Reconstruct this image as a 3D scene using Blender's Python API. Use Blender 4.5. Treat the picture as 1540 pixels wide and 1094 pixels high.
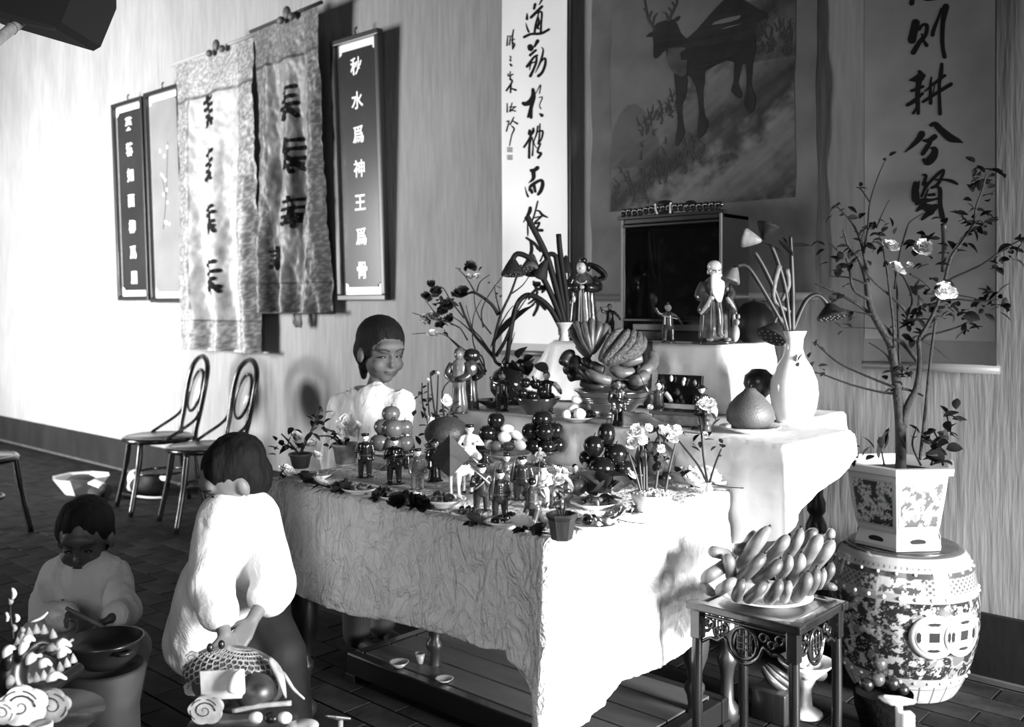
import bpy, bmesh, math, random
from mathutils import Vector, Matrix, Euler, noise
random.seed(7)
R = math.radians
PI = math.pi
sc = bpy.context.scene
for o in list(bpy.data.objects):
    bpy.data.objects.remove(o)

# ---------------------------------------------------------------- camera
H = 1.35                      # lens height
FPX = 1441.0
YAW = R(42.1)
cam_d = bpy.data.cameras.new('camera')
cam = bpy.data.objects.new('camera', cam_d)
sc.collection.objects.link(cam)
cam.location = (0, 0, H)
cam.rotation_euler = (R(90), 0, YAW)
cam_d.sensor_width = 36
cam_d.lens = FPX / 1540 * 36
cam_d.shift_y = -87 / 1540
cam_d.clip_start = 0.05
cam_d.dof.use_dof = True
cam_d.dof.focus_distance = 2.9
cam_d.dof.aperture_fstop = 3.2
sc.camera = cam

# ---------------------------------------------------------------- world, lights, exposure
world = bpy.data.worlds.new('world'); sc.world = world
world.use_nodes = True
world.node_tree.nodes['Background'].inputs[0].default_value = (1, 1, 1, 1)
world.node_tree.nodes['Background'].inputs[1].default_value = 0.15

def area(name, loc, target, sx, sy, power, spread=160):
    l = bpy.data.lights.new(name, 'AREA'); l.shape = 'RECTANGLE'
    l.size = sx; l.size_y = sy; l.energy = power; l.spread = R(spread)
    o = bpy.data.objects.new(name, l); sc.collection.objects.link(o)
    o.location = loc
    d = Vector(target) - Vector(loc)
    o.rotation_euler = d.to_track_quat('-Z', 'Y').to_euler()
    return o
# daylight entering through the two doorways, plus a fill from the camera side
area('daylight_right_doorway', (3.93, 2.80, 1.45), (-1.4, 2.74, 0.0), 1.9, 1.5, 245, 58)
area('daylight_left_doorway', (-8.7, -1.72, 1.5), (-8.2, 3.7, 1.6), 2.0, 2.0, 640, 112)
area('camera_side_fill', (0.3, -1.72, 1.9), (-2.3, 1.8, 0.35), 1.8, 1.4, 12, 80)  # added fill lamp behind the lens, brightens the front of the cloth
sc.view_settings.view_transform = 'Standard'
sc.view_settings.look = 'None'
sc.view_settings.gamma = 1.0
sc.view_settings.use_curve_mapping = False
sc.view_settings.exposure = 0.0

# ---------------------------------------------------------------- back projection onto real planes
FX, FY = -math.sin(YAW), math.cos(YAW)
RX, RY = math.cos(YAW), math.sin(YAW)
def ray(u, v):
    a = (u - 770) / FPX
    return Vector((FX + RX * a, FY + RY * a, -(v - 460) / FPX))
CAM = Vector((0, 0, H))
def PW(u, v, y):              # on the vertical plane y
    r = ray(u, v); return CAM + r * (y / r.y)
def PT(u, v, z):              # on the horizontal plane z
    r = ray(u, v); return CAM + r * ((z - H) / r.z)
def PD(u, v, d):              # at depth d
    return CAM + ray(u, v) * d
def depth(p):
    return p[0] * FX + p[1] * FY
def pxm(p):                   # metres per pixel at a point
    return depth(p) / FPX

# ---------------------------------------------------------------- materials
MATS = {}
def mat(v, rough=0.6, metal=0.0, noise_amt=0.0, scale=20.0, bump=0.0, bscale=60.0, coat=0.0, stretch=(1, 1, 1), trans=0.0, spec=0.5):
    key = (round(v, 3), rough, metal, noise_amt, scale, bump, bscale, coat, stretch, trans, spec)
    if key in MATS: return MATS[key]
    m = bpy.data.materials.new('tone_%d' % len(MATS)); m.use_nodes = True
    nt = m.node_tree; b = nt.nodes['Principled BSDF']
    b.inputs['Base Color'].default_value = (v, v, v, 1)
    b.inputs['Roughness'].default_value = rough
    b.inputs['Metallic'].default_value = metal
    b.inputs['Coat Weight'].default_value = coat
    b.inputs['Coat Roughness'].default_value = 0.08
    b.inputs['Specular IOR Level'].default_value = spec
    b.inputs['Transmission Weight'].default_value = trans
    if noise_amt or bump:
        tc = nt.nodes.new('ShaderNodeTexCoord'); mp = nt.nodes.new('ShaderNodeMapping')
        mp.inputs['Scale'].default_value = stretch
        nt.links.new(tc.outputs['Object'], mp.inputs[0])
    if noise_amt:
        n = nt.nodes.new('ShaderNodeTexNoise'); n.inputs['Scale'].default_value = scale
        n.inputs['Detail'].default_value = 5
        nt.links.new(mp.outputs[0], n.inputs['Vector'])
        r = nt.nodes.new('ShaderNodeMapRange')
        r.inputs['From Min'].default_value = 0.3; r.inputs['From Max'].default_value = 0.7
        r.inputs['To Min'].default_value = v * (1 - noise_amt); r.inputs['To Max'].default_value = min(1, v * (1 + noise_amt))
        nt.links.new(n.outputs['Fac'], r.inputs['Value'])
        nt.links.new(r.outputs[0], b.inputs['Base Color'])
    if bump:
        n2 = nt.nodes.new('ShaderNodeTexNoise'); n2.inputs['Scale'].default_value = bscale
        n2.inputs['Detail'].default_value = 6
        nt.links.new(mp.outputs[0], n2.inputs['Vector'])
        bp = nt.nodes.new('ShaderNodeBump'); bp.inputs['Strength'].default_value = bump
        bp.inputs['Distance'].default_value = 0.01
        nt.links.new(n2.outputs['Fac'], bp.inputs['Height'])
        nt.links.new(bp.outputs[0], b.inputs['Normal'])
    MATS[key] = m
    return m
def vcol_mat(name, rough=0.7, spec=0.3, bump=0.0, bscale=40, coat=0.0):
    m = bpy.data.materials.new(name); m.use_nodes = True
    nt = m.node_tree; b = nt.nodes['Principled BSDF']
    a = nt.nodes.new('ShaderNodeVertexColor'); a.layer_name = 'tone'
    nt.links.new(a.outputs[0], b.inputs['Base Color'])
    b.inputs['Roughness'].default_value = rough
    b.inputs['Specular IOR Level'].default_value = spec
    b.inputs['Coat Weight'].default_value = coat
    if bump:
        tc = nt.nodes.new('ShaderNodeTexCoord')
        n2 = nt.nodes.new('ShaderNodeTexNoise'); n2.inputs['Scale'].default_value = bscale; n2.inputs['Detail'].default_value = 6
        nt.links.new(tc.outputs['Object'], n2.inputs['Vector'])
        bp = nt.nodes.new('ShaderNodeBump'); bp.inputs['Strength'].default_value = bump; bp.inputs['Distance'].default_value = 0.01
        nt.links.new(n2.outputs['Fac'], bp.inputs['Height']); nt.links.new(bp.outputs[0], b.inputs['Normal'])
    return m
DARKWOOD = mat(0.018, 0.35, 0, 0.5, 12, 0.1, 60, 0.2, (1, 1, 0.15))
BLACKWOOD = mat(0.010, 0.3, coat=0.3)
INK = mat(0.006, 0.7, spec=0.1)
PORC = mat(0.82, 0.12, coat=0.5)
WHITEFLOWER = mat(0.85, 0.6, 0, 0.1, 30)
LEAFD = mat(0.010, 0.6, 0, 0.5, 30, spec=.2)
LEAFM = mat(0.04, 0.5, 0, 0.5, 30, spec=.3)
STEM = mat(0.012, 0.7, 0, 0.4, 40, spec=.2)
BARK = mat(0.015, 0.8, 0, 0.6, 30, 0.6, 80)

# ---------------------------------------------------------------- mesh building
def link(o, parent=None):
    sc.collection.objects.link(o)
    if parent is not None: o.parent = parent
    return o
def newmesh(name, vs, fs, m, parent=None, smooth=True, loc=None):
    me = bpy.data.meshes.new(name)
    me.from_pydata([tuple(v) for v in vs], [], fs)
    me.update()
    if smooth: me.polygons.foreach_set('use_smooth', [True] * len(me.polygons))
    if m is not None: me.materials.append(m)
    o = bpy.data.objects.new(name, me)
    if loc is not None: o.location = loc
    return link(o, parent)
class MB:
    def __init__(s): s.v = []; s.f = []
    def add(s, vs, fs, M=None):
        n = len(s.v)
        s.v += [(M @ Vector(v)) if M is not None else Vector(v) for v in vs]
        s.f += [tuple(i + n for i in f) for f in fs]; return s
    def box(s, c, d, rot=None, bev=0.0):
        x, y, z = d[0] / 2, d[1] / 2, d[2] / 2
        M = Matrix.Translation(Vector(c)) @ (Euler(rot).to_matrix().to_4x4() if rot else Matrix.Identity(4))
        if bev <= 0:
            vs = [(a * x, b * y, e * z) for e in (-1, 1) for a, b in ((-1, -1), (1, -1), (1, 1), (-1, 1))]
            fs = [(0, 3, 2, 1), (4, 5, 6, 7), (0, 1, 5, 4), (1, 2, 6, 5), (2, 3, 7, 6), (3, 0, 4, 7)]
            return s.add(vs, fs, M)
        bm = bmesh.new(); bmesh.ops.create_cube(bm, size=1)
        for q in bm.verts: q.co = Vector((q.co.x * d[0], q.co.y * d[1], q.co.z * d[2]))
        bmesh.ops.bevel(bm, geom=list(bm.edges), offset=bev, segments=2, affect='EDGES', profile=0.6)
        bm.verts.index_update()
        vs = [q.co.copy() for q in bm.verts]; fs = [tuple(q.index for q in f.verts) for f in bm.faces]
        bm.free(); return s.add(vs, fs, M)
    def lathe(s, prof, n=24, M=None, sq=1.0, fn=None, close=True):
        vs = []; fs = []
        for j, (r, z) in enumerate(prof):
            for i in range(n):
                t = 2 * PI * i / n
                k = fn(t, j / max(1, len(prof) - 1)) if fn else 1.0
                vs.append((r * k * math.cos(t), r * k * sq * math.sin(t), z))
        for j in range(len(prof) - 1):
            for i in range(n):
                a = j * n + i; b = j * n + (i + 1) % n
                fs.append((a, b, b + n, a + n))
        if close:
            if prof[0][0] > 1e-5: fs.append(tuple(reversed(range(n))))
            if prof[-1][0] > 1e-5: fs.append(tuple(range((len(prof) - 1) * n, len(prof) * n)))
        return s.add(vs, fs, M)
    def tube(s, pts, rad, n=8, flat=1.0):
        pts = [Vector(p) for p in pts]
        if not isinstance(rad, (list, tuple)): rad = [rad] * len(pts)
        vs = []; fs = []; up = None
        for i, p in enumerate(pts):
            d = (pts[min(i + 1, len(pts) - 1)] - pts[max(i - 1, 0)])
            d = d.normalized() if d.length > 1e-9 else Vector((0, 0, 1))
            if up is None:
                up = d.orthogonal().normalized()
            else:
                up = (up - d * up.dot(d))
                up = up.normalized() if up.length > 1e-6 else d.orthogonal().normalized()
            w = d.cross(up)
            for k in range(n):
                t = 2 * PI * k / n
                vs.append(p + (up * math.cos(t) * flat + w * math.sin(t)) * rad[i])
        for i in range(len(pts) - 1):
            for k in range(n):
                a = i * n + k; b = i * n + (k + 1) % n
                fs.append((a, b, b + n, a + n))
        fs.append(tuple(reversed(range(n)))); fs.append(tuple(range((len(pts) - 1) * n, len(pts) * n)))
        return s.add(vs, fs)
    def ell(s, c, r, n=14, m=9, M=None):
        if not isinstance(r, (list, tuple)): r = (r, r, r)
        vs = [(0, 0, -1)]; fs = []
        for j in range(1, m):
            ph = -PI / 2 + PI * j / m
            for i in range(n):
                t = 2 * PI * i / n
                vs.append((math.cos(ph) * math.cos(t), math.cos(ph) * math.sin(t), math.sin(ph)))
        vs.append((0, 0, 1)); L = len(vs) - 1
        for i in range(n):
            fs.append((0, 1 + (i + 1) % n, 1 + i)); fs.append((L, L - n + i, L - n + (i + 1) % n))
        for j in range(m - 2):
            for i in range(n):
                a = 1 + j * n + i; b = 1 + j * n + (i + 1) % n
                fs.append((a, b, b + n, a + n))
        T = Matrix.Translation(Vector(c)) @ (M if M is not None else Matrix.Identity(4))
        return s.add([Vector((v[0] * r[0], v[1] * r[1], v[2] * r[2])) for v in vs], fs, T)
    def build(s, name, m, parent=None, smooth=True, loc=None):
        return newmesh(name, s.v, s.f, m, parent, smooth, loc)
def autosmooth(o, ang=40):
    me = o.data; bm = bmesh.new(); bm.from_mesh(me)
    for e in bm.edges:
        if len(e.link_faces) == 2 and e.calc_face_angle(0) > R(ang): e.smooth = False
    bm.to_mesh(me); bm.free(); return o
def blob(name, prims, m, voxel=0.01, smooth=6, parent=None, rem=None):
    """one continuous skin grown over tapered limbs and ellipsoids"""
    b = MB()
    for p in prims:
        if p[0] == 'c':
            _, a, c, r0, r1 = p; a = Vector(a); c = Vector(c)
            k = 5; b.tube([a.lerp(c, i / k) for i in range(k + 1)], [r0 + (r1 - r0) * i / k for i in range(k + 1)], 12)
            b.ell(a, r0, 12, 8); b.ell(c, r1, 12, 8)
        elif p[0] == 'e':
            M = Euler(p[3]).to_matrix().to_4x4() if len(p) > 3 else None
            b.ell(p[1], p[2], 20, 14, M)
        elif p[0] == 'm':
            b.add(p[1], p[2])
    o = b.build(name, m, None)
    md = o.modifiers.new('r', 'REMESH'); md.mode = 'VOXEL'; md.voxel_size = voxel
    if smooth:
        ms = o.modifiers.new('s', 'SMOOTH'); ms.iterations = smooth; ms.factor = 0.5
    dg = bpy.context.evaluated_depsgraph_get()
    me = bpy.data.meshes.new_from_object(o.evaluated_get(dg))
    old = o.data; o.modifiers.clear(); o.data = me; bpy.data.meshes.remove(old)
    me.polygons.foreach_set('use_smooth', [True] * len(me.polygons))
    if not me.materials: me.materials.append(m)
    if parent is not None: o.parent = parent
    return o
def thing(name, label, cat, loc=(0, 0, 0), rz=0.0, group=None, scale=1.0):
    o = bpy.data.objects.new(name, None); sc.collection.objects.link(o)
    o.empty_display_size = 0.02
    o.location = loc; o.rotation_euler = (0, 0, rz); o.scale = (scale,) * 3
    return tag(o, label, cat, group)
def tag(o, label, cat, group=None, kind=None):
    if label: o['label'] = label
    if cat: o['category'] = cat
    if group: o['group'] = group
    if kind: o['kind'] = kind
    return o
def struct(o):
    o['kind'] = 'structure'; return o
CHILD = {}
def copy_tree(o, parent=None, kids=None):
    if kids is None:
        kids = {}
        for q in sc.objects:
            if q.parent is not None: kids.setdefault(q.parent.name, []).append(q)
    c = o.copy(); sc.collection.objects.link(c)
    if parent is not None: c.parent = parent
    for ch in kids.get(o.name, []): copy_tree(ch, c, kids)
    return c
def cr(pts, n=6):
    """Catmull-Rom through tuples"""
    if len(pts) < 3:
        a, b = pts[0], pts[-1]
        return [tuple(a[k] + (b[k] - a[k]) * i / n for k in range(len(a))) for i in range(n + 1)]
    P = [pts[0]] + list(pts) + [pts[-1]]; out = []
    for i in range(1, len(P) - 2):
        for j in range(n):
            t = j / n
            out.append(tuple(0.5 * ((2 * P[i][k]) + (-P[i - 1][k] + P[i + 1][k]) * t + (2 * P[i - 1][k] - 5 * P[i][k] + 4 * P[i + 1][k] - P[i + 2][k]) * t * t + (-P[i - 1][k] + 3 * P[i][k] - 3 * P[i + 1][k] + P[i + 2][k]) * t ** 3) for k in range(len(P[i]))))
    out.append(tuple(pts[-1])); return out
def fbm(x, y, z=0.0, s=1.0, o=4):
    return noise.fractal(Vector((x * s, y * s, z * s)), 0.6, 2.0, o)

# brush strokes laid as thin ink on a surface; mp(u, v) -> 3D
def ink_char(strokes, mp, m, parent, org=(0, 0), k=1.0, name='character', wmul=1.0, wmin=0.3):
    b = MB()
    for st in strokes:
        pts = cr(st, 5)
        pts = [(org[0] + p[0] / k, org[1] + p[1] / k, max(wmin, p[2] / k * 0.5 * wmul)) for p in pts]
        L = []; Rr = []
        n = len(pts)
        for i, p in enumerate(pts):
            q0 = pts[max(0, i - 1)]; q1 = pts[min(n - 1, i + 1)]
            dx, dy = q1[0] - q0[0], q1[1] - q0[1]; l = math.hypot(dx, dy) or 1
            dx /= l; dy /= l
            L.append((p[0] - dy * p[2], p[1] + dx * p[2])); Rr.append((p[0] + dy * p[2], p[1] - dx * p[2]))
        vs = [mp(*a) for a in L] + [mp(*a) for a in Rr]
        fs = [(i, i + 1, n + i + 1, n + i) for i in range(n - 1)]
        b.add(vs, fs)
        for p in (pts[0], pts[-1]):
            c = [mp(p[0] + p[2] * math.cos(t * PI / 5), p[1] + p[2] * math.sin(t * PI / 5)) for t in range(10)]
            b.add(c, [tuple(range(10))])
    return b.build(name, m, parent, False)
def font_mesh(ch):
    c = bpy.data.curves.new('glyph', 'FONT'); c.body = ch; c.offset = 0.014; c.extrude = 0.0
    c.align_x = 'CENTER'; c.align_y = 'CENTER'
    o = bpy.data.objects.new('glyph', c); sc.collection.objects.link(o)
    bpy.context.view_layer.update()
    me = bpy.data.meshes.new_from_object(o.evaluated_get(bpy.context.evaluated_depsgraph_get()))
    vs = [v.co.copy() for v in me.vertices]; fs = [tuple(p.vertices) for p in me.polygons]
    bpy.data.objects.remove(o); bpy.data.curves.remove(c); bpy.data.meshes.remove(me)
    if vs:
        cx = (min(v.x for v in vs) + max(v.x for v in vs)) / 2; cy = (min(v.y for v in vs) + max(v.y for v in vs)) / 2
        for v in vs: v.x -= cx; v.y -= cy
    return vs, fs
# ================================================================ ROOM
WY = 3.72                     # plane of the wall behind the altar
XL, XR, YF, ZC = -12.0, 4.0, -1.8, 4.3
def wall_material(name, v, streak=0.18):
    m = bpy.data.materials.new(name); m.use_nodes = True; nt = m.node_tree; b = nt.nodes['Principled BSDF']
    tc = nt.nodes.new('ShaderNodeTexCoord')
    mp = nt.nodes.new('ShaderNodeMapping'); mp.inputs['Scale'].default_value = (1, 1, 0.10)
    n1 = nt.nodes.new('ShaderNodeTexNoise'); n1.inputs['Scale'].default_value = 45; n1.inputs['Detail'].default_value = 6
    mp2 = nt.nodes.new('ShaderNodeMapping'); mp2.inputs['Scale'].default_value = (1, 1, 0.35)
    n2 = nt.nodes.new('ShaderNodeTexNoise'); n2.inputs['Scale'].default_value = 3.0; n2.inputs['Detail'].default_value = 8
    mx = nt.nodes.new('ShaderNodeMath'); mx.operation = 'ADD'
    r = nt.nodes.new('ShaderNodeMapRange'); r.inputs['From Min'].default_value = 0.7; r.inputs['From Max'].default_value = 1.3
    r.inputs['To Min'].default_value = v * (1 - streak); r.inputs['To Max'].default_value = v * (1 + streak)
    nt.links.new(tc.outputs['Object'], mp.inputs[0]); nt.links.new(mp.outputs[0], n1.inputs['Vector'])
    nt.links.new(tc.outputs['Object'], mp2.inputs[0]); nt.links.new(mp2.outputs[0], n2.inputs['Vector'])
    nt.links.new(n1.outputs[0], mx.inputs[0]); nt.links.new(n2.outputs[0], mx.inputs[1]); nt.links.new(mx.outputs[0], r.inputs['Value'])
    nt.links.new(r.outputs[0], b.inputs['Base Color'])
    bp = nt.nodes.new('ShaderNodeBump'); bp.inputs['Strength'].default_value = 0.35; bp.inputs['Distance'].default_value = 0.01
    nt.links.new(n1.outputs[0], bp.inputs['Height']); nt.links.new(bp.outputs[0], b.inputs['Normal'])
    b.inputs['Roughness'].default_value = 0.85; b.inputs['Specular IOR Level'].default_value = 0.2
    return m
WALLM = wall_material('limewash', 0.24, .17)
struct(MB().box(((XL + XR) / 2, WY + 0.1, ZC / 2), (XR - XL + 0.4, 0.2, ZC)).build('wall_back', WALLM, None, False))
SIDEM = mat(0.10, 0.9)
# right wall with its doorway, left wall, front wall with doorway and an opening for the fill lamp
def wall_with_hole(name, axis, pos, a0, a1, holes):
    b = MB(); t = 0.2
    def bx(p0, p1, z0, z1):
        if p1 - p0 < 1e-3 or z1 - z0 < 1e-3: return
        if axis == 'x': b.box((pos, (p0 + p1) / 2, (z0 + z1) / 2), (t, p1 - p0, z1 - z0))
        else: b.box(((p0 + p1) / 2, pos, (z0 + z1) / 2), (p1 - p0, t, z1 - z0))
    cur = a0
    for h0, h1, z0, z1 in holes:
        bx(cur, h0, 0, ZC); bx(h0, h1, 0, z0); bx(h0, h1, z1, ZC); cur = h1
    bx(cur, a1, 0, ZC)
    return struct(b.build(name, SIDEM, None, False))
wall_with_hole('wall_right', 'x', XR + 0.1, YF, WY, [(1.75, 3.70, 0.0, 2.35)])
wall_with_hole('wall_left', 'x', XL - 0.1, YF, WY, [])
wall_with_hole('wall_front', 'y', YF - 0.1, XL, XR, [(-9.8, -7.6, 0.4, 2.6), (-0.7, 1.3, 1.1, 2.7)])
struct(MB().box(((XL + XR) / 2, (YF + WY) / 2, ZC + 0.05), (XR - XL + 0.4, WY - YF + 0.4, 0.1)).build('ceiling', mat(0.06, 0.9), None, False))
# skirting: a dark painted band along the foot of the wall
bz = H - (H / (1025 - 460)) * (925 - 460)
struct(MB().box(((XL + XR) / 2, WY - 0.012, 0.12), (XR - XL, 0.024, 0.24)).build('baseboard_back', mat(0.011, 0.8, 0, 0.35, 5, 0.2, 20, 0, (1, 1, 0.5), spec=.15), None, False))
struct(MB().box(((XL + XR) / 2, WY - 0.03, 0.008), (XR - XL, 0.03, 0.016)).build('trim_1', mat(0.05, 0.8, 0, 0.4, 6), None, False))
# floor: mortar bed with clay tiles laid in running bond
FLOORM = mat(0.035, 0.55, 0, 0.5, 3)
floor = struct(MB().box(((XL + XR) / 2, (YF + WY) / 2, -0.055), (XR - XL + 0.4, WY - YF + 0.4, 0.1)).build('floor', FLOORM, None, False))
TL, TW = 0.24, 0.12
tile_cells = []
row = 0; y = 0.3
while y < WY - 0.07:
    x = -11.9 + (0.12 if row % 2 else 0)
    while x < 0.6:
        cx, cy = x + TL / 2, y + TW / 2
        d = cx * FX + cy * FY; lat = cx * RX + cy * RY
        if d > 1.2 and abs(lat / d) < 0.62:
            tile_cells.append((d, cx, cy))
        x += TL
    y += TW; row += 1
def seen_rank(c):             # tiles the table's shade leaves open in the middle foreground come first
    d, cx, cy = c
    u = 770 + (cx * RX + cy * RY) / d * FPX; v = 460 + H / d * FPX
    inview = 0 if (-30 < u < 1570 and v < 1120) else 1
    return (inview, d)
tile_cells.sort(key=seen_rank)
tile_mats = [mat(a, 0.75, 0, 0.45, 9, 0.15, 60, spec=.07) for a in (0.012, 0.018, 0.024, 0.016)]
tile_me = {}
for k, tm in enumerate(tile_mats):
    o = MB().box((0, 0, 0), (TL - 0.008, TW - 0.008, 0.012), None, 0.0015).build('tile', tm, None, False)
    tile_me[k] = o.data; bpy.data.objects.remove(o)
rest = MB()
for i, (d, cx, cy) in enumerate(tile_cells):
    if i < 300:
        o = bpy.data.objects.new('tile', tile_me[random.randrange(4)]); link(o, floor)
        o.location = (cx, cy, -0.006 + random.uniform(0, 0.0012)); o.rotation_euler = (random.uniform(-.003, .003), random.uniform(-.003, .003), 0)
    else:
        rest.box((cx, cy, -0.006 + random.uniform(0, 0.0012)), (TL - 0.008, TW - 0.008, 0.012))
ro = rest.build('distant_tiles', tile_mats[1], floor, False); ro['kind'] = 'stuff'

# ---------------------------------------------------------------- wall hangings
def surf(fn, nu, nv, name, m, parent, col=None, smooth=True, thick=0.0):
    vs = []; fs = []
    for j in range(nv + 1):
        for i in range(nu + 1):
            vs.append(fn(i / nu, j / nv))
    for j in range(nv):
        for i in range(nu):
            a = j * (nu + 1) + i; fs.append((a, a + 1, a + nu + 2, a + nu + 1))
    o = newmesh(name, vs, fs, m, parent, smooth)
    if col:
        ca = o.data.color_attributes.new('tone', 'FLOAT_COLOR', 'POINT')
        data = []
        for j in range(nv + 1):
            for i in range(nu + 1):
                c = col(i / nu, j / nv); data += [c, c, c, 1]
        ca.data.foreach_set('color', data)
    if thick:
        md = o.modifiers.new('t', 'SOLIDIFY'); md.thickness = thick; md.offset = 1
    return o
def wx(u, y=WY): return PW(u, 460, y).x
def wz(u, v, y=WY): return PW(u, v, y).z

# -- left calligraphy scroll (white paper)
SY = WY - 0.045
t = thing('calligraphy_scroll', 'white paper calligraphy scroll with one column of large brush characters', 'scroll', (wx(806), WY, 1.15))
ox, oy, oz = t.location
x0, x1 = wx(758, SY) - ox, wx(856, SY) - ox
zb, zt = wz(800, 517, SY) - oz, 3.6 - oz
def scroll_y(s): return -0.045 + 0.012 * math.cos(s * PI) ** 2 * -1 + 0.012
surf(lambda a, b: (x0 + (x1 - x0) * a, -0.045 - 0.016 * abs(2 * a - 1) ** 3 + 0.003 * math.sin(b * 9), zb + (zt - zb) * b), 16, 30, 'paper', mat(0.80, 0.5, 0, 0.05, 3, 0.05, 12), t)
surf(lambda a, b: (x0 - .006 + (x1 - x0 + .012) * a, -0.040 - 0.016 * abs(2 * a - 1) ** 3, zb - 0.05 + 0.05 * b), 12, 2, 'silk_mount', mat(0.45, 0.6), t)
surf(lambda a, b: (x0 - .012 + (x1 - x0 + .024) * a, -0.039 - 0.016 * abs(2 * a - 1) ** 3 + .003, zb - 0.05 + (zt - zb + .05) * b), 12, 2, 'silk_border', mat(0.22, 0.6), t)
MB().tube([(x0 - .02, -0.045, zb - .05), (x1 + .02, -0.045, zb - .05)], 0.014, 12).build('roller', mat(0.10, 0.4), t)
A, B_, C_ = (755, 0), (755, 120), (755, 240)
S1 = 9.12
LEFTCH = [
 (A, S1, [[(555, -20, 34), (510, 70, 12)], [(455, 60, 40), (440, 120, 34)], [(550, 90, 38), (470, 170, 42), (400, 240, 40)], [(345, 190, 18), (345, 260, 40)], [(330, 320, 10), (350, 390, 25), (370, 440, 28)], [(505, 180, 15), (470, 320, 32), (450, 440, 32)], [(480, 180, 25), (545, 170, 30), (540, 320, 28), (535, 450, 34)], [(500, 240, 20), (510, 310, 30), (490, 380, 35), (520, 400, 15)], [(310, 510, 40), (400, 470, 36), (540, 460, 40), (650, 405, 34)]]),
 (A, S1, [[(492, 565, 52), (450, 640, 30)], [(390, 645, 80), (398, 665, 85)], [(470, 690, 32), (390, 760, 38)], [(490, 760, 25), (440, 790, 32), (350, 915, 40)], [(480, 760, 25), (475, 850, 34), (440, 950, 34), (395, 1045, 44)], [(460, 850, 20), (400, 880, 22), (385, 960, 12)], [(545, 650, 10), (570, 690, 22), (540, 830, 32), (465, 1000, 10)], [(540, 850, 20), (595, 800, 28), (600, 880, 38), (560, 990, 38), (505, 1045, 44)]]),
 (B_, S1, [[(430, 135, 45), (435, 220, 66), (400, 300, 80), (330, 335, 62), (300, 325, 50)], [(440, 240, 60), (400, 400, 50), (365, 510, 35)], [(405, 380, 44), (405, 520, 42)], [(470, 190, 10), (535, 70, 16), (520, 190, 15)], [(515, 245, 14), (560, 245, 16), (520, 350, 13), (540, 400, 16)], [(520, 465, 15), (552, 490, 52)]]),
 (B_, S1, [[(435, 670, 30), (430, 710, 44), (390, 745, 62), (385, 700, 40)], [(400, 770, 34), (370, 830, 32), (308, 925, 30)], [(405, 800, 25), (380, 900, 32), (375, 1070, 37)], [(420, 790, 14), (430, 900, 18), (420, 1040, 26)], [(495, 640, 22), (480, 740, 24), (440, 860, 15), (480, 935, 12), (510, 920, 14)], [(525, 610, 20), (515, 800, 24), (500, 880, 27)], [(480, 720, 16), (560, 705, 30), (550, 800, 24), (510, 870, 22)], [(530, 880, 25), (490, 990, 30), (540, 1010, 34), (500, 1070, 38)]]),
 (C_, S1, [[(400, 150, 44), (440, 150, 54), (488, 115, 58)], [(430, 170, 62), (430, 260, 50), (365, 322, 10)], [(315, 375, 8), (340, 470, 24), (357, 508, 30)], [(368, 430, 14), (400, 360, 45), (530, 285, 42), (558, 340, 52), (530, 430, 52), (495, 478, 40)], [(440, 360, 44), (455, 440, 38)], [(395, 420, 48), (410, 455, 40)]]),
 (C_, S1, [[(385, 665, 48), (370, 730, 52), (290, 865, 8)], [(345, 850, 10), (350, 980, 24), (350, 1050, 12)], [(488, 575, 22), (440, 760, 24), (385, 900, 20)], [(465, 700, 18), (510, 710, 28), (550, 760, 38), (625, 795, 18)], [(440, 800, 22), (540, 780, 22)], [(540, 785, 22), (460, 850, 28), (455, 880, 30), (512, 868, 30), (470, 950, 34), (465, 968, 38), (545, 972, 46)]]),
 ((755, 360), S1, [[(330, -20, 30), (440, 60, 45), (520, 160, 40)], [(390, 30, 40), (400, 160, 50), (350, 280, 34)], [(470, 130, 20), (560, 180, 20), (520, 300, 26)]]),
 ((730, 0), 2.188, [[(158, 928, 9), (165, 945, 12)], [(142, 985, 6), (148, 972, 10), (165, 955, 9), (192, 950, 14), (186, 962, 8)], [(170, 962, 8), (160, 985, 9), (140, 1000, 5)], [(160, 980, 7), (172, 1005, 11), (158, 1038, 9)], [(168, 990, 6), (145, 1012, 5)], [(172, 985, 6), (180, 1000, 9), (196, 1018, 10)]]),
]
def mpl(u, v):
    p = PW(u, v, SY); a = (p.x - ox - x0) / (x1 - x0)
    return (p.x - ox, -0.0462 - 0.016 * abs(2 * a - 1) ** 3 + 0.003 * math.sin((p.z - oz - zb) / (zt - zb) * 9), p.z - oz)
for org, k, st in LEFTCH: ink_char(st, mpl, INK, t, org, k)
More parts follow.
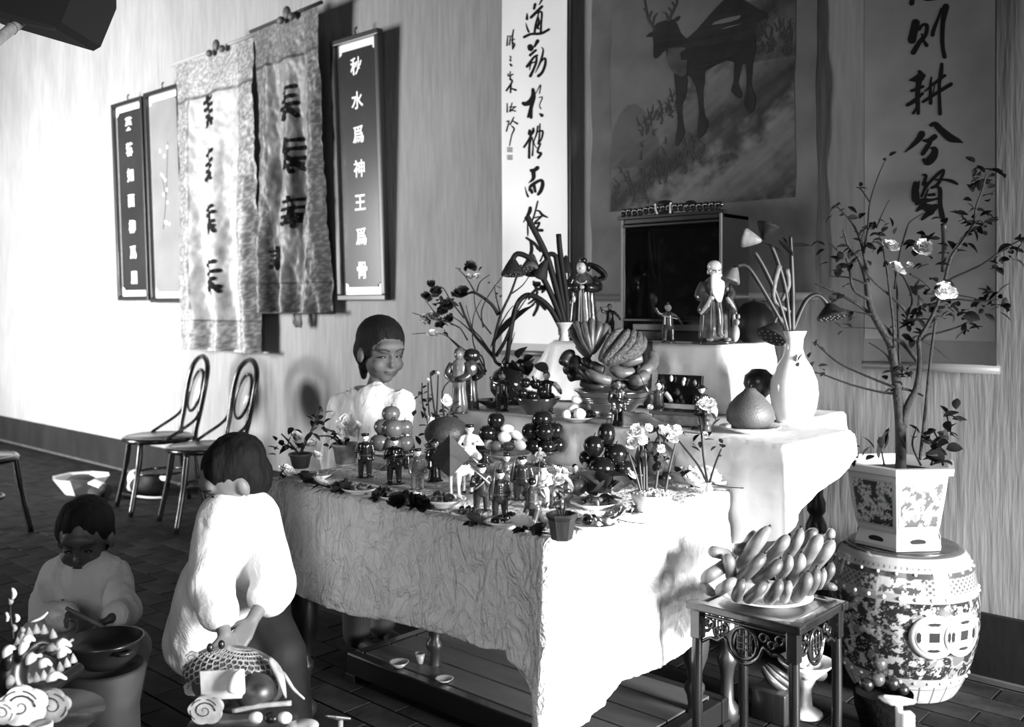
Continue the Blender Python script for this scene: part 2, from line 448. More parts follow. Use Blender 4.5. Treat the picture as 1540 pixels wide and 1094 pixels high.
SIGN = [(A, [[(170, 410, 16), (155, 510, 20), (158, 600, 20), (160, 680, 16)], [(95, 500, 12), (150, 500, 16)], [(98, 500, 12), (90, 630, 20)], [(130, 500, 12), (120, 620, 18)], [(150, 590, 16), (185, 610, 20), (165, 670, 16)], [(130, 560, 14), (185, 540, 14)]]),
 (A, [[(125, 775, 14), (140, 795, 20)], [(130, 820, 22), (135, 840, 22)], [(130, 885, 22), (145, 905, 30)]]),
 (B_, [[(105, -75, 14), (110, -45, 18), (165, -70, 18)], [(130, -110, 12), (132, 0, 20)], [(130, 0, 26), (155, 30, 24), (85, 155, 24)], [(140, 60, 22), (135, 180, 22)], [(140, 120, 16), (200, 145, 30)]]),
 (B_, [[(95, 330, 12), (95, 450, 18)], [(155, 320, 12), (125, 440, 18)], [(120, 380, 14), (200, 375, 20)], [(180, 390, 16), (130, 440, 18)], [(140, 420, 16), (200, 435, 18)]]),
 (B_, [[(90, 580, 16), (115, 575, 16), (85, 710, 18)], [(175, 520, 16), (130, 620, 18)], [(165, 570, 16), (220, 605, 28)], [(150, 640, 18), (180, 680, 20), (150, 760, 16), (120, 910, 12)]])]
for org, st in SIGN: ink_char(st, mpl, INK, t, org, S1, 'signature_character')
for v0 in (960, 1065):
    ink_char([[(100, v0 - 20, 22), (150, v0 - 20, 22)], [(100, v0 + 5, 22), (150, v0 + 5, 22)], [(100, v0 + 28, 20), (150, v0 + 28, 20)]], mpl, mat(0.25, 0.7), t, B_, S1, 'seal')

# -- right calligraphy scroll (aged grey paper)
t = thing('calligraphy_scroll', 'grey aged calligraphy scroll hanging behind the flowering shrub at far right', 'scroll', (wx(1400), WY, 1.1))
ox, oy, oz = t.location
SY2 = WY - 0.04
x0, x1 = wx(1302, SY2) - ox, wx(1498, SY2) - ox
zb, zt = wz(1400, 512, SY2) - oz, 3.6 - oz
surf(lambda a, b: (x0 + (x1 - x0) * a, -0.04 - 0.012 * abs(2 * a - 1) ** 3 + 0.002 * math.sin(b * 11 + a * 2), zb + (zt - zb) * b), 20, 40, 'paper', mat(0.15, 0.75, 0, 0.2, 4, 0.1, 14, spec=.2), t)
surf(lambda a, b: (x0 - .004 + (x1 - x0 + .008) * a, -0.036 - 0.012 * abs(2 * a - 1) ** 3, zb - 0.10 + (zt - zb + .1) * b), 20, 4, 'silk_mount', mat(0.10, 0.7, 0, .2, 5, spec=.2), t)
MB().tube([(x0 - .012, -0.04, zb - .10), (x1 + .012, -0.04, zb - .10)], 0.016, 14).build('roller', mat(0.14, 0.4), t)
D_, E_, F_, G_ = (1350, 0), (1350, 90), (1350, 175), (1350, 250)
RIGHTCH = [
 (D_, 12.16, [[(275, -30, 80), (255, 60, 95)], [(440, -40, 60), (560, -10, 60), (720, -30, 50)]]),
 (D_, 12.16, [[(330, 420, 150), (300, 560, 150), (262, 730, 155)], [(395, 540, 60), (460, 455, 52), (535, 475, 74), (510, 640, 74), (410, 760, 84), (290, 960, 100)], [(440, 620, 30), (480, 750, 52), (530, 830, 74)], [(638, 640, 74), (660, 540, 72), (740, 330, 52), (800, 160, 50)], [(880, 125, 125), (850, 260, 110), (825, 420, 88), (815, 700, 80), (830, 900, 74), (860, 1040, 80)]]),
 (E_, 12.16, [[(230, 375, 30), (330, 355, 110), (440, 310, 150), (490, 290, 60)], [(400, 215, 60), (420, 280, 130), (390, 420, 110), (370, 600, 92), (370, 800, 84), (380, 980, 66)], [(260, 570, 54), (350, 540, 64), (470, 490, 54)], [(185, 830, 66), (300, 760, 76), (460, 620, 54)], [(350, 880, 40), (290, 980, 50)], [(620, 320, 30), (600, 500, 54), (608, 795, 70)], [(500, 580, 25), (680, 430, 54), (870, 288, 54)], [(470, 770, 54), (700, 620, 64), (978, 450, 74)], [(810, 80, 60), (795, 250, 82), (765, 450, 62), (770, 800, 64), (780, 985, 76)], [(680, 470, 20), (650, 600, 22)]]),
 (F_, 13.68, [[(500, 370, 150), (430, 480, 120), (300, 610, 80), (155, 742, 20)], [(540, 500, 50), (650, 500, 94), (770, 420, 112)], [(680, 530, 84), (600, 650, 104), (520, 775, 90)], [(700, 655, 50), (770, 690, 130), (735, 830, 168), (620, 935, 168), (545, 900, 80)], [(690, 185, 70), (780, 170, 120), (900, 290, 140), (1080, 440, 165), (1240, 500, 100), (1355, 550, 12)]]),
 (G_, 12.16, [[(325, 320, 90), (322, 450, 140), (330, 600, 150)], [(390, 280, 30), (370, 400, 60)], [(470, 160, 40), (520, 185, 62), (470, 330, 64)], [(520, 300, 54), (490, 430, 54), (440, 550, 54)], [(440, 560, 30), (560, 330, 54), (760, 130, 62), (850, 72, 44), (810, 200, 64), (720, 350, 64), (620, 400, 44)], [(700, 250, 34), (870, 250, 44), (1000, 280, 64), (1095, 328, 44)], [(560, 430, 30), (510, 560, 44), (500, 700, 64)], [(740, 385, 60), (780, 450, 84), (780, 700, 84), (818, 925, 104)], [(570, 530, 50), (670, 520, 64)], [(345, 690, 60), (450, 640, 112), (620, 620, 54), (740, 590, 44)], [(350, 820, 40), (450, 740, 112), (600, 780, 165), (700, 740, 104)], [(450, 970, 54), (540, 880, 104), (620, 830, 124)]]),
]
def mpr(u, v):
    p = PW(u, v, SY2); a = (p.x - ox - x0) / (x1 - x0)
    return (p.x - ox, -0.0412 - 0.012 * abs(2 * a - 1) ** 3 + 0.002 * math.sin((p.z - oz - zb) / (zt - zb) * 11 + a * 2), p.z - oz)
for org, k, st in RIGHTCH: ink_char(st, mpr, INK, t, org, k)

# -- deer painting scroll in the middle
t = thing('painted_scroll', 'large hanging scroll painted with an antlered deer walking down a slope', 'scroll', (wx(1058), WY, 1.4))
ox, oy, oz = t.location
SY3 = WY - 0.035
mx0, mx1 = wx(889, SY3) - ox, wx(1228, SY3) - ox
mzb, mzt = wz(1058, 447, SY3) - oz, 3.7 - oz
def wav(a, b): return 0.006 * math.sin(b * 23 + a * 3) * (0.3 + abs(2 * a - 1)) + 0.003 * math.sin(b * 61 + a * 7)
surf(lambda a, b: (mx0 + (mx1 - mx0) * a, -0.035 + wav(a, b), mzb + (mzt - mzb) * b), 24, 120, 'silk_mount', mat(0.11, 0.75, 0, .25, 5, .3, 12, spec=.2), t)
MB().tube([(mx0 - .02, -0.035, mzb), (mx1 + .02, -0.035, mzb)], 0.016, 14).build('roller', mat(0.08, 0.4), t)
px0, px1 = wx(920, SY3) - ox, wx(1196, SY3) - ox
pzb, pzt = wz(1058, 308, SY3) - oz, 3.45 - oz
def wavp(x, z):
    a = (x - mx0) / (mx1 - mx0); b = (z - mzb) / (mzt - mzb); return -0.0375 + wav(a, b)
def paint(a, b):
    x = px0 + (px1 - px0) * a; z = pzb + (pzt - pzb) * b
    # local picture coords in pixels of height above the lower edge
    hpx = (z - pzb) / (0.00295)
    U = 920 + 276 * a; V = 308 - hpx
    ground = 300 - (U - 920) * 0.85 - 90          # slope line rising to the right
    n = fbm(U * .03, V * .03, 1.3); st = fbm((U + V * 1.2) * .05, (V - U * .3) * .012, 4.0)
    tone = 0.16 + 0.02 * n
    if V > ground:
        k = min(1, (V - ground) / 30)
        tone = tone * (1 - k) + k * (0.10 + 0.05 * n + 0.035 * st)
        band = math.sin((V + U * 0.55) * 0.045 + n * 2)
        tone += 0.05 * band * k
        gb = abs((V - 285) + 0.62 * (U - 920) - 10)
        if gb < 26: tone *= 0.45 + 0.55 * gb / 26
    if U > 1130 and 20 < V < 110: tone *= 0.5 + 0.3 * abs(fbm(U * .3, V * .02))
    hill = 140 + (U - 955) ** 2 / 30
    if U < 1000 and V > hill and V < 240: tone *= 0.62
    if V < -10: tone *= 0.95
    return max(0.015, tone * .62)
surf(lambda a, b: (px0 + (px1 - px0) * a, wavp(px0 + (px1 - px0) * a, pzb + (pzt - pzb) * b), pzb + (pzt - pzb) * b), 110, 220, 'painting', vcol_mat('painted_silk'), t, paint)
def mpd(u, v):
    p = PW(u, v, SY3); x, z = p.x - ox, p.z - oz
    return (x, wavp(x, z) - 0.0015, z)
def polyink(pts, tone, name, off=0.0):
    pts = [p[:2] for p in cr([(a, b) for a, b in pts] + [pts[0]], 2)][:-1]
    vs = [Vector(mpd(*p)) + Vector((0, -off, 0)) for p in pts]
    from mathutils.geometry import tessellate_polygon
    vv = vs; ff = tessellate_polygon([[Vector((v.x, v.z, 0)) for v in vs]])
    return newmesh(name, vv, ff, mat(tone, 0.7, 0, 0.35, 14, spec=.2), t, False)
def zz(p, k=3.42, o=(860, 0)): return (o[0] + p[0] / k, o[1] + p[1] / k)
body = [(487, 262), (500, 330), (545, 390), (600, 390), (640, 410), (690, 370), (800, 312), (850, 330), (935, 320), (945, 200), (955, 110), (990, 100), (1003, 75), (960, 48), (900, 10), (850, -18), (780, 0), (700, 90), (590, 200), (545, 130), (520, 100), (440, 120), (415, 160), (420, 220), (425, 295), (445, 300), (470, 270)]
polyink([zz(p) for p in body], 0.014, 'deer_figure')
polyink([zz(p) for p in [(500, 250), (495, 320), (540, 385), (595, 385), (590, 260), (560, 230)]], 0.05, 'deer_chest', 0.001)
for leg in ([(530, 380), (540, 520), (548, 640), (535, 700), (535, 755), (560, 730), (583, 680), (575, 630), (570, 540), (590, 480), (597, 380)],
            [(600, 370), (640, 450), (655, 560), (655, 600), (648, 700), (660, 712), (690, 680), (706, 630), (685, 590), (675, 480), (690, 370)],
            [(840, 320), (838, 420), (823, 470), (865, 510), (878, 480), (862, 430), (880, 330)],
            [(895, 310), (905, 400), (900, 470), (888, 540), (920, 585), (940, 560), (948, 500), (930, 450), (935, 320)]):
    polyink([zz(p) for p in leg], 0.014, 'deer_leg', 0.0008)
polyink([zz(p) for p in [(380, 190), (405, 165), (430, 175), (420, 190)]], 0.014, 'deer_ear')
polyink([zz(p) for p in [(520, 110), (540, 88), (560, 85), (548, 110)]], 0.014, 'deer_ear')
ink_char([[(425, 150, 14), (395, 100, 12), (385, 60, 10), (368, -20, 8)], [(395, 100, 10), (410, 60, 6)], [(415, 130, 10), (425, 90, 8), (440, 70, 5)], [(388, 70, 8), (370, 45, 5)],
          [(500, 105, 14), (525, 50, 12), (540, 10, 10), (530, -30, 8)], [(495, 100, 10), (485, 70, 6), (468, 65, 4)], [(515, 65, 8), (498, 40, 5)], [(530, 40, 8), (515, 10, 5)]], lambda u, v: Vector(mpd(u, v)) + Vector((0, -.001, 0)), mat(0.014, .7), t, (860, 0), 3.42, 'deer_antlers')
random.seed(3)
gr = []
for i in range(170):
    k = random.random()
    if k < .45: U, V = random.uniform(920, 1060), 0; V = 300 - (U - 920) * .55 + random.gauss(0, 14)
    elif k < .75: U = random.uniform(1133, 1192); V = random.uniform(40, 85)
    else: U = random.uniform(958, 1020); V = 200 - (U - 958) * .75 + random.gauss(0, 10)
    gr.append([(U, V, 3), (U + random.uniform(-3, 3), V - 6, 2), (U + random.uniform(-7, 7), V - random.uniform(8, 18), .6)])
gr = [g for g in gr if all(922 < q[0] < 1194 and q[1] < 306 for q in g)]
ink_char(gr, mpd, mat(0.02, .8), t, (0, 0), 1.0, 'painted_grass')['kind'] = 'stuff'

# -- framed plaques on the left part of the wall, leaning out at the top
def plaque(u0, u1, vt0, vb, label, chars, lean, field, charcol, rim, ysize, border):
    y = WY - 0.02
    t = thing('framed_panel', label, 'plaque')
    xa, xb = wx(u0, y), wx(u1, y); uc = (u0 + u1) / 2
    zb = wz(uc, vb, y); 
    # top is measured where it leans away from the wall
    zt = PW(uc, vt0, WY - lean).z
    hh = math.hypot(zt - zb, lean); ang = math.asin(min(1, lean / hh))
    t.location = ((xa + xb) / 2, WY - 0.028, zb); t.rotation_euler = (ang, 0, 0)
    w = xb - xa; fr = 0.035
    for nm, c, d in (('frame_rail', (0, 0, fr / 2), (w, .045, fr)), ('frame_rail', (0, 0, hh - fr / 2), (w, .045, fr)), ('frame_stile', (-w / 2 + fr / 2, 0, hh / 2), (fr, .045, hh - 2 * fr)), ('frame_stile', (w / 2 - fr / 2, 0, hh / 2), (fr, .045, hh - 2 * fr))):
        MB().box(c, d, None, 0.006).build(nm, rim, t, False)
    MB().box((0, .012, hh / 2), (w - 2 * fr, .008, hh - 2 * fr)).build('margin', border, t, False)
    fw = w - 2 * fr - 0.045; ch = 0.03; z0, z1 = fr + 0.045, hh - fr - 0.045
    poly = [(-fw / 2 + ch, z0), (fw / 2 - ch, z0), (fw / 2 - ch, z0 + ch * .5), (fw / 2, z0 + ch), (fw / 2, z1 - ch), (fw / 2 - ch, z1 - ch * .5), (fw / 2 - ch, z1), (-fw / 2 + ch, z1), (-fw / 2 + ch, z1 - ch * .5), (-fw / 2, z1 - ch), (-fw / 2, z0 + ch), (-fw / 2 + ch, z0 + ch * .5)]
    n = len(poly)
    vs = [(a, .008, b) for a, b in poly] + [(a, .001, b) for a, b in poly]
    fs = [tuple(reversed(range(n, 2 * n)))] + [(i, (i + 1) % n, n + (i + 1) % n, n + i) for i in range(n)]
    newmesh('field', vs, fs, field, t, False)
    if chars:
        step = (z1 - z0) / len(chars)
        for i, c in enumerate(chars):
            v_, f_ = font_mesh(c); s = min(fw * 0.62, step * .5) / 0.92
            newmesh('character', [(q.x * s * 1.0, -0.002, z1 - step * (i + .5) + q.y * s) for q in v_], f_, charcol, t, False)
    hk = MB().tube([(0, .0, hh - .005), (0, -.004, hh + .03), (.012, 0, hh + .045), (0, .01, hh + .05)], .006, 6)
    hk.build('hook', BLACKWOOD, t)
    return t, w, hh
FR = mat(0.012, 0.35, coat=.15)
plaque(513, 585, 52, 452, 'tall dark framed plaque with seven pale characters on a grey field', '秋水爲神王爲骨', 0.06, mat(0.022, 0.22, 0, .3, 2, coat=.15), mat(.85, .5), FR, 0, mat(.8, .4))
plaque(182, 228, 150, 452, 'leftmost narrow framed plaque with pale characters down its dark field', '芙蓉如面柳爲眉', 0.06, mat(0.022, 0.22, 0, .3, 2, coat=.15), mat(.85, .5), FR, 0, mat(.8, .4))
tp, w, hh = plaque(231, 284, 132, 455, 'pale framed panel painted with faint blossoms beside the leftmost plaque', '', 0.06, mat(0.17, 0.4, 0, .15, 3), None, FR, 0, mat(.7, .4))
random.seed(11)
bl = MB()
for i in range(12):
    a, b = random.uniform(-.07, .08), random.uniform(hh * .35, hh * .75)
    bl.add([(a + .018 * math.cos(k * PI / 3) * random.uniform(.5, 1), -.001, b + .02 * math.sin(k * PI / 3) * random.uniform(.5, 1)) for k in range(6)], [tuple(reversed(range(6)))])
bl.build('painted_blossom', mat(.75, .6), tp, False)
ink_char([[(-.06, hh * .35, .01), (0.0, hh * .5, .008), (.05, hh * .75, .004)], [(0.0, hh * .5, .006), (-.06, hh * .6, .004)]], lambda a, b: (a, -.0008, b), mat(.04, .7), tp, name='painted_branch', wmin=.001)

# -- two embroidered satin banners
def banner(ul, ur, vtl, vtr, vb, label, lean, seed, chars, tone, rodtone, bottom_fringe=False):
    t = thing('satin_banner', label, 'banner')
    yb = WY - 0.05
    uc = (ul + ur) / 2
    xa, xb = wx(ul, WY - lean * .5), wx(ur, WY - lean * .5)
    zb = wz(uc, vb, yb); zt = PW(uc, (vtl + vtr) / 2, WY - lean).z
    tiltz = (PW(ul, vtl, WY - lean).z - PW(ur, vtr, WY - lean).z)
    hh = zt - zb; t.location = ((xa + xb) / 2, WY, zb)
    w = xb - xa
    rnd = random.Random(seed); ph = [rnd.uniform(0, 6) for _ in range(6)]
    def fold(a, b):
        g = 1 - b
        f = 0.042 * math.sin(a * 17 + ph[0] + 1.0 * math.sin(b * 3 + ph[1])) * (.35 + g) + 0.010 * math.sin(a * 37 + ph[2] + b * 3) * (.3 + g * .8)
        f += 0.020 * fbm(a * 5 + seed, b * 5, 0, 1.0) + 0.007 * fbm(a * 14 + seed, b * 16, 2.0)
        return f
    def P(a, b, off=0.0):
        return Vector((-w / 2 + w * a + 0.012 * fbm(b * 4, seed * 3.1) + .006 * math.sin(b * 9 + ph[3]) * (abs(a - .5)), -(0.125 + (lean - 0.10) * b) + fold(a, b) * (1 - b ** 8) - off, hh * b - tiltz * (a - .5) * b))
    def col(a, b):
        U, V = a * w * 100, b * hh * 100
        n = fbm(U * .12, V * .12, seed); n2 = fbm(U * .5, V * .5, seed + 5)
        c = tone * (1 + .25 * n)
        edge = min(a, 1 - a)
        if edge < .20: c = tone * (.42 + .5 * (n2 > .12))
        elif b > .86 or b < .10: c = tone * (.55 + .5 * (n2 > .05))
        elif abs(edge - .20) < .014: c = tone * .25
        if abs(b - .86) < .004 or abs(b - .10) < .004: c = tone * .2
        return max(.02, min(.85, c))
    surf(lambda a, b: P(a, b), 70, 190, 'satin', vcol_mat('satin_%d' % seed, .5, .4, .25, 25, .0), t, col)
    for i, (ca, cb, cs) in enumerate(chars):
        rr = random.Random(seed * 10 + i)
        # bold brush character: verticals, crossing horizontals and sweeping tails
        st = []
        for q in range(4):
            yv = -cs * .8 + q * cs * .5 + rr.uniform(-.1, .1) * cs
            st.append([(-cs * rr.uniform(.5, .8), yv + .12 * cs, cs * .26), (0, yv, cs * .2), (cs * rr.uniform(.5, .8), yv - .1 * cs, cs * .28)])
        st.append([(rr.uniform(-.3, .0) * cs, -cs, cs * .3), (-.05 * cs, 0, cs * .3), (rr.uniform(-.3, .2) * cs, cs, cs * .34)])
        st.append([(.1 * cs, -.3 * cs, cs * .2), (-.3 * cs, .4 * cs, cs * .25), (-.7 * cs, .95 * cs, cs * .14)])
        st.append([(.1 * cs, .1 * cs, cs * .2), (.4 * cs, .5 * cs, cs * .3), (.75 * cs, .9 * cs, cs * .25)])
        ink_char([cr(s, 4) for s in st], lambda u, v, ca=ca, cb=cb: P(ca + u / w, cb - v / hh, .006), INK, t, name='character', wmin=0.002)
    MB().tube([P(-.06, 1, 0), P(1.06, 1, 0)], .012, 8).build('rod', mat(rodtone, .5), t)
    MB().tube([P(-.05, 0, .0), P(1.05, 0, .0)], .010, 8).build('bottom_rod', mat(.5 if not bottom_fringe else .03, .5), t)
    ck = MB().ell(P(.6, 1.005, .03), (.035, .02, .04)).ell(P(.52, .985, .035), (.03, .02, .025)).ell(P(.68, .985, .035), (.03, .02, .025))
    ck.build('rosette', mat(.06, .6, 0, .4, 30), t)
    return t
banner(281, 399, 93, 50, 527, 'long light satin banner with four bold dark characters above the chairs', 0.14, 4, [(.45, .80, .105), (.45, .62, .11), (.48, .44, .10), (.5, .245, .11)], .30, .3)
t = banner(402, 498, 42, 2, 470, 'rumpled dark embroidered satin banner hanging beside the seven character plaque', 0.16, 9, [(.52, .71, .10), (.56, .53, .10), (.58, .34, .09), (.25, .19, .07)], .15, .02, True)
# tassel hanging below the dark banner
tt = MB()
for i in range(14):
    a = random.uniform(-.05, .05); tt.tube([(a, -.09 + random.uniform(-.01, .01), 0.0), (a + random.uniform(-.02, .02), -.08, -.07 - random.uniform(0, .03))], .006, 5)
tt.build('tassel', mat(.12, .5), t)
# ================================================================ TABLES AND CLOTHS
ZT, Z2, Z3 = 0.785, 0.935, 1.20
CLOTHM = mat(0.72, 0.8, 0, 0.05, 8, 0.75, 22, spec=0.15)
def creased_cloth(name, v, strength=.9):
    m = bpy.data.materials.new(name); m.use_nodes = True; nt = m.node_tree; b = nt.nodes['Principled BSDF']
    b.inputs['Base Color'].default_value = (v, v, v, 1); b.inputs['Roughness'].default_value = .85; b.inputs['Specular IOR Level'].default_value = .15
    tc = nt.nodes.new('ShaderNodeTexCoord'); acc = None
    for sc_, st, dist, w in ((7, (1, 1, .45), 2.0, 1.0), (17, (1, 1, .7), 1.5, .55), (60, (1, 1, 1), .5, .12)):
        mp = nt.nodes.new('ShaderNodeMapping'); mp.inputs['Scale'].default_value = st; mp.inputs['Rotation'].default_value = (0, .3, 0)
        n = nt.nodes.new('ShaderNodeTexNoise'); n.inputs['Scale'].default_value = sc_; n.inputs['Detail'].default_value = 4; n.inputs['Distortion'].default_value = dist
        nt.links.new(tc.outputs['Object'], mp.inputs[0]); nt.links.new(mp.outputs[0], n.inputs['Vector'])
        s1 = nt.nodes.new('ShaderNodeMath'); s1.operation = 'SUBTRACT'; s1.inputs[1].default_value = .5; nt.links.new(n.outputs[0], s1.inputs[0])
        ab = nt.nodes.new('ShaderNodeMath'); ab.operation = 'ABSOLUTE'; nt.links.new(s1.outputs[0], ab.inputs[0])
        sq = nt.nodes.new('ShaderNodeMath'); sq.operation = 'POWER'; sq.inputs[1].default_value = .6; nt.links.new(ab.outputs[0], sq.inputs[0])
        mu = nt.nodes.new('ShaderNodeMath'); mu.operation = 'MULTIPLY_ADD'; mu.inputs[1].default_value = -w; nt.links.new(sq.outputs[0], mu.inputs[0])
        if acc: nt.links.new(acc, mu.inputs[2])
        else: mu.inputs[2].default_value = 1
        acc = mu.outputs[0]
    bp = nt.nodes.new('ShaderNodeBump'); bp.inputs['Strength'].default_value = strength; bp.inputs['Distance'].default_value = .030 if strength > .85 else .018
    nt.links.new(acc, bp.inputs['Height']); nt.links.new(bp.outputs[0], b.inputs['Normal'])
    return m
CLOTHM = creased_cloth('creased_cloth', .72)
CLOTHM2 = mat(0.80, 0.75, 0, 0.04, 8, 0.22, 30, spec=0.2)
def drape(name, x0, x1, y0, y1, z, hem, m, parent, wr=0.008, foldf=None, rc=0.03, nd=46, ds=0.022, skip_back=True, seed=1.0, flare=0.06, notch=None):
    """cloth over a box: flat top and a hanging skirt on the left, front and right; hem(side, t) is the height of its lower edge"""
    path = []
    def seg(side, a, b, n):
        for i in range(n + 1): path.append((side, i / n, a[0] + (b[0] - a[0]) * i / n, a[1] + (b[1] - a[1]) * i / n, side))
    nrm = {'L': (-1, 0), 'F': (0, -1), 'R': (1, 0), 'B': (0, 1), 'S': (1, 0)}
    def arc(c, a0, a1, s0, s1):
        for i in range(1, 7):
            a = a0 + (a1 - a0) * i / 7
            path.append(('C' + s0 + s1, i / 7, c[0] + rc * math.cos(a), c[1] + rc * math.sin(a), (math.cos(a), math.sin(a))))
    seg('L', (x0, y1), (x0, y0 + rc), max(4, int((y1 - y0) / ds)))
    arc((x0 + rc, y0 + rc), PI, PI * 1.5, 'L', 'F')
    seg('F', (x0 + rc, y0), (x1 - rc, y0), max(4, int((x1 - x0) / ds)))
    arc((x1 - rc, y0 + rc), PI * 1.5, PI * 2, 'F', 'R')
    if notch:
        nx_, ny_ = notch
        seg('R', (x1, y0 + rc), (x1, ny_ - rc), max(4, int((ny_ - y0) / ds)))
        arc((x1 - rc, ny_ - rc), 0, PI / 2, 'R', 'B')
        seg('B', (x1 - rc, ny_), (nx_, ny_), 10); seg('S', (nx_, ny_ + .002), (nx_, y1), 20)
    else: seg('R', (x1, y0 + rc), (x1, y1), max(4, int((y1 - y0) / ds)))
    vs = []; fs = []; n = len(path)
    # top row ring, rounded over the edge
    rings = nd + 3
    s_len = 0; prev = None; cum = []
    for p in path:
        if prev: s_len += math.hypot(p[2] - prev[2], p[3] - prev[3])
        cum.append(s_len); prev = p
    for j in range(rings):
        for i, p in enumerate(path):
            side, t, x, y, nn = p
            nx, ny = nrm[side] if side in nrm else nn
            if j == 0: px_, py_, pz_ = x - nx * .02, y - ny * .02, z
            elif j == 1: px_, py_, pz_ = x - nx * .004, y - ny * .004, z - .001
            elif j == 2: px_, py_, pz_ = x + nx * .004, y + ny * .004, z - .010
            else:
                k = (j - 2) / (rings - 3)
                hz = hem(side, t)
                pz_ = (z - .010) + (hz - z + .010) * k
                drop = z - pz_
                s = cum[i]
                f = wr * (1.5 * fbm(s * 5, pz_ * 4, seed) + .7 * fbm(s * 16, pz_ * 9, seed + 3)) * min(1, drop / .08)
                if foldf: f += foldf(side, t, s, drop)
                cf = 0
                if side[0] == 'C': cf = flare * math.sin(t * PI) * min(1, drop / .4)
                o = .006 + .03 * drop + f + cf
                px_, py_ = x + nx * o, y + ny * o
            vs.append((px_, py_, pz_))
    for j in range(rings - 1):
        for i in range(n - 1):
            a = j * n + i; fs.append((a, a + n, a + n + 1, a + 1))
    # top
    fs.append(tuple(range(n)))
    o = newmesh(name, vs, fs, m, parent, True)
    md = o.modifiers.new('t', 'SOLIDIFY'); md.thickness = .002; md.offset = -1
    return o
def turned_leg(h, r=.03):
    pr = [(.8, 0), (1.0, .02), (1.0, .05), (.55, .08), (.5, .16), (.62, .20), (.8, .22), (.8, .24), (.5, .26), (.62, .30), (1.0, .36), (1.15, .42), (1.15, .50), (1.0, .56), (.6, .60), (.9, .62), (.9, .66), (.6, .69), (.7, .74), (1.0, .80), (1.0, 1)]
    return [(a * r, b * h) for a, b in pr]
LEGM = mat(0.022, 0.4, 0, .5, 12, .1, 60, .15, (1, 1, .2))
def table(name, label, x0, x1, y0, y1, z, legs, inset=.05):
    t = thing(name, label, 'table', ((x0 + x1) / 2, (y0 + y1) / 2, 0)); cx, cy = (x0 + x1) / 2, (y0 + y1) / 2
    MB().box((0, 0, z - .02), (x1 - x0 - .02, y1 - y0 - .02, .03), None, .004).build('table_top', LEGM, t, False)
    MB().box((-(inset - .05) / 2, 0, z - .08), (x1 - x0 - .05 - inset, y1 - y0 - .10, .09)).build('apron', LEGM, t, False)
    for lx, ly in legs:
        MB().lathe(turned_leg(z - .05, .04), 14).build('leg', LEGM, t, True, (lx - cx, ly - cy, 0))
    return t
TX0, TX1, TY0, TY1 = -2.70, -1.493, 1.79, 2.64
table('altar_table', 'dark turned leg table under the low front tablecloth', TX0, TX1, TY0, TY1, ZT - .003, [(-2.62, 1.88), (-1.575, 1.90), (-2.44, 2.30), (-1.57, 2.58)])
def hem1(side, t):
    if side == 'L': return .40
    if side == 'F':
        a = t
        return .36 + .10 * min(1, a / .12) - .02 * math.sin(a * 6) if a < .9 else .452 - (a - .9) / .1 * .13
    if side == 'CFR': return .30 - .14 * math.sin(t * PI)
    if side == 'CLF': return .34
    if side == 'R': return .30 + .06 * min(1, t / .3)
def fold1(side, t, s, drop):
    f = 0
    if side == 'F':
        f += .012 * math.sin(t * 9 + 1) * drop
        f -= .006 * math.exp(-((t - .667) / .006) ** 2) * min(1, drop / .05)      # pressed crease down the middle
        f += .010 * math.exp(-((drop - .33 - .05 * math.sin(t * 7)) / .02) ** 2)
        if t > .86: f -= .05 * math.sin((t - .86) / .14 * PI) * min(1, drop / .3)
    if side == 'R': f += .015 * math.sin(t * 14) * drop
    if side == 'CFR': f += .02 * math.sin(t * 2 * PI) * min(1, drop / .3)
    return f
cl = drape('tablecloth', TX0 - .005, TX1 + .005, TY0 - .005, TY1, ZT, hem1, CLOTHM, None, .009, fold1, seed=2.0, flare=.05, nd=64, ds=.010)
tag(cl, 'creased white cloth over the lower front table, hanging to a drooping corner', 'tablecloth')
# taller table against the wall
UX0, UX1, UY0, UY1 = -2.76, -1.30, 2.67, 3.66
table('altar_table', 'taller dark table against the wall under the white cloth', UX0, -1.56, UY0, UY1, Z2 - .003, [(-2.68, 2.76), (-1.57, 2.78), (-2.68, 3.58), (-1.63, 3.58)])
MB().box((-1.43, 2.90, Z2 - .025), (.24, .43, .03), None, .004).build('side_leaf', LEGM, sc.objects['altar_table.001'], False).location = (-(UX0 - 1.56) / 2, -(UY0 + UY1) / 2, 0)
def hem2(side, t):
    if side == 'L': return .68
    if side == 'F': return .60 if t < .85 else .60 + (t - .85) / .15 * .05
    if side == 'CFR': return .65 + .09 * t
    if side == 'CLF': return .62
    if side == 'R': return .745 + .09 * t
    if side in ('CRB', 'B', 'S'): return .85
def fold2(side, t, s, drop):
    if side == 'R': return .03 * math.sin(t * 9 + 1) * drop + .04 * drop
    if side == 'CFR': return .03 * math.sin(t * 2 * PI) * drop
    return .02 * math.sin(s * 16) * drop
cl = drape('tablecloth', UX0 - .005, UX1 + .005, UY0 - .005, UY1, Z2, hem2, CLOTHM2, None, .005, fold2, seed=5.0, notch=(-1.55, 3.14))
tag(cl, 'white cloth covering the middle step, spilling over its right end by the wall', 'tablecloth')
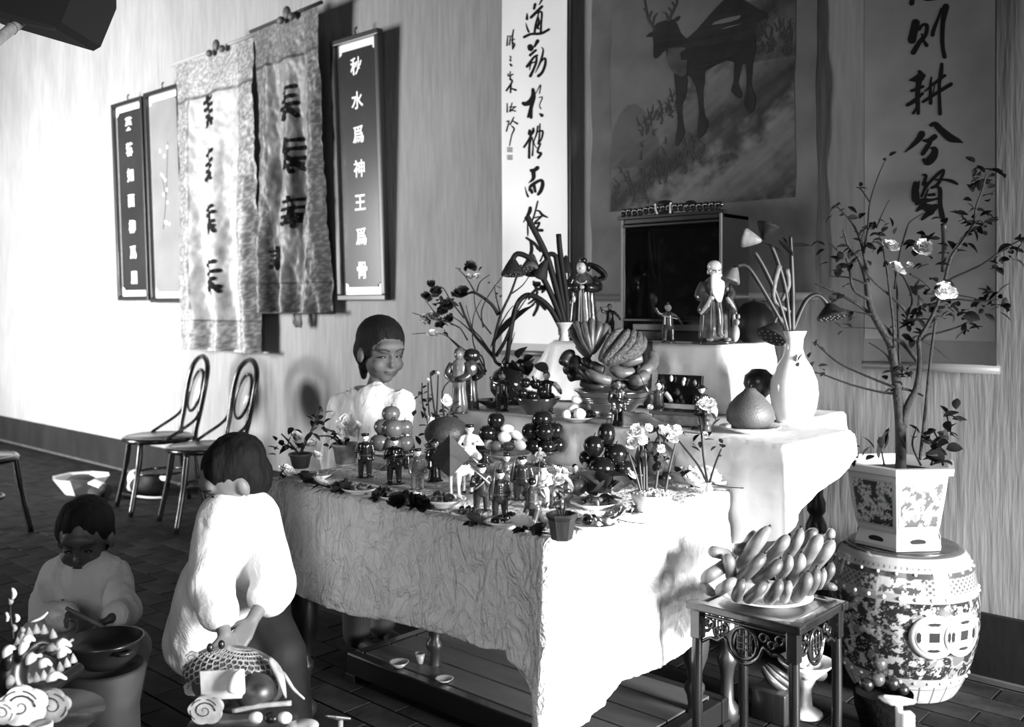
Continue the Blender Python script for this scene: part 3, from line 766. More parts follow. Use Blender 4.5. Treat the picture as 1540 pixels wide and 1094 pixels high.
# top step: a box against the wall under a cloth
VX0, VX1, VY0, VY1 = -2.70, -1.86, 3.25, 3.66
t = thing('step_box', 'wooden box making the highest step of the altar under its cloth', 'box', ((VX0 + VX1) / 2, (VY0 + VY1) / 2, Z2 + .002))
MB().box((0, 0, .13), (VX1 - VX0 - .01, VY1 - VY0 - .01, .255), None, .004).build('case', LEGM, t, False)
def hem3(side, t):
    return Z2 + .012
def fold3(side, t, s, drop):
    f = .05 * drop
    if side == 'R': return .20 * drop * math.exp(-((t - .35) / .12) ** 2) * 0 + .05 * math.sin(t * 14) * drop + .02 * drop
    if side == 'F': f += .10 * math.sin(s * 24 + 1) * drop * drop * 2 + .02 * math.sin(s * 50) * drop
    if side in ('CLF',): f += .5 * drop * math.sin(t * PI)
    if side == 'F' and t < .15: f += (1 - t / .15) * .35 * drop
    if side == 'L': f += .35 * drop * max(0, t - .5) * 2
    return f
cl = drape('tablecloth', VX0 - .005, VX1 + .005, VY0 - .005, VY1, Z3, hem3, CLOTHM2, None, .006, fold3, seed=8.0, flare=.03)
tag(cl, 'white cloth draped in folds over the highest step under the statues', 'tablecloth')
# low platform under the front table
t = thing('low_platform', 'low dark plank platform on the floor under the front table', 'platform', (-2.15, 2.42, 0))
for i in range(4):
    MB().box((0, -.15 + i * .125, .088), (1.12, .118, .02), None, .003).build('plank', mat(.05, .5, 0, .5, 5, .2, 40, 0, (.2, 1, 1)), t, False)
MB().box((0, -.235, .06), (1.22, .04, .075), None, .005).build('front_rail', BLACKWOOD, t, False)
MB().box((0, .30, .06), (1.22, .04, .075), None, .005).build('back_rail', BLACKWOOD, t, False)
for sx in (-.59, .59):
    MB().box((sx, .03, .06), (.04, .49, .074), None, .005).build('side_rail', BLACKWOOD, t, False)
    for sy in (-.235, .30):
        MB().box((sx, sy, .012), (.05, .05, .024)).build('foot', BLACKWOOD, t, False)

# ---------------------------------------------------------------- small carved side table
ZS = .56
SX0, SX1, SY0_, SY1_ = -1.366, -1.06, 2.22, 2.50
cx, cy = (SX0 + SX1) / 2, (SY0_ + SY1_) / 2; hw, hd = (SX1 - SX0) / 2, (SY1_ - SY0_) / 2
t = thing('side_table', 'small square dark carved side table with fretwork aprons carrying bananas', 'table', (cx, cy, 0))
SW = mat(0.012, 0.25, 0, .4, 14, .05, 60, .5, (1, 1, .3))
b = MB().box((0, 0, ZS - .012), (hw * 2 - .05, hd * 2 - .05, .014))
b.build('top_panel', SW, t, False)
for nm, c, d in (('top_rail', (0, -hd + .012, ZS - .011), (hw * 2 + .02, .034, .022)), ('top_rail', (0, hd - .012, ZS - .011), (hw * 2 + .02, .034, .022)), ('top_rail', (-hw + .012, 0, ZS - .011), (.034, hd * 2 - .045, .022)), ('top_rail', (hw - .012, 0, ZS - .011), (.034, hd * 2 - .045, .022))):
    MB().box(c, d, None, .005).build(nm, SW, t, False)
for sx in (-1, 1):
    for sy in (-1, 1):
        lg = MB()
        pts = [(sx * (hw - .016), sy * (hd - .016), ZS - .024), (sx * (hw - .014), sy * (hd - .014), .30), (sx * (hw - .018), sy * (hd - .018), .05), (sx * (hw - .010), sy * (hd - .010), .012)]
        lg.tube(cr(pts, 4), .0145, 8); lg.box((sx * (hw - .010), sy * (hd - .010), .007), (.034, .034, .014), None, .003)
        lg.build('leg', SW, t)
        MB().box((sx * (hw - .016), sy * (hd - .016), ZS - .06), (.03, .03, .075), None, .003).build('leg_block', SW, t, False)
def fret(ax, sgn, L):
    g = MB(); r = .0045
    def q(a, z):
        return (a, sgn * (hd - .016), z) if ax == 'x' else (sgn * (hw - .016), a, z)
    z0 = ZS - .03
    def cur(p, rr=r): g.tube([q(*k) for k in cr(p, 5)], rr, 6)
    cur([(-L, z0 - .004), (0, z0 - .004), (L, z0 - .004)], .005)
    cur([(-L, z0 - .075), (-L * .8, z0 - .06), (-L * .62, z0 - .062), (-L * .45, z0 - .05), (-L * .30, z0 - .085), (0, z0 - .105), (L * .30, z0 - .085), (L * .45, z0 - .05), (L * .62, z0 - .062), (L * .8, z0 - .06), (L, z0 - .075)], .005)
    cir = [(.036 * math.cos(k * PI / 6), z0 - .052 + .040 * math.sin(k * PI / 6)) for k in range(13)]
    cur(cir, .0045)
    for a in (-.018, 0, .018): cur([(a, z0 - .022), (a, z0 - .082)], .003)
    for zz_ in (-.035, -.052, -.068): cur([(-.022, z0 + zz_), (.022, z0 + zz_)], .003)
    for s in (-1, 1):
        for (ca, cz, rr) in ((.055, .026, .013), (.078, .04, .012), (.10, .024, .014), (.118, .045, .012)):
            if ca + rr < L:
                cur([(s * (ca + rr * math.cos(k * PI / 4) * (1 - k * .05)), z0 - cz + rr * math.sin(k * PI / 4) * (1 - k * .05)) for k in range(10)], .0032)
    return g
for ax, sg, L in (('x', -1, hw - .03), ('x', 1, hw - .03), ('y', 1, hd - .03), ('y', -1, hd - .03)):
    fret(ax, sg, L).build('fretwork_apron', SW, t)
for z_ in (.10,):
    for sy in (-1, 1): MB().box((0, sy * (hd - .018), z_), (hw * 2 - .05, .012, .016), None, .002).build('stretcher', SW, t, False)
    for sx in (-1, 1): MB().box((sx * (hw - .018), 0, z_), (.012, hd * 2 - .05, .016), None, .002).build('stretcher', SW, t, False)

# ---------------------------------------------------------------- garden stool
t = thing('garden_stool', 'large barrel shaped porcelain garden stool with coin openings and studs', 'stool', (-1.256, 3.465, 0))
STH = .505
def stool_r(z):
    k = z / STH
    return .168 + .064 * math.sin(min(1, max(0, (k - .0) / 1.0)) * PI) ** .75 + .035 * k
prof = [(0.0, 0.0), (.165, 0.0), (.170, .008)] + [(stool_r(z), z) for z in [STH * i / 30 for i in range(1, 29)]] + [(.205, STH - .012), (.190, STH - .002), (.10, STH), (0, STH)]
b = MB().lathe(prof, 64)
o = b.build('barrel', vcol_mat('glazed_barrel', .12, .5, coat=.5), t)
ca = o.data.color_attributes.new('tone', 'FLOAT_COLOR', 'POINT')
# dense recolour: rebuild as a finer surface so that the glaze pattern is crisp
bpy.data.objects.remove(o)
def stool_tone(a, z):
    k = z / STH; c = .06
    arcx = a * .22
    n = fbm(arcx * 16, z * 16, 1.0); n2 = fbm(arcx * 34, z * 34, 6.0)
    if k > .955: return .06 if k > .985 else .34
    if k > .90: return .34 if abs(math.sin(a * 38)) > .45 or abs(k - .928) > .010 else .12
    if k > .865: return .05
    if k > .77:                                             # collar with lattice and white cartouches
        s = (a * 3 / PI + .3) % 2
        if abs(s - 1) < .42: return .42 if n2 < .12 else .06
        return .22 if (math.sin(a * 60 + z * 300) > .3 or math.sin(a * 60 - z * 300) > .3) else .06
    if k > .715: return .28
    if k < .14: return .34 if abs(math.sin(a * 13)) > .16 and abs(math.sin(z * 160)) > .1 else .08
    if k < .20: return .25
    # main band: scrolling flowers on a dark ground with pale lobed panels
    for pa in (-2.62 - .15, -.30, 1.9, 3.66):
        da = (a - pa + PI) % (2 * PI) - PI
        rr = math.hypot(da * .22, (z - STH * .46)) * (1 + .12 * math.cos(8 * math.atan2(z - STH * .46, da * .22)))
        if rr < .082:
            return .10 if n > .02 else .02
        if rr < .090: return .18
    if n2 > .24: return .32
    if n2 > .19: return .18
    if n > .30: return .15
    if abs(n) < .022: return .10
    return .018
NA, NZ = 420, 170
vs = []; fs = []; cols = []
for j in range(NZ + 1):
    z = STH * j / NZ
    rr = stool_r(z)
    if j == 0: rr = .166
    if z > STH * .955: rr -= .012 * ((z - STH * .955) / (STH * .045)) ** 2 + .002
    for i in range(NA):
        a = 2 * PI * i / NA
        vs.append((rr * math.cos(a), rr * math.sin(a), z)); c = stool_tone(a if a < PI else a - 2 * PI, z); cols += [c, c, c, 1]
for j in range(NZ):
    for i in range(NA):
        a = j * NA + i; c = j * NA + (i + 1) % NA; fs.append((a, c, c + NA, a + NA))
fs.append(tuple(range(NZ * NA, (NZ + 1) * NA)))
o = newmesh('barrel', vs, fs, vcol_mat('glazed_barrel', .12, .5, coat=.5), t)
o.data.color_attributes.new('tone', 'FLOAT_COLOR', 'POINT').data.foreach_set('color', cols)
autosmooth(o, 50)
MB().lathe([(0, STH), (.185, STH), (.18, STH + .004), (.0, STH + .007)], 48).build('top_disc', mat(.03, .25, 0, .4, 12, coat=.3), t)
stud_me = None
for band, n_, rr_ in ((.74, 30, .007), (.895, 24, .006), (.17, 30, .006)):
    for i in range(n_):
        a = 2 * PI * i / n_
        if stud_me is None: so = MB().ell((0, 0, 0), 1, 10, 6).build('stud', PORC, t); stud_me = so.data
        else: so = link(bpy.data.objects.new('stud', stud_me), t)
        z = STH * band; r0 = stool_r(z); so.location = (r0 * math.cos(a), r0 * math.sin(a), z); so.scale = (rr_,) * 3
# openwork double coin medallion on the side to the right of the lens
cam_a = math.atan2(-3.465, 1.256)
def coin(ac, parent):
    g = MB(); zc = STH * .50
    def S(da, dz, off): 
        a = ac + da / .225; z = zc + dz; r0 = stool_r(z) + off; return (r0 * math.cos(a), r0 * math.sin(a), z)
    for (ro, ri, off) in ((.074, .058, .006), (.060, .050, .004)):
        n = 40; vs = []; 
        for k in range(n):
            t_ = 2 * PI * k / n
            vs += [S(ro * math.cos(t_), ro * math.sin(t_), off), S(ri * math.cos(t_), ri * math.sin(t_), off), S(ro * math.cos(t_), ro * math.sin(t_), -.004)]
        g.add(vs, [(3 * k, 3 * ((k + 1) % n), 3 * ((k + 1) % n) + 1, 3 * k + 1) for k in range(n)] + [(3 * k + 2, 3 * ((k + 1) % n) + 2, 3 * ((k + 1) % n), 3 * k) for k in range(n)])
    # four-lobed net round a square hole
    n = 48; vs = []
    for k in range(n):
        t_ = 2 * PI * k / n; ro = .052; ri = .016 / max(abs(math.cos(t_)), abs(math.sin(t_)))
        vs += [S(ro * math.cos(t_), ro * math.sin(t_), .003), S(ri * math.cos(t_), ri * math.sin(t_), .003)]
    g.add(vs, [(2 * k, 2 * ((k + 1) % n), 2 * ((k + 1) % n) + 1, 2 * k + 1) for k in range(n)])
    g.build('coin_medallion', mat(.45, .2, coat=.2), parent)
    h = MB()
    for q in range(4):
        a0 = q * PI / 2
        pts = [S(.050 * math.cos(a0 + s), .050 * math.sin(a0 + s), .0062) for s in (-.42, -.2, 0, .2, .42)] + [S(.040 * math.cos(a0 + s), .040 * math.sin(a0 + s), .0062) for s in (.25, 0, -.25)]
        h.add(pts, [tuple(range(8))])
    h.add([S(a_, b_, .002) for a_, b_ in ((-.0155, -.0155), (.0155, -.0155), (.0155, .0155), (-.0155, .0155))], [(0, 1, 2, 3)])
    h.build('openings', mat(.005, .9), parent)
coin(cam_a + .40, t); coin(cam_a + .86, t)

# ---------------------------------------------------------------- hexagonal flower pot
PXc, PYc, PZ = -1.262, 3.44, STH + .008
t = thing('hexagonal_planter', 'white hexagonal porcelain planter painted with flowers standing on the garden stool', 'planter', (PXc, PYc, PZ))
base_a = math.atan2(-PYc, -PXc) - R(2)
def hexring(r, z): return [(r * math.cos(base_a + k * PI / 3), r * math.sin(base_a + k * PI / 3), z) for k in range(6)]
def hexbody(prof, nsub=1):
    g = MB(); rings = [hexring(r, z) for r, z in prof]
    vs = [v for r in rings for v in r]; fs = []
    for j in range(len(prof) - 1):
        for k in range(6):
            a = j * 6 + k; b2 = j * 6 + (k + 1) % 6; fs.append((a, b2, b2 + 6, a + 6))
    return g.add(vs, fs)
hb = hexbody([(.150, .062), (.158, .09), (.178, .20), (.186, .255), (.205, .262), (.208, .285), (.186, .287), (.176, .25)])
hb.build('bowl', mat(.45, .15, coat=.3), t, False)
ft = hexbody([(.0, .0), (.158, .0), (.160, .012), (.146, .055), (.150, .062), (.0, .063)])
ft.build('stand', mat(.45, .15, coat=.3), t, False)
# painted panels and foot openings
for k in range(6):
    def S(u_, z, off=.0015, k=k):
        kk = [(.150, .062), (.158, .09), (.178, .20), (.186, .255)]
        for (r0, z0), (r1, z1) in zip(kk, kk[1:]):
            if z <= z1: r = r0 + (r1 - r0) * (z - z0) / (z1 - z0); break
        A_ = Vector((math.cos(base_a + k * PI / 3), math.sin(base_a + k * PI / 3), 0)) * r; B2 = Vector((math.cos(base_a + (k + 1) * PI / 3), math.sin(base_a + (k + 1) * PI / 3), 0)) * r
        p = A_.lerp(B2, u_); n_ = (A_ + B2).normalized() * off
        return Vector((p.x, p.y, z)) + n_
    def tone(a, b, k=k):
        n = fbm(a * 5 + k * 7, b * 5, 2.0); n2 = fbm(a * 14, b * 12 + k * 5, 3.0)
        env = 1 - abs(b - .45) * 1.3
        if min(a, 1 - a) < .03 or b > .97 or b < .03: return .35
        if n > .12 - .1 * env + .08: return .03 + .02 * (k % 2 == 0)
        if n2 > .20: return .14
        return .42
    surf(lambda a, b: S(.05 + .9 * a, .075 + .165 * b), 44, 36, 'painted_panel', vcol_mat('painted_porcelain', .15, .5, coat=.4) if k == 0 else bpy.data.materials['painted_porcelain'], t, tone)
    A_ = Vector(hexring(.1545, .03)[k]); B2 = Vector(hexring(.1545, .03)[(k + 1) % 6]); mid = (A_ + B2) / 2 * 1.012; d = (B2 - A_).normalized()
    g = MB(); g.add([mid + d * .030 * math.cos(s * PI / 6) + Vector((0, 0, .011 * math.sin(s * PI / 6))) for s in range(12)], [tuple(range(12))])
    g.build('foot_opening', mat(.005, .9), t, False)
soil = hexbody([(.0, .250), (.178, .250)]); soil.build('soil', mat(.012, .95, 0, .6, 60, .8, 90), t, False)
# ================================================================ CHAIRS
def chair(loc, rz, label):
    t = thing('bentwood_chair', label, 'chair', loc, rz)
    W = mat(.007, .25, coat=.3)
    SZ = .475; t.scale = (1.06, 1.06, 1.02)
    MB().tube([(.20 * math.cos(a) , .20 * math.sin(a) * 1.0, SZ - .015) for a in [2 * PI * k / 32 for k in range(33)]], .018, 8).build('seat_ring', W, t)
    MB().lathe([(0, SZ - .012), (.19, SZ - .010), (.192, SZ), (.0, SZ + .004)], 32).build('seat', mat(.10, .3, 0, .3, 10, coat=.3), t)
    for sx in (-1, 1):
        MB().tube(cr([(sx * .15, -.14, SZ - .02), (sx * .165, -.165, .25), (sx * .19, -.21, 0.005)], 5), [.019] * 5 + [.016] * 6, 8).build('front_leg', W, t)
    # each rear leg runs up into the hoop of the back
    pts = [(-.19, .24, 0.005), (-.17, .19, .25), (-.165, .18, SZ), (-.175, .205, .62), (-.19, .235, .80), (-.15, .262, .93), (0, .275, .985), (.15, .262, .93), (.19, .235, .80), (.175, .205, .62), (.165, .18, SZ), (.17, .19, .25), (.19, .24, 0.005)]
    MB().tube(cr(pts, 6), .0165, 8).build('back_hoop', W, t)
    inner = [(.115 * math.sin(a), .232 + .035 * math.cos(a) , .76 + .135 * math.cos(a)) for a in [2 * PI * k / 24 for k in range(25)]]
    MB().tube(inner, .011, 8).build('inner_ring', W, t)
    vs = [(0, .228, .76)] + [(p[0] * .95, p[1], .76 + (p[2] - .76) * .95) for p in inner[:-1]]
    newmesh('back_panel', vs, [(0, 1 + (k + 1) % 24, 1 + k) for k in range(24)], mat(.42, .18, 0, .15, 8, coat=.4), t).modifiers.new('s', 'SOLIDIFY').thickness = .006
    MB().tube([(.135 * math.cos(a), .01 + .15 * math.sin(a), .24) for a in [2 * PI * k / 24 for k in range(25)]], .010, 8).build('stretcher_ring', W, t)
    for sx in (-1, 1):
        MB().tube(cr([(sx * .18, .215, .66), (sx * .195, .17, .585), (sx * .20, .06, .51), (sx * .19, .0, SZ + .0)], 6), .010, 7).build('arm_bracket', W, t)
    return t
chair((-6.03, 3.16, 0), R(-14), 'black bentwood chair further left, its pale oval back panel lit')
chair((-5.40, 3.13, 0), R(-14), 'black bentwood chair nearer the standing child, below the light satin banner')
# a third chair at the left edge: only its seat edge and one curved leg are in view
p = PD(-38, 640, 5.5)
chair((p.x, p.y, 0), R(132), 'black chair cut off by the left edge of the picture')

# ================================================================ PEOPLE
SKIN = mat(.075, .6, 0, .06, 6, spec=.25)
SKIND = mat(.06, .5, 0, .06, 6, spec=.4)
HAIR = mat(.004, .75, 0, .3, 40, .3, 120, spec=.15, stretch=(1, 1, .2))
SHIRT1 = creased_cloth('blouse_cotton', .70, .35); SHIRT2 = creased_cloth('shirt_cotton', .60, .22); SHIRT3 = creased_cloth('grey_cotton', .60, .4)
def face_frame(c, fdir, roll=0.0):
    f = Vector(fdir).normalized(); up = Vector((0, 0, 1))
    x = f.cross(up).normalized(); x = -x                   # the head's own left along +X when facing -Y
    y = -f; z = x.cross(y).normalized()
    M = Matrix((( x.x, y.x, z.x), (x.y, y.y, z.y), (x.z, y.z, z.z))).to_4x4()
    return Matrix.Translation(Vector(c)) @ M @ Matrix.Rotation(roll, 4, 'Y')
def mesh_ell(c, r, M):
    b = MB().ell(c, r, 18, 12, None); return ('m', [M @ v for v in b.v], b.f)
def head_prims(M, k=1.0):
    P = lambda c, r: mesh_ell(tuple(a * k for a in c), tuple(a * k for a in r), M)
    return [P((0, .012, .03), (.074, .088, .082)), P((0, -.018, -.025), (.060, .062, .068)), P((0, -.045, -.070), (.026, .024, .022)),
            P((.032, -.052, -.028), (.026, .022, .024)), P((-.032, -.052, -.028), (.026, .022, .024)),
            P((0, -.064, .035), (.050, .020, .024)), P((0, -.082, -.020), (.0115, .014, .012)), P((0, -.075, -.002), (.008, .012, .022)),
            P((.010, -.076, -.022), (.007, .008, .006)), P((-.010, -.076, -.022), (.007, .008, .006)),
            P((0, -.074, -.043), (.020, .009, .0055)), P((0, -.072, -.051), (.016, .009, .0055)),
            P((.074, .008, -.008), (.010, .018, .028)), P((-.074, .008, -.008), (.010, .018, .028))]
def eyes(M, parent, k=1.0, down=0.0):
    for s in (-1, 1):
        b = MB().ell((s * .029 * k, -.0705 * k, .004 * k), (.0130 * k, .006 * k, .0038 * k), 12, 8)
        b.v = [M @ v for v in b.v]; b.build('eye', mat(.012, .25), parent)
        b = MB().tube(cr([(s * .012 * k, -.082 * k, .026 * k), (s * .030 * k, -.080 * k, .032 * k), (s * .048 * k, -.068 * k, .028 * k)], 4), .0028 * k, 6)
        b.v = [M @ v for v in b.v]; b.build('eyebrow', mat(.012, .8), parent)
    b = MB().tube(cr([(-.018 * k, -.079 * k, -.0465 * k), (0, -.0835 * k, -.0455 * k), (.018 * k, -.079 * k, -.0475 * k)], 4), .0022 * k, 6)
    b.v = [M @ v for v in b.v]; b.build('mouth', mat(.03, .5), parent)
def hand_prims(w, d, palm_n, s=1.0, curl=.5):
    """hand at wrist w pointing along d, palm facing palm_n; five bent fingers"""
    d = Vector(d).normalized(); n = Vector(palm_n); n = (n - d * n.dot(d)).normalized(); side = d.cross(n)
    w = Vector(w); pr = []
    pc = w + d * .035 * s
    for k in (-1, -.33, .33, 1): pr.append(('c', w + side * k * .010 * s, w + d * .058 * s + side * k * .020 * s, .011 * s, .010 * s))
    for i, (k, L) in enumerate(((-1, .85), (-.33, 1.0), (.33, .95), (1, .75))):
        b0 = w + d * .062 * s + side * k * .021 * s; a = curl
        p = b0; dd = d
        for j, seg in enumerate((.026, .020, .016)):
            ang = a * (1 + j * .5)
            dd = (d * math.cos(ang) + n * math.sin(ang)).normalized()
            q = p + dd * seg * L * s; pr.append(('c', p, q, (.0078 - .0008 * j) * s, (.0072 - .0010 * j) * s)); p = q
    tb = w + d * .018 * s + side * -.020 * s
    t1 = tb + (d * .6 - side * .7 + n * .35).normalized() * .028 * s; t2 = t1 + (d * .8 - side * .2 + n * .6).normalized() * .024 * s
    pr += [('c', tb, t1, .0105 * s, .009 * s), ('c', t1, t2, .009 * s, .0075 * s)]
    return pr
def wrinkle(o, amp=.006, sc_=9, vert=.35, seed=0.0, ridge=False):
    me = o.data; me.update()
    for v in me.vertices:
        c = v.co; n = v.normal
        k = fbm(c.x * sc_, c.y * sc_, c.z * sc_ * vert + seed, 1.0, 3)
        if ridge: k = .5 - 1.6 * abs(k) + .5 * fbm(c.x * 5, c.y * 5, c.z * 3 + seed, 1.0, 2)
        v.co = c + n * k * amp
def hair_cap(M, k, parent, extra=(), name='hair', rough=.004, sc_=24):
    pr = [mesh_ell((0, .022 * k, .045 * k), (.083 * k, .092 * k, .083 * k), M), mesh_ell((0, .045 * k, .0), (.080 * k, .072 * k, .080 * k), M)]
    pr += list(extra)
    o = blob(name, pr, HAIR, .006, 5, parent); wrinkle(o, rough, sc_, .25, k); return o
# ---- girl standing at the left end of the table
gd = 3.86
hc = PD(574, 531, gd)
M = face_frame(hc, (1.0, -.25, -.22)); kg = 1.18
shl = PD(512, 612, gd + .0); shr = PD(600, 606, gd - .10)
mid = (shl + shr) / 2; nk = hc + Vector((-.01, .0, -.10)); pel = Vector((mid.x - .0, mid.y, .60))
elL = shl + Vector((-.03, -.02, -.21)); elR = shr + Vector((.02, -.03, -.21))
wrL = elL + Vector((.07, -.02, -.17)); wrR = elR + Vector((.06, -.02, -.16))
pr = head_prims(M, kg) + [('c', mid + Vector((0, 0, .01)), hc + Vector((-.01, 0, -.07)), .034, .032), ('c', mid + Vector((0, 0, -.04)), pel, .060, .070), ('c', shl, shr, .028, .028),
      ('c', shl, elL, .032, .026), ('c', elL, wrL, .026, .018), ('c', shr, elR, .032, .026), ('c', elR, wrR, .026, .018)]
legs = []
for s in (-1, 1):
    hp = pel + Vector((.0, s * .06, -.02)); kn = Vector((pel.x, pel.y + s * .065, .33)); an = Vector((pel.x, pel.y + s * .065, .06))
    legs += [('c', hp, kn, .062, .044), ('c', kn, an, .042, .026), ('c', an + Vector((0, 0, -.02)), an + Vector((.11, 0, -.035)), .026, .022)]
pr += legs + hand_prims(wrL, (.3, 0, -1), (0, -1, 0), .9) + hand_prims(wrR, (.3, 0, -1), (0, -1, 0), .9)
girl = blob('person', pr, SKIN, .005, 5)
tag(girl, 'girl with pulled back dark hair and white blouse standing at the table end, looking down', 'person')
eyes(M, girl, kg)
pony = [('c', M @ Vector((0, .09 * kg, -.01)), M @ Vector((.0, .125 * kg, -.07)), .030, .028), ('c', M @ Vector((0, .125 * kg, -.07)), M @ Vector((.01, .14 * kg, -.145)), .030, .014)]
hair_cap(M, kg, girl, pony + [mesh_ell((.0, .0, .07), (.074, .075, .058), M), mesh_ell((.066, .0, .03), (.022, .05, .055), M), mesh_ell((-.066, .0, .03), (.022, .05, .055), M)], rough=.002, sc_=60)
b = MB().tube([(M @ Vector((.024 * math.cos(a), .098 * kg, -.02 + .024 * math.sin(a)))) for a in [k * PI / 5 for k in range(11)]], .006, 6); b.build('hair_tie', mat(.1, .6), girl)
sh = blob('blouse', [('c', mid + Vector((0, 0, -.02)), pel + Vector((0, 0, .02)), .100, .125), ('c', shl + Vector((0, 0, -.01)), shr + Vector((0, 0, -.01)), .056, .056), ('c', shl + Vector((0, 0, -.0)), mid + Vector((0, 0, .035)), .045, .050), ('c', shr, mid + Vector((0, 0, .035)), .045, .050), ('c', mid + Vector((.03, 0, .0)), mid + Vector((.04, 0, -.2)), .09, .10), ('c', shl.lerp(mid, .4) + Vector((0, 0, -.05)), elL.lerp(pel, .45), .075, .085), ('c', shr.lerp(mid, .4) + Vector((0, 0, -.05)), elR.lerp(pel, .45), .075, .085),
     ('c', shl, elL, .050, .056), ('c', elL, wrL, .054, .048), ('c', shr, elR, .050, .056), ('c', elR, wrR, .054, .048)], SHIRT1, .008, 4, girl)
wrinkle(sh, .016, 9, .25)
nb = mid + Vector((-.005, 0, .052)); ringp = [nb + Vector((.052 * math.cos(a), .060 * math.sin(a), -.012 * math.cos(a))) for a in [k_ * PI / 12 for k_ in range(25)]]
MB().tube(ringp, .010, 8).build('collar', SHIRT1, girl)
blob('trousers', [('c', pel, pel + Vector((0, 0, -.06)), .105, .10)] + [('c', l[1], l[2], l[3] + .02, l[4] + .028) for l in legs if abs(l[1][2] - l[2][2]) > .1], mat(.02, .8), .011, 4, girl)

# ---- child bending over in front of the table's left corner
hc = PD(350, 726, 2.70); fdir = Vector((-FX * .45 - RX * .75, -FY * .45 - RY * .75, -.50))
M = face_frame(hc, fdir); kb = .98
shL = PD(325, 790, 2.66); shR = PD(392, 782, 2.72); mid = (shL + shR) / 2
pel = PD(385, 915, 2.86)
elR = PD(412, 880, 2.66); wrR = PD(378, 935, 2.56)
elL = PD(318, 880, 2.56); wrL = PD(338, 955, 2.48)
pr = head_prims(M, kb) + [('c', mid, hc + Vector((0, 0, -.03)), .034, .032), ('c', mid.lerp(pel, .15), pel, .058, .07), ('c', shL, shR, .026, .026),
     ('c', shL, elL, .032, .026), ('c', elL, wrL, .026, .018), ('c', shR, elR, .032, .026), ('c', elR, wrR, .026, .018)]
kneeR = PD(425, 985, 2.74); footR = Vector((kneeR.x - .02, kneeR.y + .06, .04)); kneeL = PD(365, 1000, 2.72); footL = Vector((kneeL.x - .02, kneeL.y + .08, .04))
pr += [('c', pel + Vector((.03, 0, -.02)), kneeR, .062, .045), ('c', kneeR, footR, .043, .026), ('c', footR, footR + Vector((-.02, -.11, -.015)), .026, .02),
       ('c', pel + Vector((-.06, 0, -.02)), kneeL, .062, .045), ('c', kneeL, footL, .043, .026), ('c', footL, footL + Vector((-.02, -.11, -.015)), .026, .02)]
tgt = PD(345, 985, 2.44)
pr += hand_prims(wrR, tgt - wrR, (-.3, -.3, -1), .95, .45) + hand_prims(wrL, tgt - wrL, (.2, -.2, -1), .95, .45)
boy = blob('person', pr, mat(.13, .5, 0, .06, 6, spec=.3), .005, 5)
tag(boy, 'child in loose white shirt and black trousers bending down before the table corner', 'person')
eyes(M, boy, kb)
hair_cap(M, kb, boy, [mesh_ell((0, .04, .05), (.084, .085, .078), M)], rough=.005)
sh = blob('shirt', [('c', mid + Vector((0, 0, -.0)), pel + Vector((-.05, -.02, -.04)), .085, .135), ('c', shL, shR, .058, .058), ('c', mid + Vector((-.06, -.05, -.15)), pel + Vector((-.13, -.12, -.10)), .08, .10),
     ('c', shL, elL, .056, .062), ('c', elL, elL.lerp(wrL, .5), .058, .056), ('c', shR, elR, .060, .066), ('c', elR, elR.lerp(wrR, .30), .064, .060), ('c', shL.lerp(mid, .5), shL.lerp(pel, .6), .09, .10), ('c', shR.lerp(mid, .5), shR.lerp(pel, .6), .09, .10)], SHIRT2, .008, 4, boy)
wrinkle(sh, .009, 7, .22, 3.0)
blob('trousers', [('c', pel + Vector((.03, 0, -.03)), kneeR, .085, .070), ('c', kneeR, kneeR.lerp(footR, .82), .068, .062), ('c', pel + Vector((-.06, 0, -.03)), kneeL, .085, .070), ('c', kneeL, kneeL.lerp(footL, .82), .068, .062), ('e', pel, (.11, .10, .09))], mat(.010, .8, 0, .3, 20), .010, 4, boy)

# ---- small child squatting at the left with a stick over a pot
dC = 3.28
hc = PD(128, 812, dC); fdir = Vector((-FX * .9 + RX * .12, -FY * .9 + RY * .12, -.32))
M = face_frame(hc, fdir); kc = 1.12
shL = PD(84, 868, dC + .02); shR = PD(170, 866, dC - .02); mid = (shL + shR) / 2; pel = PD(122, 965, dC + .06)
elL = PD(68, 930, dC - .10); wrL = PD(105, 926, dC - .24); elR = PD(188, 920, dC - .12); wrR = PD(168, 930, dC - .24)
kL = PD(58, 962, dC - .22); fL = Vector((kL.x + .05, kL.y - .02, .04)); kR = PD(196, 975, dC - .22); fR = Vector((kR.x - .02, kR.y - .02, .04))
pr = head_prims(M, kc) + [('c', mid, hc + Vector((0, 0, -.04)), .033, .032), ('c', mid.lerp(pel, .15), pel, .056, .07), ('c', shL, shR, .026, .026),
     ('c', shL, elL, .031, .025), ('c', elL, wrL, .025, .018), ('c', shR, elR, .031, .025), ('c', elR, wrR, .025, .018),
     ('c', pel, kL, .062, .042), ('c', kL, fL, .040, .026), ('c', fL, fL + Vector((.07, -.08, -.015)), .025, .02), ('c', pel, kR, .062, .042), ('c', kR, fR, .040, .026), ('c', fR, fR + Vector((.05, -.09, -.015)), .025, .02)]
s0 = PD(100, 915, dC - .30); s1 = PD(183, 958, dC - .36)
sd = (s1 - s0).normalized()
pr += hand_prims(wrL, (s1 - wrL), (0, -.3, -1), .95, .9) + hand_prims(wrR, Vector((-.35, -.5, -.25)), (0, 0, -1), .95, .8)
kid = blob('person', pr, SKIND, .005, 5)
tag(kid, 'small child in a pale shirt squatting at far left, stirring a pot with a stick', 'person')
eyes(M, kid, kc)
hair_cap(M, kc, kid, [mesh_ell((0, .01, .065), (.088, .085, .062), M), mesh_ell((-.075, .03, .02), (.03, .05, .05), M)], rough=.005)
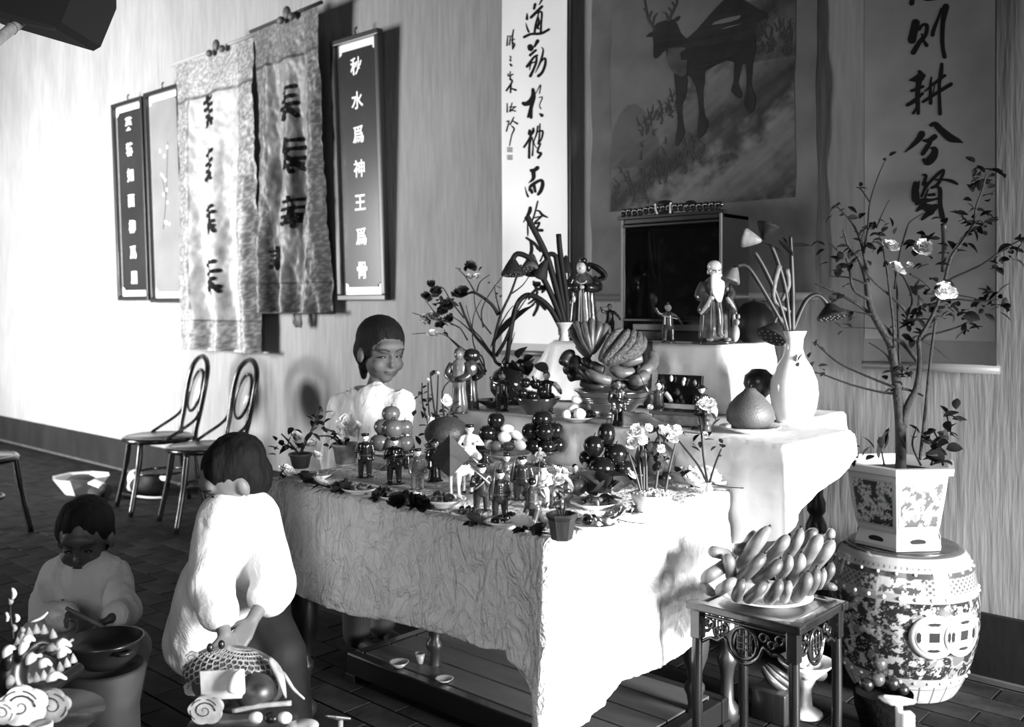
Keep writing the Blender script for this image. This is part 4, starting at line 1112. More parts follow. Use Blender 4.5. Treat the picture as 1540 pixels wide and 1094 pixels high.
sh = blob('shirt', [('c', mid + Vector((0, 0, -.01)), pel + Vector((0, 0, .02)), .088, .125), ('c', shL, shR, .056, .056), ('c', shL.lerp(mid, .4), shL.lerp(pel, .6), .08, .09), ('c', shR.lerp(mid, .4), shR.lerp(pel, .6), .08, .09), ('c', shL, elL, .050, .056), ('c', elL, elL.lerp(wrL, .8), .052, .046), ('c', shR, elR, .050, .056), ('c', elR, elR.lerp(wrR, .7), .052, .046)], SHIRT3, .008, 4, kid)
wrinkle(sh, .014, 9, .25, 7.0)
blob('trousers', [('e', pel + Vector((0, 0, -.01)), (.13, .12, .08)), ('c', pel, kL, .085, .068), ('c', kL, kL.lerp(fL, .75), .064, .055), ('c', pel, kR, .085, .068), ('c', kR, kR.lerp(fR, .75), .064, .055)], mat(.38, .85, 0, .08, 14), .010, 4, kid)
t = thing('low_stool', 'low dark stool under the squatting child', 'stool', (pel.x, pel.y, 0))
zz_ = pel.z - .115
MB().box((0, 0, zz_ - .012), (.26, .20, .024), None, .004).build('seat', DARKWOOD, t)
for sx in (-1, 1):
    for sy in (-1, 1): MB().box((sx * .10, sy * .07, (zz_ - .024) / 2), (.025, .025, zz_ - .024)).build('leg', DARKWOOD, t)
st = MB().tube([s0, s0.lerp(s1, .5), s1], .006, 8).build('stirring_stick', mat(.12, .6), None)
tag(st, 'wooden stick held in the squatting child\'s hand over the pot', 'stick')
pc = PD(158, 965, 2.80)
t = thing('charcoal_stove', 'dark clay stove on the floor under the squatting child\'s pot', 'stove', (pc.x, pc.y, 0))
zt_ = pc.z - .07
MB().lathe([(0, 0), (.085, 0), (.10, .02), (.095, zt_ * .6), (.115, zt_ - .01), (.108, zt_), (.08, zt_ - .02), (0, zt_ - .03)], 28).build('stove_body', mat(.02, .7, 0, .4, 12), t)
MB().box((0, -.10, zt_ * .35), (.07, .03, .05), None, .004).build('stove_mouth', mat(.005, .9), t)
t = thing('cooking_pot', 'wide dark cooking pot on the clay stove at lower left', 'pot', (pc.x, pc.y, zt_ + .001))
MB().lathe([(0, 0), (.06, .002), (.09, .03), (.105, .07), (.110, .078), (.104, .079), (.09, .05), (.05, .03), (0, .025)], 32).build('bowl', mat(.02, .3, 0, .3, 12, coat=.2), t)
for s in (-1, 1):
    MB().tube(cr([(s * .10, -.02, .06), (s * .135, -.015, .065), (s * .135, .015, .065), (s * .10, .02, .06)], 4), .006, 6).build('handle', mat(.02, .3), t)
# ================================================================ THINGS ON THE ALTAR
E1, E2, E3 = ZT + .003, Z2 + .003, Z3 + .003
FACE = YAW                       # rotation that turns a figure's front (-Y) to the lens
def at(u, v, z): return PT(u, v, z)
def put(name, label, cat, u, v, z, rz=0.0, group=None):
    p = at(u, v, z); t = thing(name, label, cat, p, rz, group); return t, pxm(p)
# ---- vessels
def dish(t, r, h=.018, m=None, foot=.5):
    m = m or PORC
    MB().lathe([(0, 0), (r * foot, 0), (r * foot, .003), (r * .8, h * .6), (r, h), (r * .985, h + .002), (r * .75, h * .75), (r * .3, .006), (0, .005)], 36).build('dish', m, t)
def footed(t, r, h, m=None, dark=None):
    m = m or PORC
    MB().lathe([(0, 0), (r * .55, 0), (r * .52, h * .1), (r * .28, h * .3), (r * .25, h * .6), (r * .5, h * .75), (r * .95, h * .92), (r, h), (r * .97, h + .003), (r * .6, h * .90), (0, h * .88)], 36).build('footed_dish', m, t)
def plate_thing(u, v, z, wpx, label, m=None, name='plate', h=.018):
    t, k = put(name, label, 'plate', u, v, z); dish(t, wpx / 2 * k, h, m); return t, k
# ---- fruit
def top_item(b, name, label, cat, m, p, group=None, parts=None):
    o = b.build(name, m, None, True, p); tag(o, label, cat, group)
    if parts: parts(o)
    return o
def apple(u, v, d, rpx, label, m, group=None, sq=.92, name='apple', stem=True, cat='fruit'):
    p = PD(u, v, d); r = rpx * d / FPX
    b = MB().lathe([(0, -r * sq * .86), (r * .25, -r * sq * .93), (r * .62, -r * sq * .75), (r * .93, -r * sq * .3), (r, r * sq * .1), (r * .88, r * sq * .55), (r * .55, r * sq * .86), (r * .25, r * sq * .90), (r * .06, r * sq * .72), (0, r * sq * .70)], 20)
    def pt(o):
        if stem: MB().tube([(0, 0, r * sq * .7), (r * .08, 0, r * sq * 1.05), (r * .2, 0, r * sq * 1.2)], r * .05, 5).build('stem', STEM, o)
    return top_item(b, name, label, cat, m, p, group, pt)
def egg(u, v, d, wpx, hpx, label, m, group=None, roll=0.0):
    p = PD(u, v, d); k = d / FPX; b = MB()
    M = Matrix.Rotation(FACE, 4, 'Z') @ Matrix.Rotation(roll, 4, 'Y')
    rx, rz_ = wpx / 2 * k, hpx / 2 * k
    g = MB().ell((0, 0, 0), 1, 20, 14)
    g.v = [M @ Vector((v_.x * rx * (1 + .0), v_.y * rz_, v_.z * rz_ * (1 - .13 * v_.x))) for v_ in g.v]
    return top_item(g, 'egg', label, 'egg', m, p, group)
# ---- flowers
def bloom_mesh(r, seed=0, layers=5, n=7, curl=1.0):
    rnd = random.Random(seed); b = MB()
    for L in range(layers):
        f = (L + 1) / layers; cnt = max(3, int(n * (.5 + .6 * f)))
        for k in range(cnt):
            a = 2 * PI * k / cnt + L * .7 + rnd.uniform(-.2, .2); tilt = (1 - f) * 1.25 + .12 + rnd.uniform(-.12, .12)
            l = r * (.55 + .5 * f) * rnd.uniform(.85, 1.1); w = r * .42 * rnd.uniform(.8, 1.1)
            vs = []; nu, nv = 3, 3
            for j in range(nv + 1):
                t_ = j / nv
                for i in range(nu + 1):
                    s = i / nu * 2 - 1
                    ww = w * math.sin(min(1, t_ * 1.1 + .12) * PI * .62) * s
                    rr = l * t_; zz1 = l * .25 * t_ * t_ * curl + .12 * w * s * s + rnd.uniform(-.06, .06) * r * t_
                    x = rr * math.cos(tilt) - zz1 * math.sin(tilt); z = rr * math.sin(tilt) + zz1 * math.cos(tilt)
                    vs.append((x * math.cos(a) - ww * math.sin(a), x * math.sin(a) + ww * math.cos(a), z))
            fs = [(j * 4 + i, j * 4 + i + 1, j * 4 + i + 5, j * 4 + i + 4) for j in range(nv) for i in range(nu)]
            b.add(vs, fs)
    return b
BL = {}
def bloom(parent, loc, r, m, seed=0, rot=None, name='bloom'):
    key = (seed % 4, m.name)
    if key not in BL:
        o = bloom_mesh(1.0, seed % 4).build(name, m, None); BL[key] = o.data; bpy.data.objects.remove(o)
    o = bpy.data.objects.new(name, BL[key]); link(o, parent); o.location = loc; o.scale = (r, r, r)
    if rot: o.rotation_euler = rot
    return o
def leaf_mesh(shape='oval'):
    b = MB(); n = 6; vs = []
    for j in range(n + 1):
        t_ = j / n; w = .30 * math.sin(t_ * PI) ** .8 * (1 - .25 * t_) if shape == 'oval' else (.14 * math.sin(t_ * PI) ** .7)
        if shape == 'broad': w = .42 * math.sin(t_ * PI) ** .7
        z = -.22 * t_ * t_
        vs += [(-w, t_, z + w * .35), (0, t_, z), (w, t_, z + w * .35)]
    fs = []
    for j in range(n):
        a = j * 3; fs += [(a, a + 1, a + 4, a + 3), (a + 1, a + 2, a + 5, a + 4)]
    b.add(vs, fs); return b
LM = {}
def leaf(parent, loc, l, direction, m=LEAFD, shape='oval', roll=None, name='leaf'):
    key = (shape, m.name)
    if key not in LM:
        o = leaf_mesh(shape).build(name, m, None); LM[key] = o.data; bpy.data.objects.remove(o)
    o = bpy.data.objects.new(name, LM[key]); link(o, parent); o.location = loc; o.scale = (l, l, l)
    q = Vector(direction).to_track_quat('Y', 'Z')
    o.rotation_mode = 'QUATERNION'
    o.rotation_quaternion = q @ Euler((0, roll if roll is not None else random.uniform(-.9, .9), 0)).to_quaternion()
    return o
def rdir(rnd, up=.2):
    return Vector((rnd.uniform(-1, 1), rnd.uniform(-1, 1), rnd.uniform(-.7, .9) + up))
class Plant:
    """stems drawn through photo points, given their own depth around the foot of the plant"""
    def __init__(s, t, d, seed=1): s.t = t; s.o = Vector(t.location); s.d = d; s.rnd = random.Random(seed)
    def P(s, u, v, dd=0.0):
        p = PD(u, v, s.d + dd)
        if p.y > 3.60: p = PW(u, v, 3.60)      # twigs keep clear of the wall
        return p - s.o
    def stem(s, pts, r0, r1, m=STEM, name='stem', dd=0.0, n=4, seg=6):
        k = s.d / FPX; q = []; L = len(pts)
        dep = s.rnd.uniform(-.05, .05) if dd is None else dd
        for i, p in enumerate(pts):
            q.append(tuple(s.P(p[0], p[1], dep * i / max(1, L - 1))))
        c = cr(q, n); rr = [(r0 + (r1 - r0) * i / (len(c) - 1)) * k for i in range(len(c))]
        MB().tube(c, rr, seg).build(name, m, s.t); return dep
    def leaves(s, u, v, n, lpx, spread, m=LEAFD, shape='oval', dd=0.0, up=.1):
        k = s.d / FPX
        for i in range(n):
            p = s.P(u + s.rnd.gauss(0, spread), v + s.rnd.gauss(0, spread), dd + s.rnd.uniform(-.02, .02))
            leaf(s.t, p, lpx * k * s.rnd.uniform(.75, 1.2), rdir(s.rnd, up), m, shape)
    def bloom(s, u, v, rpx, m, seed=0, dd=0.0, name='bloom'):
        k = s.d / FPX
        # blooms look up and a little towards the lens
        bloom(s.t, s.P(u, v, dd), rpx * k, m, seed, (R(50) + s.rnd.uniform(-.3, .3), s.rnd.uniform(-.3, .3), YAW + s.rnd.uniform(-.5, .5)), name)
    def scribble(s, pts_sets, k_, org, r0, r1, m=STEM, name='branch'):
        for st in pts_sets:
            s.stem([(org[0] + a / k_, org[1] + b / k_) for a, b in st], r0, r1, m, name, None)
# ---- figurines
PROTO = {}
def fig_mesh(pose):
    if pose in PROTO: return PROTO[pose]
    def arm(s, e, h): return [('c', s, e, .052, .045), ('c', e, h, .043, .034), ('e', h, (.038, .038, .042))]
    legs = [('c', (-.085, 0, .40), (-.10, .0, .05), .082, .058), ('c', (.085, 0, .40), (.10, -.02, .05), .082, .058), ('e', (-.10, -.035, .03), (.05, .085, .032)), ('e', (.10, -.055, .03), (.05, .085, .032))]
    body = [('c', (0, 0, .44), (0, 0, .70), .135, .125), ('c', (-.10, 0, .735), (.10, 0, .735), .062, .062), ('c', (0, 0, .74), (0, 0, .82), .05, .045), ('e', (0, .0, .42), (.165, .13, .07))]
    if pose == 'stand': pr = legs + body + arm((-.15, 0, .73), (-.19, .0, .56), (-.19, -.02, .42)) + arm((.15, 0, .73), (.19, 0, .56), (.19, -.02, .42))
    elif pose == 'rifle': pr = legs + body + arm((-.15, 0, .73), (-.20, -.02, .56), (-.14, -.13, .60)) + arm((.15, 0, .73), (.19, 0, .56), (.19, -.02, .42))
    elif pose == 'chest': pr = legs + body + arm((-.15, 0, .73), (-.20, -.03, .57), (-.03, -.15, .62)) + arm((.15, 0, .73), (.21, -.03, .57), (.06, -.15, .56))
    elif pose == 'wave': pr = legs + body + arm((-.15, 0, .73), (-.26, -.02, .76), (-.33, -.05, .88)) + arm((.15, 0, .73), (.27, 0, .62), (.34, -.05, .50))
    elif pose == 'robe': pr = [('c', (0, 0, .10), (0, 0, .45), .155, .115), ('e', (0, 0, .05), (.17, .15, .07))] + body + arm((-.15, 0, .73), (-.20, -.05, .56), (-.02, -.16, .58)) + arm((.15, 0, .73), (.20, -.05, .56), (.04, -.16, .55)) + [('c', (-.13, -.06, .54), (-.13, -.08, .36), .05, .07), ('c', (.13, -.06, .54), (.13, -.08, .36), .05, .07)]
    elif pose == 'kneel': pr = [('c', (-.09, -.02, .36), (-.11, .16, .08), .085, .06), ('c', (.09, -.02, .36), (.11, .16, .08), .085, .06), ('c', (-.09, 0, .40), (-.10, -.14, .10), .08, .06), ('c', (.09, 0, .40), (.10, -.14, .10), .08, .06)] + body + arm((-.15, 0, .73), (-.22, -.05, .60), (-.10, -.20, .70)) + arm((.15, 0, .73), (.22, -.05, .60), (.10, -.20, .70))
    elif pose == 'seat': pr = [('c', (-.10, 0, .42), (-.17, -.20, .36), .08, .065), ('c', (.10, 0, .42), (.17, -.20, .36), .08, .065)] + body + arm((-.15, 0, .73), (-.24, -.03, .58), (-.10, -.16, .52)) + arm((.15, 0, .73), (.25, -.03, .60), (.10, -.15, .62))
    o = blob('figure', pr, BLACKWOOD, .016, 3); me = o.data; me.materials.clear(); bpy.data.objects.remove(o)
    PROTO[pose] = me; return me
GL = {k: mat(k * (.55 if k < .3 else .8), .2, 0, .35, 20, .0, 60, .3) for k in (.015, .03, .06, .10, .2, .4, .65)}
PATT = mat(.12, .16, 0, .95, 60, .0, 60, .6)
FACEM = mat(.75, .35)
def figurine(u, v, z, hpx, label, pose='stand', tone=.03, cap='peak', rz=0.0, name='figurine', extras=(), bodymat=None, base=True, facem=None, width=1.0, d=None):
    if d is None: t, k = put(name, label, 'figurine', u, v, z, FACE + rz)
    else: p = PD(u, v, d); t = thing(name, label, 'figurine', p, FACE + rz); k = pxm(p)
    h = hpx * k; S = h / 1.06
    m = bodymat or GL[tone]
    me = fig_mesh(pose).copy(); me.materials.append(m)
    def part(nm, b, mt): 
        b.v = [Vector((q.x * S * width, q.y * S * width, q.z * S)) for q in b.v]; return b.build(nm, mt, t)
    o = bpy.data.objects.new('body', me); link(o, t); o.scale = (S * width, S * width, S)
    fm = facem or FACEM
    part('head', MB().ell((0, -.005, .90), (.078, .085, .095)).ell((0, -.088, .895), (.014, .02, .02), 8, 6).ell((-.078, 0, .90), (.014, .02, .028), 8, 6).ell((.078, 0, .90), (.014, .02, .028), 8, 6), fm)
    part('facial_marks', MB().ell((-.03, -.083, .915), (.014, .006, .007), 8, 6).ell((.03, -.083, .915), (.014, .006, .007), 8, 6).ell((0, -.084, .865), (.026, .006, .007), 8, 6), GL[.015])
    hm = GL[.015]
    if cap == 'peak': part('cap', MB().lathe([(.070, .935), (.086, .95), (.098, .985), (.09, 1.0), (0, 1.005)], 18).ell((0, -.085, .945), (.058, .045, .010), 12, 6), hm)
    elif cap == 'hair': part('hair', MB().ell((0, .022, .93), (.088, .088, .09)), hm)
    elif cap == 'bun': part('hair', MB().ell((0, .028, .925), (.088, .082, .092)).ell((0, .03, 1.03), (.04, .04, .035)), hm)
    elif cap == 'hat': part('hat', MB().lathe([(.19, .945), (.10, .985), (.07, 1.03), (.0, 1.05)], 20), hm)
    elif cap == 'tall': part('hat', MB().lathe([(.082, .95), (.090, 1.05), (.0, 1.06)], 18), hm)
    if base: part('base', MB().lathe([(0, 0), (.20, 0), (.20, .02), (.17, .03), (0, .03)], 20, None, .8), m)
    for e in extras:
        if e == 'strap': part('strap', MB().tube(cr([(.12, -.08, .76), (.0, -.145, .64), (-.14, -.10, .50)], 5), .016, 6), GL[.4])
        if e == 'belt': part('belt', MB().lathe([(.140, .50), (.142, .53)], 24, close=False), GL[.2])
        if e == 'buttons':
            b = MB()
            for i in range(5): b.ell((0, -.137, .52 + i * .05), .013, 8, 6)
            part('buttons', b, GL[.65])
        if e == 'rifle': part('rifle', MB().tube([(-.17, -.14, .45), (-.14, -.13, .75), (-.10, -.10, 1.15)], [.022, .018, .010], 6), GL[.1])
        if e == 'rifle2': part('rifle', MB().tube([(-.25, -.12, .98), (.0, -.18, .74), (.2, -.20, .55)], [.010, .018, .022], 6), GL[.4])
        if e == 'staff': part('staff', MB().tube([(.23, -.10, .02), (.22, -.11, .6), (.20, -.10, 1.05)], .014, 6), GL[.1])
        if e == 'spear': part('spear', MB().tube([(-.55, -.05, 1.35), (-.33, -.06, .88), (-.1, -.1, .4)], .012, 6), GL[.06])
        if e == 'bow': part('bow', MB().tube(cr([(-.50, -.05, .60), (-.38, -.06, .80), (-.2, -.08, .92), (.05, -.08, .90)], 5), .012, 6), GL[.2])
        if e == 'shawl': part('collar', MB().lathe([(.15, .70), (.11, .78), (.05, .81)], 20, None, .8, close=False), GL[.2])
        if e == 'flute': part('flute', MB().tube([(-.2, -.16, .70), (.2, -.16, .62)], .012, 6), GL[.4])
        if e == 'sleeve': part('raised_sleeve', MB().tube([(.17, -.03, .74), (.27, -.04, .63), (.33, -.05, .52)], [.065, .06, .055], 8), GL[.65])
        if e == 'drum': part('drum', MB().lathe([(0, -.06), (.10, -.06), (.11, 0), (.10, .06), (0, .06)], 18, Matrix.Translation((0, -.22, .56)) @ Matrix.Rotation(R(80), 4, 'X')), GL[.2])
    return t

# ================================================================ top step
ZT3 = E3
# glazed shrine case
cxs, x0s, x1s = -2.225, -2.48, -1.97
t = thing('shrine_case', 'large dark glass fronted shrine case with carved cresting on the top step', 'case', ((x0s + x1s) / 2, 3.565, ZT3))
SH = .525; SW2 = (x1s - x0s) / 2; SD = .105
CW = mat(.010, .25, coat=.4); 
MB().box((0, .0, .02), (2 * SW2 + .01, 2 * SD + .01, .04), None, .004).build('plinth', CW, t, False)
MB().box((0, -SD - .003, .055), (2 * SW2 - .14, .008, .026), None, .002).build('drawer', mat(.06, .3, 0, .3, 15), t, False)
for s in (-1, 1): MB().box((s * (SW2 - .008), 0, SH / 2), (.016, 2 * SD, SH), None, .002).build('side_panel', CW, t, False)
MB().box((0, 0, SH - .01), (2 * SW2, 2 * SD, .02), None, .003).build('top_panel', CW, t, False)
MB().box((0, SD - .006, SH / 2), (2 * SW2 - .03, .012, SH)).build('back_panel', CW, t, False)
for s in (-1, 1): MB().box((s * (SW2 - .010), -SD - .002, SH / 2 + .02), (.010, .010, SH - .04), None, .003).build('gilt_bead', mat(.14, .25), t, False)
for zz1 in (.085, SH - .03): MB().box((0, -SD - .001, zz1), (2 * SW2 - .03, .010, .012), None, .003).build('front_rail', CW, t, False)
def pic(a, b):
    n = fbm(a * 4, b * 4, 9.0); n2 = fbm(a * 10, b * 10, 4.0); return max(.006, .010 + .028 * max(0, n) + .03 * max(0, n2 - .25))
surf(lambda a, b: (-SW2 + .02 + (2 * SW2 - .04) * a, SD - .03, .09 + (SH - .13) * b), 60, 60, 'painted_backing', vcol_mat('dim_picture', .5), t, pic)
gm = bpy.data.materials.new('pane_glass'); gm.use_nodes = True; nt = gm.node_tree; nt.nodes.clear()
go = nt.nodes.new('ShaderNodeOutputMaterial'); g1 = nt.nodes.new('ShaderNodeBsdfGlossy'); g1.inputs['Roughness'].default_value = .04; g2 = nt.nodes.new('ShaderNodeBsdfTransparent'); g2.inputs[0].default_value = (.92, .92, .92, 1)
gf = nt.nodes.new('ShaderNodeFresnel'); gf.inputs[0].default_value = 1.45; gx = nt.nodes.new('ShaderNodeMixShader')
nt.links.new(gf.outputs[0], gx.inputs[0]); nt.links.new(g2.outputs[0], gx.inputs[1]); nt.links.new(g1.outputs[0], gx.inputs[2]); nt.links.new(gx.outputs[0], go.inputs[0])
MB().box((0, -SD + .004, SH / 2 + .03), (2 * SW2 - .035, .003, SH - .10)).build('glass_pane', gm, t, False)
cr_ = MB(); rnd = random.Random(2)
MB().box((0, -SD - .002, SH + .006), (2 * SW2 + .02, .020, .014), None, .003).build('cornice', CW, t, False)
for i in range(17):
    x = -SW2 + .02 + i * (2 * SW2 - .04) / 16; h_ = .014 + .018 * (1 - abs(i - 8) / 8) + rnd.uniform(-.003, .004)
    MB().tube([(x + .018 * (1 - k / 10) * math.cos(k * .9), -SD - .006, SH + .018 + h_ * .5 + .016 * (1 - k / 10) * math.sin(k * .9)) for k in range(9)], .009, 6).build('crest_scroll', CW, t)
MB().lathe([(.050, 0), (.040, .02), (.045, .045), (.034, .056), (0, .060)], 12, Matrix.Translation((-.03, -SD, SH + .012)), .25).build('crest_boss', CW, t)
MB().ell((.10, -SD, SH + .04), (.035, .012, .022)).build('crest_leaf', CW, t)
for x in (-.062, .010): MB().box((x, -SD - .012, SH + .035), (.006, .006, .045), (0, -.25 if x < 0 else .05, 0)).build('crest_rod', mat(.5, .25), t, False)

# god of longevity statue
def robe_statue(u, v, z, hpx, name, label, prof, bodym, n=48, folds=9, sq=.72, amp=.09, rz=0.0, parts=None, d=None):
    if d is None: t, k = put(name, label, 'statue', u, v, z, FACE + rz)
    else: p = PD(u, v, d); t = thing(name, label, 'statue', p, FACE + rz); k = pxm(p)
    h = hpx * k
    def fn(a, j): return 1 + amp * (1 - j) * math.sin(folds * a + 2.5 * j) + .04 * math.sin(3 * a + 1)
    MB().lathe([(r * h, q * h) for r, q in prof], n, None, sq, fn).build('robe', bodym, t)
    if parts: parts(t, h)
    return t
def shou_parts(t, h):
    W = mat(.55, .15, coat=.6); D = GL[.03]
    def B(nm, b, m): b.v = [q * h for q in b.v]; return b.build(nm, m, t)
    B('head', MB().ell((0, -.02, .88), (.072, .078, .070)).ell((0, -.01, .935), (.088, .088, .075)).ell((0, -.10, .875), (.012, .016, .02), 8, 6).ell((-.075, 0, .87), (.014, .02, .035), 8, 6).ell((.075, 0, .87), (.014, .02, .035), 8, 6), W)
    B('brows_and_eyes', MB().ell((-.03, -.093, .885), (.018, .008, .008), 8, 6).ell((.03, -.093, .885), (.018, .008, .008), 8, 6), D)
    be = MB()
    for i in range(9):
        a = (i - 4) / 4; be.tube(cr([(a * .045, -.085, .84), (a * .065, -.13, .72), (a * .050, -.14, .60), (a * .015 + .02, -.14, .50)], 4), [.020] * 9 + [.016, .012, .008, .004], 6)
    B('beard', be, mat(.72, .3))
    for s in (-1, 1):
        B('sleeve', MB().tube(cr([(s * .13, 0, .74), (s * .19, -.04, .60), (s * .14, -.13, .52), (s * .20, -.12, .36)], 4), [.05, .055, .06, .065, .07, .07, .068, .06, .06, .07, .075, .07, .05], 10, .7), GL[.1])
        B('sleeve_lining', MB().tube(cr([(s * .10, -.17, .56), (s * .17, -.18, .44), (s * .22, -.15, .36)], 4), [.02, .025, .03, .03, .03, .028, .024, .02, .015], 8, .5), W)
    B('hand', MB().ell((-.09, -.17, .55), (.035, .03, .028)).ell((.14, -.12, .66), (.03, .03, .03)), W)
    B('staff', MB().tube([(.13, -.16, .04), (.14, -.15, .5), (.15, -.14, .82)], .014, 6), GL[.03])
    B('sash', MB().tube(cr([(.02, -.15, .50), (.04, -.17, .3), (.03, -.17, .14), (.06, -.18, .10)], 4), [.016] * 13, 6, .5), GL[.4])
    B('rock_base', MB().lathe([(0, 0), (.26, 0), (.25, .03), (.20, .045), (0, .05)], 24, None, .75, lambda a, j: 1 + .08 * math.sin(5 * a)), GL[.06])
    for s in (-1, 1): B('shoe', MB().ell((s * .11 + .0, -.17, .055), (.04, .06, .025)), GL[.4])
    # small deer resting against the robe
    B('deer', MB().ell((.24, -.06, .13), (.055, .07, .11)).ell((.25, -.09, .26), (.035, .05, .04)).tube([(.24, -.05, .18), (.22, -.07, .36), (.23, -.06, .42)], [.035, .02, .008], 8).ell((.27, -.10, .33), (.02, .02, .03)), GL[.4])
robe_statue(1074, 517, ZT3, 124, 'longevity_god_statue', 'bald white bearded old man statue in glazed robes with a small deer', [(0, .03), (.17, .03), (.185, .08), (.17, .25), (.15, .45), (.155, .60), (.15, .70), (.10, .78), (.05, .82), (.0, .83)], mat(.10, .15, 0, .8, 22, coat=.6), parts=shou_parts, rz=.12)
# lady statue
def lady_parts(t, h):
    def B(nm, b, m): b.v = [q * h for q in b.v]; return b.build(nm, m, t)
    B('head', MB().ell((-.02, -.02, .875), (.058, .062, .072)).ell((-.02, -.085, .87), (.010, .012, .014), 8, 6), mat(.5, .3))
    B('hair', MB().ell((-.01, .02, .905), (.068, .066, .065)).ell((0, .0, .965), (.05, .05, .04)).ell((.06, .03, .88), (.03, .03, .05)), GL[.015])
    B('floating_scarf', MB().tube(cr([(.05, .05, .93), (.17, .05, .87), (.26, .04, .78), (.18, .02, .74), (.13, 0, .74)], 4), [.03, .04, .05, .055, .06, .06, .06, .055, .05, .05, .05, .045, .04, .035, .03, .03, .02], 8, .5), GL[.015])
    for s in (-1, 1):
        B('sleeve', MB().tube(cr([(s * .12, 0, .76), (s * .18, -.03, .64), (s * .05, -.14, .64)], 4), [.045, .05, .055, .06, .06, .06, .058, .055, .05], 10), GL[.03])
    B('hanging_sleeve', MB().tube(cr([(-.14, -.10, .62), (-.17, -.12, .45), (-.24, -.10, .20), (-.27, -.08, .06)], 4), [.03, .035, .045, .05, .05, .05, .05, .055, .055, .055, .05, .04, .03], 8, .6), GL[.03])
    B('hands', MB().ell((-.10, -.17, .50), (.022, .02, .045)).ell((0, -.18, .64), (.03, .02, .02)), GL[.65])
    B('necklace', MB().tube([(.06 * math.cos(a) - .01, -.10 - .03 * math.sin(a), .72 - .035 * math.sin(a)) for a in [k * PI / 8 for k in range(9)]], .006, 6), GL[.65])
    B('base', MB().lathe([(0, 0), (.24, 0), (.22, .03), (0, .04)], 24, None, .7), GL[.03])
robe_statue(877, 512, ZT3, 124, 'robed_lady_statue', 'tall dark glazed robed lady statue with a knot of black hair and flowing scarf', [(0, .02), (.19, .02), (.18, .10), (.155, .30), (.135, .50), (.125, .62), (.135, .72), (.09, .79), (.04, .82), (0, .83)], mat(.05, .15, 0, .6, 18, coat=.6), folds=13, amp=.13, parts=lady_parts, rz=-.15)
figurine(917, 503, ZT3, 48, 'small dark archer figurine between the lady statue and the shrine case', 'wave', .03, 'hair', .2, extras=('bow',), facem=GL[.4], d=4.05)
figurine(1005, 516, ZT3, 62, 'small glazed figurine in front of the shrine case, left of the bearded old man', 'wave', .06, 'bun', .1, extras=('flute', 'shawl'), facem=GL[.4])
# beaker vase with lotus pods at the left end
def lotus_pod(pl, u, v, w, h, axis=(0, 0, 1), dd=0.0, m=None, name='seed_pod'):
    k = pl.d / FPX; m = m or mat(.012, .7, 0, .4, 60, .3, 120, spec=.2)
    q = Vector(axis).to_track_quat('Z', 'Y').to_matrix().to_4x4(); M = Matrix.Translation(pl.P(u, v, dd)) @ q
    w *= k; h *= k
    o = MB().lathe([(w * .05, -h * .55), (w * .14, -h * .45), (w * .30, -h * .1), (w * .46, h * .3), (w * .5, h * .42), (w * .47, h * .5), (w * .30, h * .47), (0, h * .49)], 24, M, 1.0, lambda a, j: 1 + .03 * math.sin(a * 9) * j).build(name, m, pl.t)
    b = MB()
    for rr, n_ in ((0, 1), (.22, 6), (.38, 10)):
        for i in range(n_): b.ell(M @ Vector((w * rr * math.cos(i * 2 * PI / n_), w * rr * math.sin(i * 2 * PI / n_), h * .485)), w * .035, 8, 5)
    b.build('seed_rows', mat(.10, .5), pl.t)
def beaker(t, h, r0, r1, m, name='vase_body'):
    MB().lathe([(0, 0), (r0 * 1.15, 0), (r0 * 1.1, h * .08), (r0 * .9, h * .25), (r0 * .95, h * .6), (r1 * .85, h * .9), (r1, h), (r1 * .94, h), (r1 * .75, h * .88), (r0 * .6, h * .5), (0, h * .4)], 36).build(name, m, t)
t, k = put('beaker_vase', 'grey beaker vase with curving dark lotus pods in front of the white scroll', 'vase', 848, 513, ZT3)
beaker(t, 28 * k, 7.5 * k, 14 * k, mat(.4, .2, coat=.5))
pl = Plant(t, depth(t.location), 3)
for pts, r0, r1 in ([[(850, 498), (832, 450), (812, 410), (795, 388), (778, 382), (770, 392)], 4.5, 4], [[(852, 498), (838, 440), (822, 385), (800, 340), (792, 325)], 5, 4.5], [[(856, 498), (846, 450), (838, 400), (835, 385), (826, 383), (820, 395)], 4.5, 3.5], [[(854, 498), (852, 450), (843, 385), (840, 352)], 5, 4], [[(846, 498), (828, 465), (808, 448), (790, 445), (776, 462), (768, 500), (760, 560)], 4.5, 3.5]):
    pl.stem(pts, r0, r1, mat(.008, .65, spec=.2), 'lotus_stem')
lotus_pod(pl, 771, 402, 36, 26, (.1, -.1, -1))
lotus_pod(pl, 799, 396, 30, 32, (0.3, -.5, -.8), .03, mat(.05, .6, 0, .4, 60))
lotus_pod(pl, 816, 404, 26, 28, (-.5, 0, -.8))
lotus_pod(pl, 851, 398, 22, 26, (0, 0, -1), .10)
# dark round lacquer boxes / fruit at the right end
t, k = put('round_gourd', 'large dark round gourd on the right end of the top step behind the white vase', 'gourd', 1141, 513, ZT3)
t.location = (-1.872, 3.53, ZT3); k = .086 / 36
r = 36 * k
MB().lathe([(0, 0), (r * .5, .0), (r * .9, r * .35), (r, r * .85), (r * .85, r * 1.4), (r * .5, r * 1.8), (r * .15, r * 1.9), (0, r * 1.86)], 28, None, 1, lambda a, j: 1 + .03 * math.sin(a * 8)).build('gourd_body', mat(.008, .5, 0, .4, 12, spec=.2), t)
MB().tube([(0, 0, r * 1.85), (r * .05, 0, r * 2.0)], r * .07, 6).build('stem', STEM, t)

